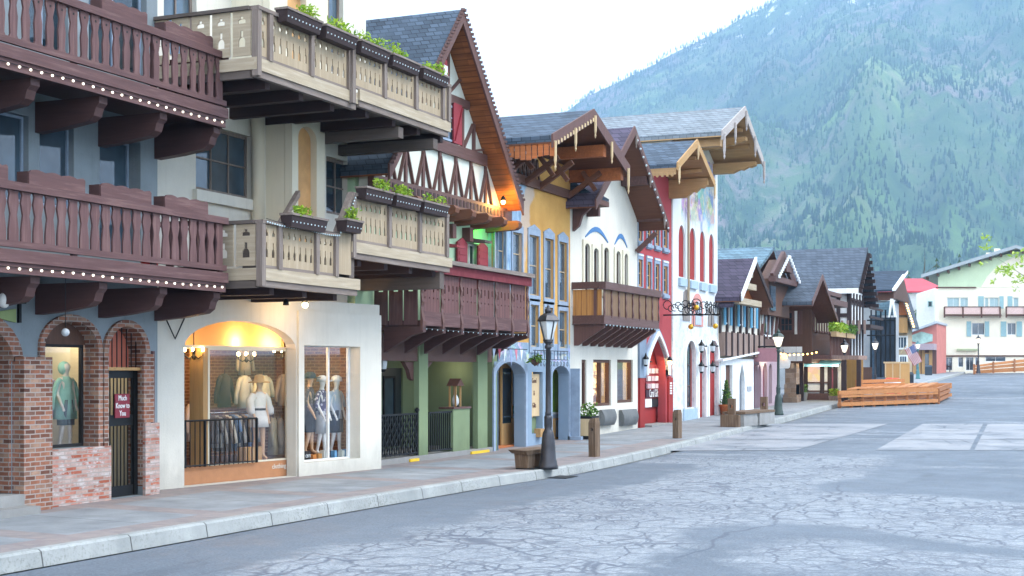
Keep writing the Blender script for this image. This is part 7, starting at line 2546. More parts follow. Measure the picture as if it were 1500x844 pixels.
MB().prism([(xg - .1, y12 + .2, ZatY(1309, 436, y12)), (xg - .1, 100, ZatY(1309, 436, y12)), (xg - .1, 97, ZatY(1313, 405, 97))], (-.25, 0, 0)).build('gable_wall', M['brownz'], b12)
MB().box(X12 - 6, xg, y12, y12 + .28, ZatY(1290, 440, y12), ZatY(1290, 428, y12)).build('eave_shadow_board', M['brown'], b12)
nt = NT('debris_netting')
p = nt.pos()
n = nt.noise(nt.mapv(p, (2, 2, .5)), 1.5, 5)
c = nt.mix(nt.ramp(n, [(.3, 0.0), (.7, 1.0)]), srgb('2a323c'), srgb('465464'))
M['netting'] = nt.out(c, .8, nt.bump(n, .6, .1), .2)
MB().plate(fy(y12 - .5), XatY(1276, y12), XatY(1292, y12), S(92) - .1, ZatY(1285, 462, y12), .04).build('netting', plain('blue_tarpaulin', '3a5064', .6, var=.3), b12)
MB().plate(fy(y12 - .9), XatY(1288, y12), XatY(1313, y12), S(92) - .1, ZatY(1300, 466, y12), .04).build('netting', M['netting'], b12)
MB().box(XatY(1262, 88), XatY(1277, 88), 88, 88.1, S(88) - .1, ZatY(1280, 538, 88)).build('hoarding', M['brownz'], b12)
for k in range(6):
    x_ = XatY(1276 + 7 * k, y12 - 1)
    MB().tube([(x_, y12 - 1.0, S(92) - .1), (x_, y12 - 1.0, ZatY(1290, 455, y12))], .05, 6).build('scaffold_pole', M['iron'], b12)
for py in (470, 492):
    MB().tube([(XatY(1274, y12), y12 - 1.05, ZatY(1290, py, y12)), (XatY(1314, y12), y12 - 1.05, ZatY(1290, py, y12))], .05, 6).build('scaffold_pole', M['iron'], b12)
# pale porch roof sign
MB().prism([(XatY(1283, 91), 91, ZatY(1283, 462, 91)), (XatY(1308, 91), 91, ZatY(1308, 462, 91)), (XatY(1307, 91), 91, ZatY(1307, 440, 91)), (XatY(1284, 91), 91, ZatY(1284, 445, 91))], (0, .2, 0)).build('slate_dormer', M['teal'], b12)
MB().prism([(XatY(1301, 90.8), 90.8, ZatY(1301, 465, 91)), (XatY(1304, 90.8), 90.8, ZatY(1304, 438, 91)), (XatY(1308, 90.8), 90.8, ZatY(1308, 438, 91)), (XatY(1313, 90.8), 90.8, ZatY(1313, 465, 91)), (XatY(1310, 90.8), 90.8, ZatY(1310, 465, 91)), (XatY(1306.5, 90.8), 90.8, ZatY(1306.5, 445, 91)), (XatY(1303.5, 90.8), 90.8, ZatY(1303.5, 465, 91))], (0, .15, 0)).build('bargeboard', M['whitep'], b12)
# honey-gabled house just behind it
b12b = thing('chalet_building', 'narrow wooden house with a bulb-trimmed gable between the netting and the pink shop', 'building', (-12.5, 108, 1.2))
y13 = 106.0
MB().box(XatY(1298, y13), XatY(1329, y13), y13, 108.5, 1, ZatY(1320, 455, y13)).build('wall', M['tan'], b12b)
MB().box(XatY(1312, y13), XatY(1331, y13), y13 - .6, y13 - .01, ZatY(1320, 488, y13), ZatY(1320, 466, y13)).build('balcony', M['honey'], b12b)
gx = XatY(1338, y13)
MB().hexa([(XatY(1308, y13), y13 - 1, ZatY(1310, 458, y13)), (XatY(1322, y13), y13 - 1, ZatY(1320, 430, y13)), (XatY(1322, y13), 109, ZatY(1320, 430, y13)), (XatY(1308, y13), 109, ZatY(1310, 458, y13)), (XatY(1308, y13), y13 - 1, ZatY(1310, 454, y13)), (XatY(1322, y13), y13 - 1, ZatY(1320, 426, y13)), (XatY(1322, y13), 109, ZatY(1320, 426, y13)), (XatY(1308, y13), 109, ZatY(1310, 454, y13))]).build('roof', M['char'], b12b)
MB().hexa([(XatY(1322, y13), y13 - 1, ZatY(1320, 430, y13)), (gx, y13 - 1, ZatY(1338, 482, y13)), (gx, 109, ZatY(1338, 482, y13)), (XatY(1322, y13), 109, ZatY(1320, 430, y13)), (XatY(1322, y13), y13 - 1, ZatY(1320, 426, y13)), (gx, y13 - 1, ZatY(1338, 478, y13)), (gx, 109, ZatY(1338, 478, y13)), (XatY(1322, y13), 109, ZatY(1320, 426, y13))]).build('roof', M['char'], b12b)
MB().prism([(XatY(1312, y13), y13 - .3, ZatY(1320, 462, y13)), (XatY(1331, y13), y13 - .3, ZatY(1320, 462, y13)), (XatY(1322, y13), y13 - .3, ZatY(1320, 433, y13))], (0, .2, 0)).build('gable_wall', M['cedar'], b12b)
for k, (a, b, c, d) in enumerate(((1313, 1330, 512, 492), (1316, 1330, 545, 520))):
    window(b12b, fy(y13), XatY(a, y13), XatY(b, y13), ZatY(1320, c, y13), ZatY(1320, d, y13), -.06, .12, 3, 1, M['whitep'], M['glassb'])
string_lights([(XatY(1322, y13 - 1.1), y13 - 1.1, ZatY(1322, 428, y13)), (XatY(1339, y13 - 1.1), y13 - 1.1, ZatY(1339, 481, y13))], 'warm bulbs down the gable edge of the narrow wooden house', 0, 14, .07, 0, mat='warmfest')

# ---------------------------------------------------------------- pink shop, red-roofed hall, cream hotel: they face down the street
def facing(px, r):
    """origin and axes of a front that faces the camera from distance r along the camera axis"""
    u = (px - 750) / FOC
    o = Vector((FWX * r + RTX * u * r, FWY * r + RTY * u * r, 0))
    return o


def fc(r):
    """front parallel to the picture: a = metres to the right of the camera axis, b = height, d = depth"""
    return lambda a, b, d: (FWX * r + RTX * a, FWY * r + RTY * a + d, b)


def A_(px, r):
    return (px - 750) / FOC * r


def Z_(py, r):
    return CAMZ + (HOR - py) / FOC * r


def cbox(mb, r, a0, a1, z0, z1, d0, d1):
    m = fc(r)
    return mb.hexa([m(a0, z0, d0), m(a1, z0, d0), m(a1, z0, d1), m(a0, z0, d1), m(a0, z1, d0), m(a1, z1, d0), m(a1, z1, d1), m(a0, z1, d1)])


def cprism(r, pts, d0, d1):
    m = fc(r)
    n = len(pts)
    mb = MB()
    a = [m(p, q, d0) for p, q in pts]
    b = [m(p, q, d1) for p, q in pts]
    return mb.add(a + b, [tuple(range(n)), tuple(range(2 * n - 1, n - 1, -1))] + [(i, i + n, (i + 1) % n + n, (i + 1) % n) for i in range(n)])


r = 150.0
o = fc(r)(A_(1440, r), 0, 0)
M['hotel'] = plaster('pale_cream_plaster', 'ece4cf', .05, .1)
b15 = thing('hotel_building', 'large cream building with pale green gable and blue shutters closing the street', 'building', (o[0], o[1], 1.5))
wins = [(1423, 1442, 473, 491), (1475, 1488, 473, 491), (1387, 1405, 436, 451), (1406, 1418, 436, 451), (1442, 1448, 436, 451), (1449, 1463, 436, 451), (1484, 1492, 436, 451), (1479, 1493, 394, 409)]
doors = [(1384, 1395, 523, 543), (1403, 1411, 523, 538), (1414, 1426, 523, 543), (1428, 1434, 523, 538), (1443, 1473, 522, 530)]
hs = [(A_(a, r), A_(b, r), Z_(d, r), Z_(c, r)) for a, b, c, d in wins + doors]
MB().plate(fc(r), A_(1374, r), A_(1640, r), .8, Z_(421, r), .4, hs).build('wall', M['hotel'], b15)
cbox(MB(), r, A_(1374, r), A_(1640, r), .8, Z_(421, r), .41, 16).build('back_block', M['hotel'], b15)
cprism(r, [(A_(1374, r), Z_(421, r) + .01), (A_(1640, r), Z_(421, r) + .01), (A_(1640, r), Z_(395, r)), (A_(1490, r), Z_(368, r)), (A_(1374, r), Z_(400, r))], .0, .4).build('gable_wall', plaster('pale_green_plaster', 'cbdcba', .06, .1), b15)
n = 14
pts = [(A_(1437 + 126 * k / n, r), Z_(421, r) + 3.3 * math.sin(PI * k / n) ** .7) for k in range(n + 1)]
cprism(r, pts, -.05, .002).build('arched_field', M['hotel'], b15)
for px0, py0, px1, py1 in ((1352, 405, 1490, 362), (1490, 362, 1660, 415)):
    m = fc(r)
    mb = MB().hexa([m(A_(px0, r), Z_(py0, r) - .25, -1.6), m(A_(px1, r), Z_(py1, r) - .25, -1.6), m(A_(px1, r), Z_(py1, r) - .25, 16), m(A_(px0, r), Z_(py0, r) - .25, 16), m(A_(px0, r), Z_(py0, r) + .1, -1.6), m(A_(px1, r), Z_(py1, r) + .1, -1.6), m(A_(px1, r), Z_(py1, r) + .1, 16), m(A_(px0, r), Z_(py0, r) + .1, 16)])
    mb.build('roof', plain('pale_grey_roofing', '9aa2a6', .8), b15)
    for k in range(9):
        u = (k + .5) / 9
        cbox(MB(), r, A_(px0 + (px1 - px0) * u, r) - .08, A_(px0 + (px1 - px0) * u, r) + .08, Z_(py0 + (py1 - py0) * u, r) - .55, Z_(py0 + (py1 - py0) * u, r) - .27, -1.3, 0).build('rafter', M['brown'], b15)
for px in (1446, 1458):
    cbox(MB(), r, A_(px, r) - .3, A_(px, r) + .3, Z_(385, r), Z_(362 if px > 1450 else 368, r), 2, 2.7).build('chimney', M['hotel'], b15)
for i, (a, b, c, d) in enumerate(wins + doors):
    mt = M['glassb'] if i < 2 or i > 7 else plain('pale_blue_shade_%d' % i, '9fb8bc', .5)
    fr = window(b15, fc(r), A_(a, r) - .03, A_(b, r) + .03, Z_(d, r) - .03, Z_(c, r) + .03, .15, .1, 2 if b - a > 9 else 1, 1, M['whitep'] if i not in (7,) else M['redpaint'], M['redpaint'] if i == 7 else mt)
blu = plain('pale_teal_shutter', '8fb0b4', .7)
for px0, px1, p0, p1 in ((1416, 1422.5, 471, 493), (1442.5, 1449, 471, 493), (1466, 1474, 471, 493), (1489, 1497, 471, 493), (1433, 1441, 434, 452), (1464, 1470, 434, 452), (1476, 1483, 434, 452)):
    cbox(MB(), r, A_(px0, r), A_(px1, r), Z_(p1, r), Z_(p0, r), -.08, -.005).build('shutter', blu, b15)
for px0, px1 in ((1385, 1467), (1475, 1520)):
    bl = cbox(MB(), r, A_(px0, r), A_(px1, r), Z_(463, r), Z_(461, r), -1.0, -.005).build('balcony', M['brown'], b15)
    cbox(MB(), r, A_(px0, r), A_(px1, r), Z_(460.5, r), Z_(451, r), -.98, -.93).build('parapet', plain('pale_pink_panel', 'd0b4ac', .7), bl)
    cbox(MB(), r, A_(px0, r), A_(px1, r), Z_(450.9, r), Z_(449.6, r), -1.02, -.88).build('top_rail', M['brown'], bl)
    k = px0
    while k <= px1:
        cbox(MB(), r, A_(k, r) - .08, A_(k, r) + .08, Z_(466, r), Z_(450, r), -1.06, -.99).build('post', M['brown'], bl)
        k += 27
cbox(MB(), r, A_(1374, r), A_(1640, r), Z_(522.5, r), Z_(520.5, r), -.12, -.004).build('string_course', M['brown'], b15)
cbox(MB(), r, A_(1371, r), A_(1430, r), Z_(422, r), Z_(420.5, r), -.25, -.004).build('string_course', M['brown'], b15)
cbox(MB(), r, A_(1402, r), A_(1432, r), Z_(514, r), Z_(511, r), -.3, -.004).build('sign_board', plain('sage_board', 'a8b08c', .7), b15)
tb = thing('bench', 'dark bench beside the door of the cream building', 'bench', fc(r)(A_(1388, r), S(140), -1.5))
cbox(MB(), r, A_(1381, r), A_(1395, r), Z_(541, r), Z_(540, r), -1.6, -1.1).build('seat', M['dark'], tb)
cbox(MB(), r, A_(1381, r), A_(1395, r), Z_(538.5, r), Z_(536, r), -1.1, -1.04).build('backrest', M['dark'], tb)
for px in (1382.5, 1393):
    cbox(MB(), r, A_(px, r), A_(px + 1, r), Z_(546, r), Z_(541.1, r), -1.5, -1.2).build('leg', M['dark'], tb)
# red roof hall
r = 175.0
o = fc(r)(A_(1345, r), 0, 0)
b13 = thing('hall_building', 'white hall with a bright red metal roof behind the pink shop', 'building', (o[0], o[1], 2))
cbox(MB(), r, A_(1290, r), A_(1420, r), 1, Z_(430, r), 0, 10).build('wall', M['whitep'], b13)
m = fc(r)
MB().hexa([m(A_(1285, r), Z_(430, r), -.8), m(A_(1425, r), Z_(428, r), -.8), m(A_(1425, r), Z_(407, r), 5), m(A_(1285, r), Z_(407, r), 5), m(A_(1285, r), Z_(429, r) + .1, -.8), m(A_(1425, r), Z_(427, r) + .1, -.8), m(A_(1425, r), Z_(407, r) + .2, 5), m(A_(1285, r), Z_(407, r) + .2, 5)]).build('roof', plain('red_metal_roof', 'b83440', .5), b13)
cprism(r, [(A_(1352, r), Z_(500, r)), (A_(1378, r), Z_(500, r)), (A_(1378, r), Z_(426, r)), (A_(1352, r), Z_(434, r))], -6, -.01).build('side_wing', M['whitep'], b13)
window(b13, fc(r - 6), A_(1359, r - 6), A_(1366, r - 6), Z_(450, r - 6), Z_(441, r - 6), -.08, .1, 1, 1, blu, M['glass'])
# pink shop
r = 140.0
o = fc(r)(A_(1350, r), 0, 0)
b14 = thing('shop_building', 'low pink shop with a sloping roof and dark porch beside the cream building', 'building', (o[0], o[1], 1.5))
cprism(r, [(A_(1329, r), .8), (A_(1372, r), .8), (A_(1372, r), Z_(474, r)), (A_(1329, r), Z_(489, r))], 0, 8).build('wall', plaster('salmon_plaster', 'c07c74', .1, .1), b14)
cprism(r, [(A_(1324, r), Z_(491.5, r)), (A_(1374, r), Z_(474, r)), (A_(1374, r), Z_(471, r)), (A_(1324, r), Z_(488.5, r))], -1.2, 8).build('roof', plain('pale_grey_roof', 'a8b0b8', .7), b14)
cprism(r, [(A_(1336, r), Z_(500, r)), (A_(1350, r), Z_(504, r)), (A_(1366, r), Z_(500, r)), (A_(1366, r), Z_(490, r)), (A_(1350, r), Z_(486, r)), (A_(1336, r), Z_(491, r))], -.15, -.004).build('sign_board', plain('mint_sign', '9cbcb4', .7, var=.35, sc=1.2), b14)
cbox(MB(), r, A_(1330, r), A_(1372, r), Z_(513, r), Z_(504, r), -2.2, -.004).build('porch_roof', plain('grey_porch_roof', '9a8c94', .7), b14)
cbox(MB(), r, A_(1330, r), A_(1372, r), .9, Z_(513.2, r), -.3, -.004).build('dark_front', M['plumz'], b14)
for px in (1340, 1347, 1353, 1364):
    cbox(MB(), r, A_(px, r) - .15, A_(px, r) + .15, .9, Z_(513.2, r), -.45, -.302).build('post', M['honey'], b14)
window(b14, fc(r), A_(1341, r), A_(1346, r), Z_(543, r), Z_(517, r), -.4, .1, 1, 1, M['honey'], M['glassb'])
window(b14, fc(r), A_(1354, r), A_(1363, r), Z_(543, r), Z_(517, r), -.4, .1, 1, 1, M['honey'], M['glass'])
# ================================================================ street furniture
M['lampglass'] = plain('pale_lamp_glass', 'd4dadc', .25)
M['litglass'] = emit('lit_lamp_glass', (1, .9, .72), .55)


def lamp_post(loc, h, label, lit=True, metal='lampmetal', group='old style street lamps'):
    t = thing('street_lamp', label, 'street lamp', loc, R(12), group)
    s = h / 3.35
    m = M[metal]
    MB().lathe((0, 0, 0), [(.21 * s, 0), (.21 * s, .06 * s), (.19 * s, .1 * s), (.185 * s, .16 * s), (.165 * s, .2 * s), (.15 * s, .45 * s), (.13 * s, .68 * s), (.115 * s, .76 * s), (.09 * s, .8 * s), (.075 * s, .84 * s), (.085 * s, .9 * s), (.085 * s, 1.05 * s), (.09 * s, 1.08 * s), (.07 * s, 1.12 * s)], 12).build('base', m, t, True, local=True)
    MB().lathe((0, 0, 0), [(.066 * s, 1.1 * s), (.066 * s, 1.18 * s), (.058 * s, 1.2 * s), (.05 * s, 2.5 * s), (.075 * s, 2.52 * s), (.075 * s, 2.56 * s), (.05 * s, 2.6 * s), (.09 * s, 2.64 * s), (.1 * s, 2.68 * s)], 10).build('shaft', m, t, True, local=True)
    fr = MB()
    zb, zt, rb, rt_ = 2.7 * s, 3.08 * s, .1 * s, .21 * s
    for k in range(4):
        a = PI / 4 + k * PI / 2
        fr.bar((rb * math.cos(a), rb * math.sin(a), zb), (rt_ * math.cos(a), rt_ * math.sin(a), zt), .022 * s, .022 * s)
    fr.lathe((0, 0, 0), [(rb * 1.08, zb - .03 * s), (rb * 1.08, zb)], 4)
    fr.build('lantern_frame', m, t, local=True)
    MB().lathe((0, 0, 0), [(rb * .93, zb + .002), (rt_ * .93, zt - .002)], 4).build('glass', M['litglass' if lit else 'lampglass'], t, local=True)
    MB().lathe((0, 0, 0), [(.235 * s, zt), (.235 * s, zt + .025 * s), (.17 * s, zt + .12 * s), (.085 * s, zt + .17 * s), (.07 * s, zt + .18 * s)], 4).build('lantern_roof', m, t, local=True)
    MB().lathe((0, 0, 0), [(.07 * s, zt + .18 * s), (.075 * s, zt + .25 * s), (.03 * s, zt + .27 * s), (.03 * s, zt + .31 * s), (.005, zt + .36 * s)], 8).build('finial', m, t, True, local=True)
    return t


def ptop(px, pb, pt, off=.15):
    g = gnd(px, pb, off)
    r = g[0] * FWX + g[1] * FWY
    return g, (pb - pt) / FOC * r


g, h = ptop(803, 687, 452)
lamp_post(g, h, 'nearest dark street lamp with unlit pale lantern before the yellow house', False)
M['greenpost'] = plain('dark_green_post_paint', '34443f', .5)
M['tealpost'] = plain('teal_post_paint', '3f7478', .5)


def globe_lamp(px, pb, pt, lab, metal='greenpost', rr=.2):
    g, h = ptop(px, pb, pt)
    return lamp_post(g, h, lab, True, metal, 'lit street lamps along the far pavement')


globe_lamp(1140, 608, 484, 'lit street lamp with green post standing beside the pink sign board')
globe_lamp(1237, 587, 499, 'lit street lamp before the blue-awninged shop, behind the timber stage', 'lampmetal')
globe_lamp(1282, 574, 497, 'lit street lamp before the scaffold netting', 'lampmetal', .2)
globe_lamp(1319, 557, 499, 'lit street lamp just left of the flag', 'lampmetal', .24)
globe_lamp(1344.5, 555, 500, 'lit street lamp with teal post right of the flag', 'tealpost', .24)
globe_lamp(1433, 547, 492, 'lit street lamp before the cream building behind the timber barrier', 'lampmetal', .24)

# wooden bollards
M['bolw'] = wood('weathered_bollard_wood', '6e5a48', 'z', .3, .85, .5, .4, '9a8c7c')


def bollard(px, pb, pt, lab, lean=0.0):
    g, h = ptop(px, pb, pt)
    t = thing('bollard', lab, 'bollard', g, R(-15), 'wooden bollards on the pavement edge')
    t.rotation_euler = (lean, lean * .5, R(-15))
    w = .1
    MB().plate(lambda a, b, d: (a, -w + d, b), -w, w, 0, h - .12, 2 * w, [(-.035, .035, h - .32, h - .24, .035)]).build('post', M['bolw'], t, local=True)
    MB().hexa([(-w, -w, h - .119), (w, -w, h - .119), (w, w, h - .119), (-w, w, h - .119), (-w * .7, -w * .8, h - .02), (w * .8, -w * .8, h), (w * .8, w * .8, h), (-w * .7, w * .8, h - .02)]).build('cap', M['bolw'], t, local=True)
    MB().lathe((0, 0, -.01), [(.09, 0), (.07, .03)], 10).build('foot_plate', M['iron'], t, local=True)
    return t


bollard(870.5, 669, 612, 'nearer square wooden bollard with a drilled hole, right of the big lamp', R(1.5))
bollard(992, 642, 600, 'farther square wooden bollard before the white house with red doors', R(-1))
# short wooden bench
g = gnd(765, 687, .15)
t = thing('bench', 'short rough wooden bench on a block foot beside the nearest street lamp', 'bench', g, R(-8))
MB().hexa([(-.2, -.1, .33), (.2, -.14, .31), (.22, .95, .33), (-.2, .95, .34), (-.24, -.2, .41), (.24, -.22, .40), (.25, 1.0, .41), (-.22, 1.0, .42)]).build('seat', M['bolw'], t, local=True)
for y in (-.02, .62):
    MB().hexa([(-.15, y, 0), (.15, y, 0), (.15, y + .26, 0), (-.15, y + .26, 0), (-.17, y - .03, .325), (.17, y - .03, .305), (.17, y + .28, .325), (-.17, y + .28, .335)]).build('leg', M['bolw'], t, local=True)
MB().box(-.1, .35, -.1, .9, .0, .02).build('foot_plate', M['iron'], t, local=True)

# trough planter with carved uprights
g = gnd(1072, 625, .15)
t = thing('planter_bench', 'low trough planter with two carved wooden uprights on the pavement edge', 'planter', g, R(-4))
for y in (0, 3.6):
    MB().plate(lambda a, b, d: (a, y - .09 + d, b), -.12, .12, 0, .95, .18, [(-.05, .05, .62, .74, .05)]).build('upright', M['bolw'], t, local=True)
    MB().box(-.3, .34, y - .32 + .4 * (y == 0) * 0, y - .1, 0, .4).build('side_board', M['bolw'], t, local=True)
MB().box(-.32, .4, .1, 1.6, 0, .3).box(-.3, .38, .12, 1.58, .3, .42).build('trough', M['conc'], t, local=True)
MB().box(-.34, .42, 1.75, 3.5, 0, .42).build('trough', M['conc'], t, local=True)
MB().box(-.36, .44, .08, 3.5, .421, .5).build('rim', M['bolw'], t, local=True)


def pot_plant(px, pb, lab, kind, s=1.0, off=.15):
    g = gnd(px, pb, off)
    t = thing('potted_plant', lab, 'potted plant', g)
    if kind == 'conifer':
        MB().lathe((0, 0, 0), [(.2 * s, 0), (.25 * s, .3 * s), (.27 * s, .32 * s), (.27 * s, .36 * s)], 14).build('pot', M['cedary'], t, True, local=True)
        mb = MB()
        for k in range(14):
            z = .34 * s + .06 * s * k
            leaves(mb, (0, 0, z), (.2 - .013 * k) * s, (.2 - .013 * k) * s, .1 * s, 26, .05 * s)
        mb.build('foliage', M['leafd'], t, local=True, weld=False)
        MB().lathe((0, 0, .3 * s), [(.14 * s, 0), (.16 * s, .15 * s), (.03 * s, .85 * s)], 8).build('stem', plain('deep_green_core', '27401f', .9), t, local=True)
    else:
        MB().hexa([(-.22 * s, -.22 * s, 0), (.22 * s, -.22 * s, 0), (.22 * s, .22 * s, 0), (-.22 * s, .22 * s, 0), (-.28 * s, -.28 * s, .42 * s), (.28 * s, -.28 * s, .42 * s), (.28 * s, .28 * s, .42 * s), (-.28 * s, .28 * s, .42 * s)]).build('tub', M['greyw'] if kind == 'tub' else M['conc'], t, local=True)
        leaves(MB(), (0, 0, .42 * s), .3 * s, .3 * s, .4 * s, 200, .07 * s).build('foliage', M['leafd'] if kind != 'tub' else M['leaf'], t, local=True, weld=False)
    return t


pot_plant(1064, 608, 'clipped conifer in a terracotta-brown pot beside the white porch', 'conifer', 1.15)
pot_plant(1174, 587, 'bushy plant in a pale stone tub left of the blue-awninged shop', 'stone', 1.0)
pot_plant(1222, 591, 'weathered wooden tub with low plants at the corner of the timber stage', 'tub', .9, .0)
g = (-14.6, Y(862, -14.6), S(Y(862, -14.6)))
t = thing('potted_plant', 'black planter with a tan front panel and green plants before the lit shop', 'potted plant', g)
MB().box(-.22, .22, -.3, .3, 0, .68).build('tub', M['black'], t, local=True)
MB().box(.222, .235, -.2, .2, .1, .6).box(-.16, .16, -.312, -.302, .1, .6).build('panel', M['pale'], t, local=True)
leaves(MB(), (0, 0, .68), .22, .32, .38, 160, .07).build('foliage', M['leafd'], t, local=True, weld=False)

# gutter grate
g = gnd(905, 702)
tag(MB().box(-11.02, -10.6, g[1] - .35, g[1] + .35, .006, .016).build('drain_grate', M['iron']), 'dark iron drain grate in the gutter below the nearest lamp', 'grate')

# ---------------------------------------------------------------- timber stage parked on the road
M['stage'] = wood('orange_larch_timber', 'b87c4c', 'x', .25, .7, .2, .15, 'c89868')
M['stagey'] = wood('orange_larch_timber_side', 'a06a44', 'y', .25, .7, .2, .15, 'b88a60')
A, B, D = Vector(gnd(1229, 598)), Vector(gnd(1374, 592)), Vector(gnd(1392, 583))
C_ = A + (D - B)
t = thing('timber_stage', 'low orange timber stage with double rails parked on the road', 'stage', tuple(A))


def edge_rail(P, Q, zs, th, name, mat, par):
    for z0, z1 in zs:
        d = (Q - P).normalized()
        n = Vector((-d.y, d.x, 0)) * th
        mb = MB().hexa([P + Vector((0, 0, z0)), Q + Vector((0, 0, z0)), Q + n + Vector((0, 0, z0)), P + n + Vector((0, 0, z0)), P + Vector((0, 0, z1)), Q + Vector((0, 0, z1)), Q + n + Vector((0, 0, z1)), P + n + Vector((0, 0, z1))])
        mb.build(name, M[mat], par)


A2, B2, D2, C2 = A + Vector((0, 0, .02)), B + Vector((0, 0, .02)), D + Vector((0, 0, .02)), C_ + Vector((0, 0, .02))
edge_rail(A2, B2, ((.06, .24), (.46, .56), (.58, .78)), .1, 'front_rail', 'stage', t)
edge_rail(B2, D2, ((.06, .24), (.30, .48), (.55, .78)), .1, 'side_rail', 'stagey', t)
edge_rail(C2, A2, ((.06, .24), (.46, .62)), .1, 'side_rail', 'stagey', t)
edge_rail(D2, C2, ((.06, .24), (.5, .8)), .1, 'back_rail', 'stage', t)
n = 9
for k in range(n + 1):
    p = A2.lerp(B2, k / n)
    MB().box(p.x - .06, p.x + .06, p.y + .11, p.y + .22, p.z - .02, p.z + .74).build('post', M['stagey'], t)
for k in range(6):
    p = B2.lerp(D2, k / 5)
    MB().box(p.x - .22, p.x - .11, p.y - .06, p.y + .06, p.z - .02, p.z + .74).build('post', M['stagey'], t)
up = Vector((0, 0, .44))
cen = (A2 + B2 + C2 + D2) / 4
q4 = [cen + (q - cen) * .93 for q in (A2, B2, D2, C2)]
MB().hexa([q + Vector((0, 0, .26)) for q in q4] + [q + Vector((0, 0, .3)) for q in q4]).build('deck', M['stagey'], t)
# slats loaded on the stage
for k in range(7):
    u0, u1 = .06 + .12 * k, .15 + .12 * k
    lo, hi = A2.lerp(B2, u0), A2.lerp(B2, u1)
    sl = MB()
    a, b = lo + (C2 - A2) * .06 + Vector((0, 0, .8)), hi + (C2 - A2) * .06 + Vector((0, 0, .8))
    c, d = hi + (C2 - A2) * .9 + Vector((0, 0, .82)), lo + (C2 - A2) * .9 + Vector((0, 0, .82))
    sl.hexa([a, b, c, d] + [q + Vector((0, 0, .05)) for q in (a, b, c, d)])
    sl.build('plank', M['stage'], t)
mid = A2.lerp(B2, .55)
for i in range(2):
    e0 = A2.lerp(C2, .5) + Vector((.2, 0, .9 + .2 * i))
    e1 = mid.lerp(mid + (C2 - A2), .5) + Vector((0, 0, .9 + .2 * i))
    MB().bar(e0, e1, .1, .16).build('plank', M['stage'], t)
# plywood booth behind the stage
g = Vector(gnd(1296, 577))
r0 = g.x * FWX + g.y * FWY
t = thing('plywood_booth', 'upright plywood booth like a tall crate behind the timber stage', 'booth', tuple(g))
w_, h_ = 22.5 / FOC * r0, 46 / FOC * r0
px1 = Vector((RTX, RTY, 0))
py1 = Vector((RTX * .75 + FWX * .6, RTY * .75 + FWY * .6, 0)).normalized()
a, b = g, g + px1 * w_
c, d = b + py1 * .95, a + py1 * .95
ply = wood('booth_plywood', 'b98e58', 'z', .12, .7, .1)
zb_ = Vector((0, 0, -.1))
MB().hexa([q + zb_ for q in (a, b, c, d)] + [q + Vector((0, 0, h_ - .06)) for q in (a, b, c, d)]).build('body', ply, t)
ce = (a + b + c + d) / 4
MB().hexa([ce + (q - ce) * 1.1 + Vector((0, 0, h_ - .058)) for q in (a, b, c, d)] + [ce + (q - ce) * 1.1 + Vector((0, 0, h_ + .04)) for q in (a, b, c, d)]).build('lid', M['pale'], t)
for k in range(3):
    p = a + px1 * (w_ * (.02 + .47 * k)) - py1 * .015
    MB().hexa([p + zb_, p + px1 * .06 + zb_, p + px1 * .06 + py1 * .014 + zb_, p + py1 * .014 + zb_, p + Vector((0, 0, h_ - .07)), p + px1 * .06 + Vector((0, 0, h_ - .07)), p + px1 * .06 + py1 * .014 + Vector((0, 0, h_ - .07)), p + py1 * .014 + Vector((0, 0, h_ - .07))]).build('batten', M['pale'], t)
# cone barrel
gc_ = Vector(gnd(1312, 578.5))
t = thing('traffic_drum', 'orange and white traffic drum standing against the plywood booth', 'traffic drum', tuple(gc_))
orange = plain('safety_orange', 'e0482c', .5)
s = 1.15
MB().lathe((0, 0, 0), [(.32 * s, 0), (.32 * s, .06), (.27 * s, .08), (.24 * s, .8 * s), (.12 * s, .86 * s)], 14).build('body', orange, t, True, local=True)
for z in (.3, .55):
    MB().lathe((0, 0, 0), [(.268 * s, z * s), (.262 * s, (z + .1) * s)], 14).build('band', M['whitep'], t, True, local=True)
t2 = copy_tree(t, tuple(gnd(1303, 578)), None, 'dull traffic drum half hidden left of the orange one by the booth', 'traffic drums by the plywood booth')
t['group'] = 'traffic drums by the plywood booth'


def bin_(px, pb, pt, lab, w=.35):
    g, h = ptop(px, pb, pt, .0)
    t = thing('litter_bin', lab, 'litter bin', g, R(10), 'dark litter bins')
    MB().box(-w, w, -w, w, -.05, h * .86).build('body', plain('slate_bin', '2a343e', .5), t, local=True)
    MB().hexa([(-w * 1.08, -w * 1.08, h * .862), (w * 1.08, -w * 1.08, h * .862), (w * 1.08, w * 1.08, h * .862), (-w * 1.08, w * 1.08, h * .862), (-w * .8, -w * .8, h), (w * .8, -w * .8, h), (w * .8, w * .8, h), (-w * .8, w * .8, h)]).build('lid', plain('slate_bin_lid', '3c4854', .5), t, local=True)


bin_(1291, 577, 553, 'low dark bin left of the plywood booth', .3)
bin_(1331, 571, 545, 'square dark bin just right of the plywood booth', .3)
bin_(1360, 552, 535, 'dark bin before the pink shop at the foot of the cream building', .32)
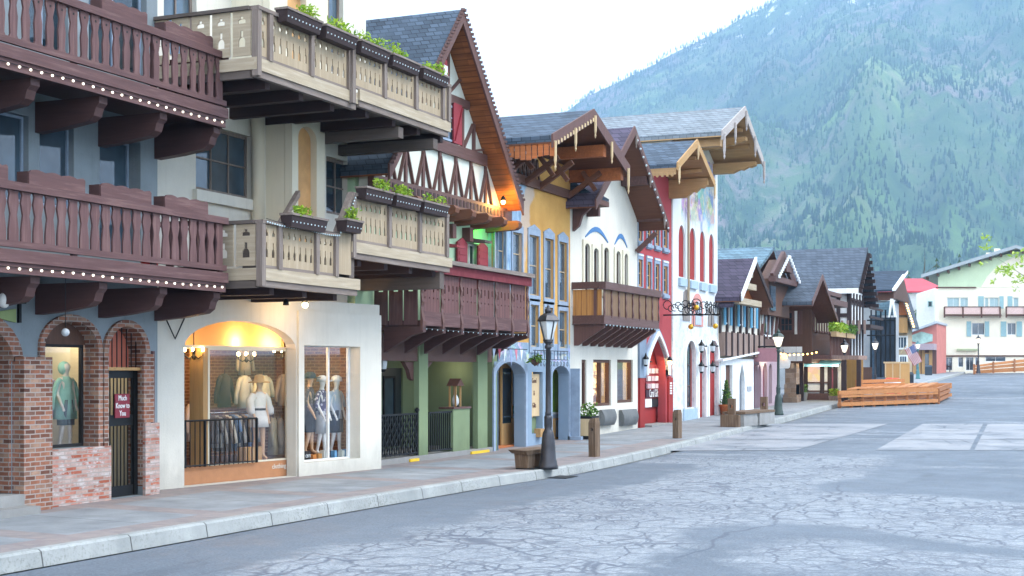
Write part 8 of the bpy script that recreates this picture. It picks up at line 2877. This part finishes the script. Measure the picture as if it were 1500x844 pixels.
# flag
r = 99.0
t = thing('flag', 'striped red, white and blue national flag hanging on a slanted staff', 'flag', fc(r)(A_(1330, r), Z_(505, r) - 3, 0))
N = NT('striped_flag')
tc = N.n('UVMap').outputs[0]
u, v, _ = N.xyz(tc)
st = N.mth('LESS_THAN', N.mth('MODULO', N.mth('MULTIPLY', v, 6.5), 1.0), .5)
can = N.mth('MULTIPLY', N.mth('LESS_THAN', u, .42), N.mth('GREATER_THAN', v, .46))
stars = N.n('TexVoronoi', ins={'Vector': N.mapv(tc, (18, 10, 1)), 'Scale': 1.0, 'Randomness': 0.0}).outputs['Distance']
bl_ = N.mix(N.mth('LESS_THAN', stars, .22), srgb('3a4a80'), srgb('d8dce4'))
fmt = N.out(N.mix(can, N.mix(st, srgb('d8d4d4'), srgb('b45058')), bl_), .9)
me = bpy.data.meshes.new('flag_cloth')
nu, nv = 14, 9
vs, fs, uvs = [], [], []
m = fc(r)
for j in range(nv + 1):
    for i in range(nu + 1):
        u, v = i / nu, j / nv
        a = A_(1325, r) + u * .62 + v * .62
        z = Z_(512, r) - u * 1.15 + v * .34
        vs.append(Vector(m(a, z, .12 * math.sin(u * 9 + v * 2))) - WL[t.name])
        uvs.append((u, v))
for j in range(nv):
    for i in range(nu):
        fs.append((j * (nu + 1) + i, j * (nu + 1) + i + 1, (j + 1) * (nu + 1) + i + 1, (j + 1) * (nu + 1) + i))
me.from_pydata([tuple(q) for q in vs], [], fs)
ul = me.uv_layers.new(name='UVMap')
for lp_ in me.loops:
    ul.data[lp_.index].uv = uvs[lp_.vertex_index]
me.materials.append(fmt)
fo_ = bpy.data.objects.new('cloth', me)
COL.objects.link(fo_)
fo_.parent = t
MB().tube([m(A_(1319.5, r), Z_(517, r), 0), m(A_(1328, r), Z_(506, r), 0)], .03, 6).build('staff', M['pale'], t)

# timber barrier along the far right
r = 143.0
t = thing('timber_barrier', 'orange-brown timber rail barrier before the cream building at the far right', 'barrier', fc(r)(A_(1470, r), S(148) - .15, 0))
seg = [(1427, 535, 547.5), (1455, 531, 546), (1486, 527.5, 544.5), (1520, 524, 543), (1556, 521, 542)]
for (pa, ta, ba), (pb_, tb_, bb_) in zip(seg[:-1], seg[1:]):
    m = fc(r)
    for u0, u1, tl in ((.0, .35, 0), (.42, .68, .05), (.74, .98, .1)):
        MB().hexa([m(A_(pa, r), Z_(ba + (ta - ba) * u0, r), .0), m(A_(pb_, r), Z_(bb_ + (tb_ - bb_) * u0, r), 0), m(A_(pb_, r), Z_(bb_ + (tb_ - bb_) * u0, r), .3), m(A_(pa, r), Z_(ba + (ta - ba) * u0, r), .3), m(A_(pa, r), Z_(ba + (ta - ba) * u1, r), tl), m(A_(pb_, r), Z_(bb_ + (tb_ - bb_) * u1, r), tl), m(A_(pb_, r), Z_(bb_ + (tb_ - bb_) * u1, r), .3), m(A_(pa, r), Z_(ba + (ta - ba) * u1, r), .3)]).build('rail', M['stage'], t)
for px, tp, bp in seg:
    cbox(MB(), r, A_(px, r) - .1, A_(px, r) + .1, Z_(bp + 1, r), Z_(tp - 1.5, r), -.1, -.003).build('post', M['stagey'], t)


# ---------------------------------------------------------------- trees
def limb_tree(name, label, base, h, crown_r, crown_z, nl, leaf, s, mat, tr=.16, seed=1, squash=.8, cat='tree', group=None):
    rr = random.Random(seed)
    t = thing(name, label, cat, base, 0, group)
    mb = MB()
    pts = [(0, 0, -.2)]
    x = y = 0
    for k in range(1, 6):
        x += rr.uniform(-.12, .12)
        y += rr.uniform(-.12, .12)
        pts.append((x, y, h * .8 * k / 5))
    mb.tube(pts, [tr * (1 - .13 * k) for k in range(6)], 8)
    tips = []
    for k in range(16):
        z0 = h * rr.uniform(.3, .78)
        a = rr.uniform(0, 2 * PI)
        L = crown_r * rr.uniform(.5, .95)
        e = (L * math.cos(a), L * math.sin(a), z0 + L * rr.uniform(.3, 1.0))
        md = (e[0] * .5, e[1] * .5, z0 + (e[2] - z0) * .35)
        mb.tube([(x * .7, y * .7, z0), md, e], [tr * .4, tr * .26, tr * .08], 5)
        tips += [md, e]
        for q in range(3):
            b2 = (e[0] + rr.gauss(0, .3) * crown_r, e[1] + rr.gauss(0, .3) * crown_r, e[2] + rr.uniform(0, .5) * crown_r)
            mb.tube([md, ((md[0] + b2[0]) / 2, (md[1] + b2[1]) / 2, (md[2] + b2[2]) / 2 + .1), b2], [tr * .2, tr * .1, tr * .03], 4)
            tips.append(b2)
    mb.build('trunk', M['bark'], t, local=True, weld=False)
    if leaf:
        lv = MB()
        st_ = random.getstate()
        random.seed(seed)
        for k in range(nl):
            c = rr.choice(tips)
            leaves(lv, (c[0] + rr.gauss(0, .18) * crown_r, c[1] + rr.gauss(0, .18) * crown_r, c[2] + rr.gauss(0, .15) * crown_r), .25, .25, .3, 9, s)
        random.setstate(st_)
        lv.build('crown', M[mat], t, local=True, weld=False)
    return t


M['bark'] = wood('grey_bark', '6a6058', 'z', .3, .9, .6)
M['barkpale'] = M['bark']
M['leafs'] = leafm('spring_leaves', '86a83c', 'b8cc62', .35)
r = 85.0
base = fc(r)(A_(1605, r), 0, 0)
limb_tree('street_tree', 'spring-green leafy branches reaching in at the right edge before the cream building', (base[0], base[1], G(base[1])), 8.6, 4.2, 6, 420, True, .16, 'leafs', .16, 5)
for px, r, h, cr, lf, sd, lab in ((1350, 215, 17, 4.5, False, 2, 'tall bare pale-branched tree behind the red-roofed hall'), (1339, 172, 7.2, 1.3, True, 8, 'small dark green tree squeezed between the wooden house and the white hall')):
    b = fc(r)(A_(px, r), 0, 0)
    limb_tree('tree', lab, (b[0], b[1], G(b[1])), h, cr, h * .7, 260, lf, .22, 'leafd', .22, sd)


def conifer(px, r, pt, lab, seed):
    rr = random.Random(seed)
    b = fc(r)(A_(px, r), 0, 0)
    z0 = G(b[1])
    h = Z_(pt, r) - z0
    t = thing('pine_tree', lab, 'tree', (b[0], b[1], z0), 0, 'conifers behind the far houses')
    MB().tube([(0, 0, -.2), (0, 0, h * .96)], [h * .018, .03], 6).build('trunk', M['bark'], t, local=True)
    mb = MB()
    n = 16
    for k in range(n):
        z = h * (.14 + .85 * k / n)
        w = h * .2 * (1 - k / n) + .2
        for q in range(9):
            a = rr.uniform(0, 2 * PI)
            L = w * rr.uniform(.6, 1.15)
            tip = Vector((L * math.cos(a), L * math.sin(a), z - L * .35))
            s_ = Vector((-math.sin(a), math.cos(a), 0)) * L * .28
            mb.add([(0, 0, z + h * .03), tuple(tip * .6 + s_ + Vector((0, 0, z * .4))), tuple(tip), tuple(tip * .6 - s_ + Vector((0, 0, z * .4)))], [(0, 1, 2, 3)])
    mb.build('crown', leafm('conifer_needles_%d' % seed, '22402e', '44643c', .1), t, local=True, weld=False)


for i, (px, r, pt, lab) in enumerate(((1372, 260, 372, 'dark conifer rising left of the cream building roof'), (1392, 300, 380, 'smaller conifer just over the left slope of the cream roof'), (1331, 250, 392, 'conifer standing over the red hall roof at its left end'), (1405, 330, 366, 'slim conifer over the middle of the cream roof slope'))):
    conifer(px, r, pt, lab, 40 + i)
# overhead cable from the netting house to the hotel, shop hose on the arch
tag(MB().tube([(-15.02 + .02 + (YG(245) - 23.1) * SH, YG(240), 3.1), (-14.99 + (YG(255) - 23.1) * SH, YG(252), 2.78), (-14.98 + (YG(262) - 23.1) * SH, YG(266), 3.15)], .014, 6).build('cable', M['iron']), 'dark cable loop hanging on the white wall left of the big arch', 'cable')
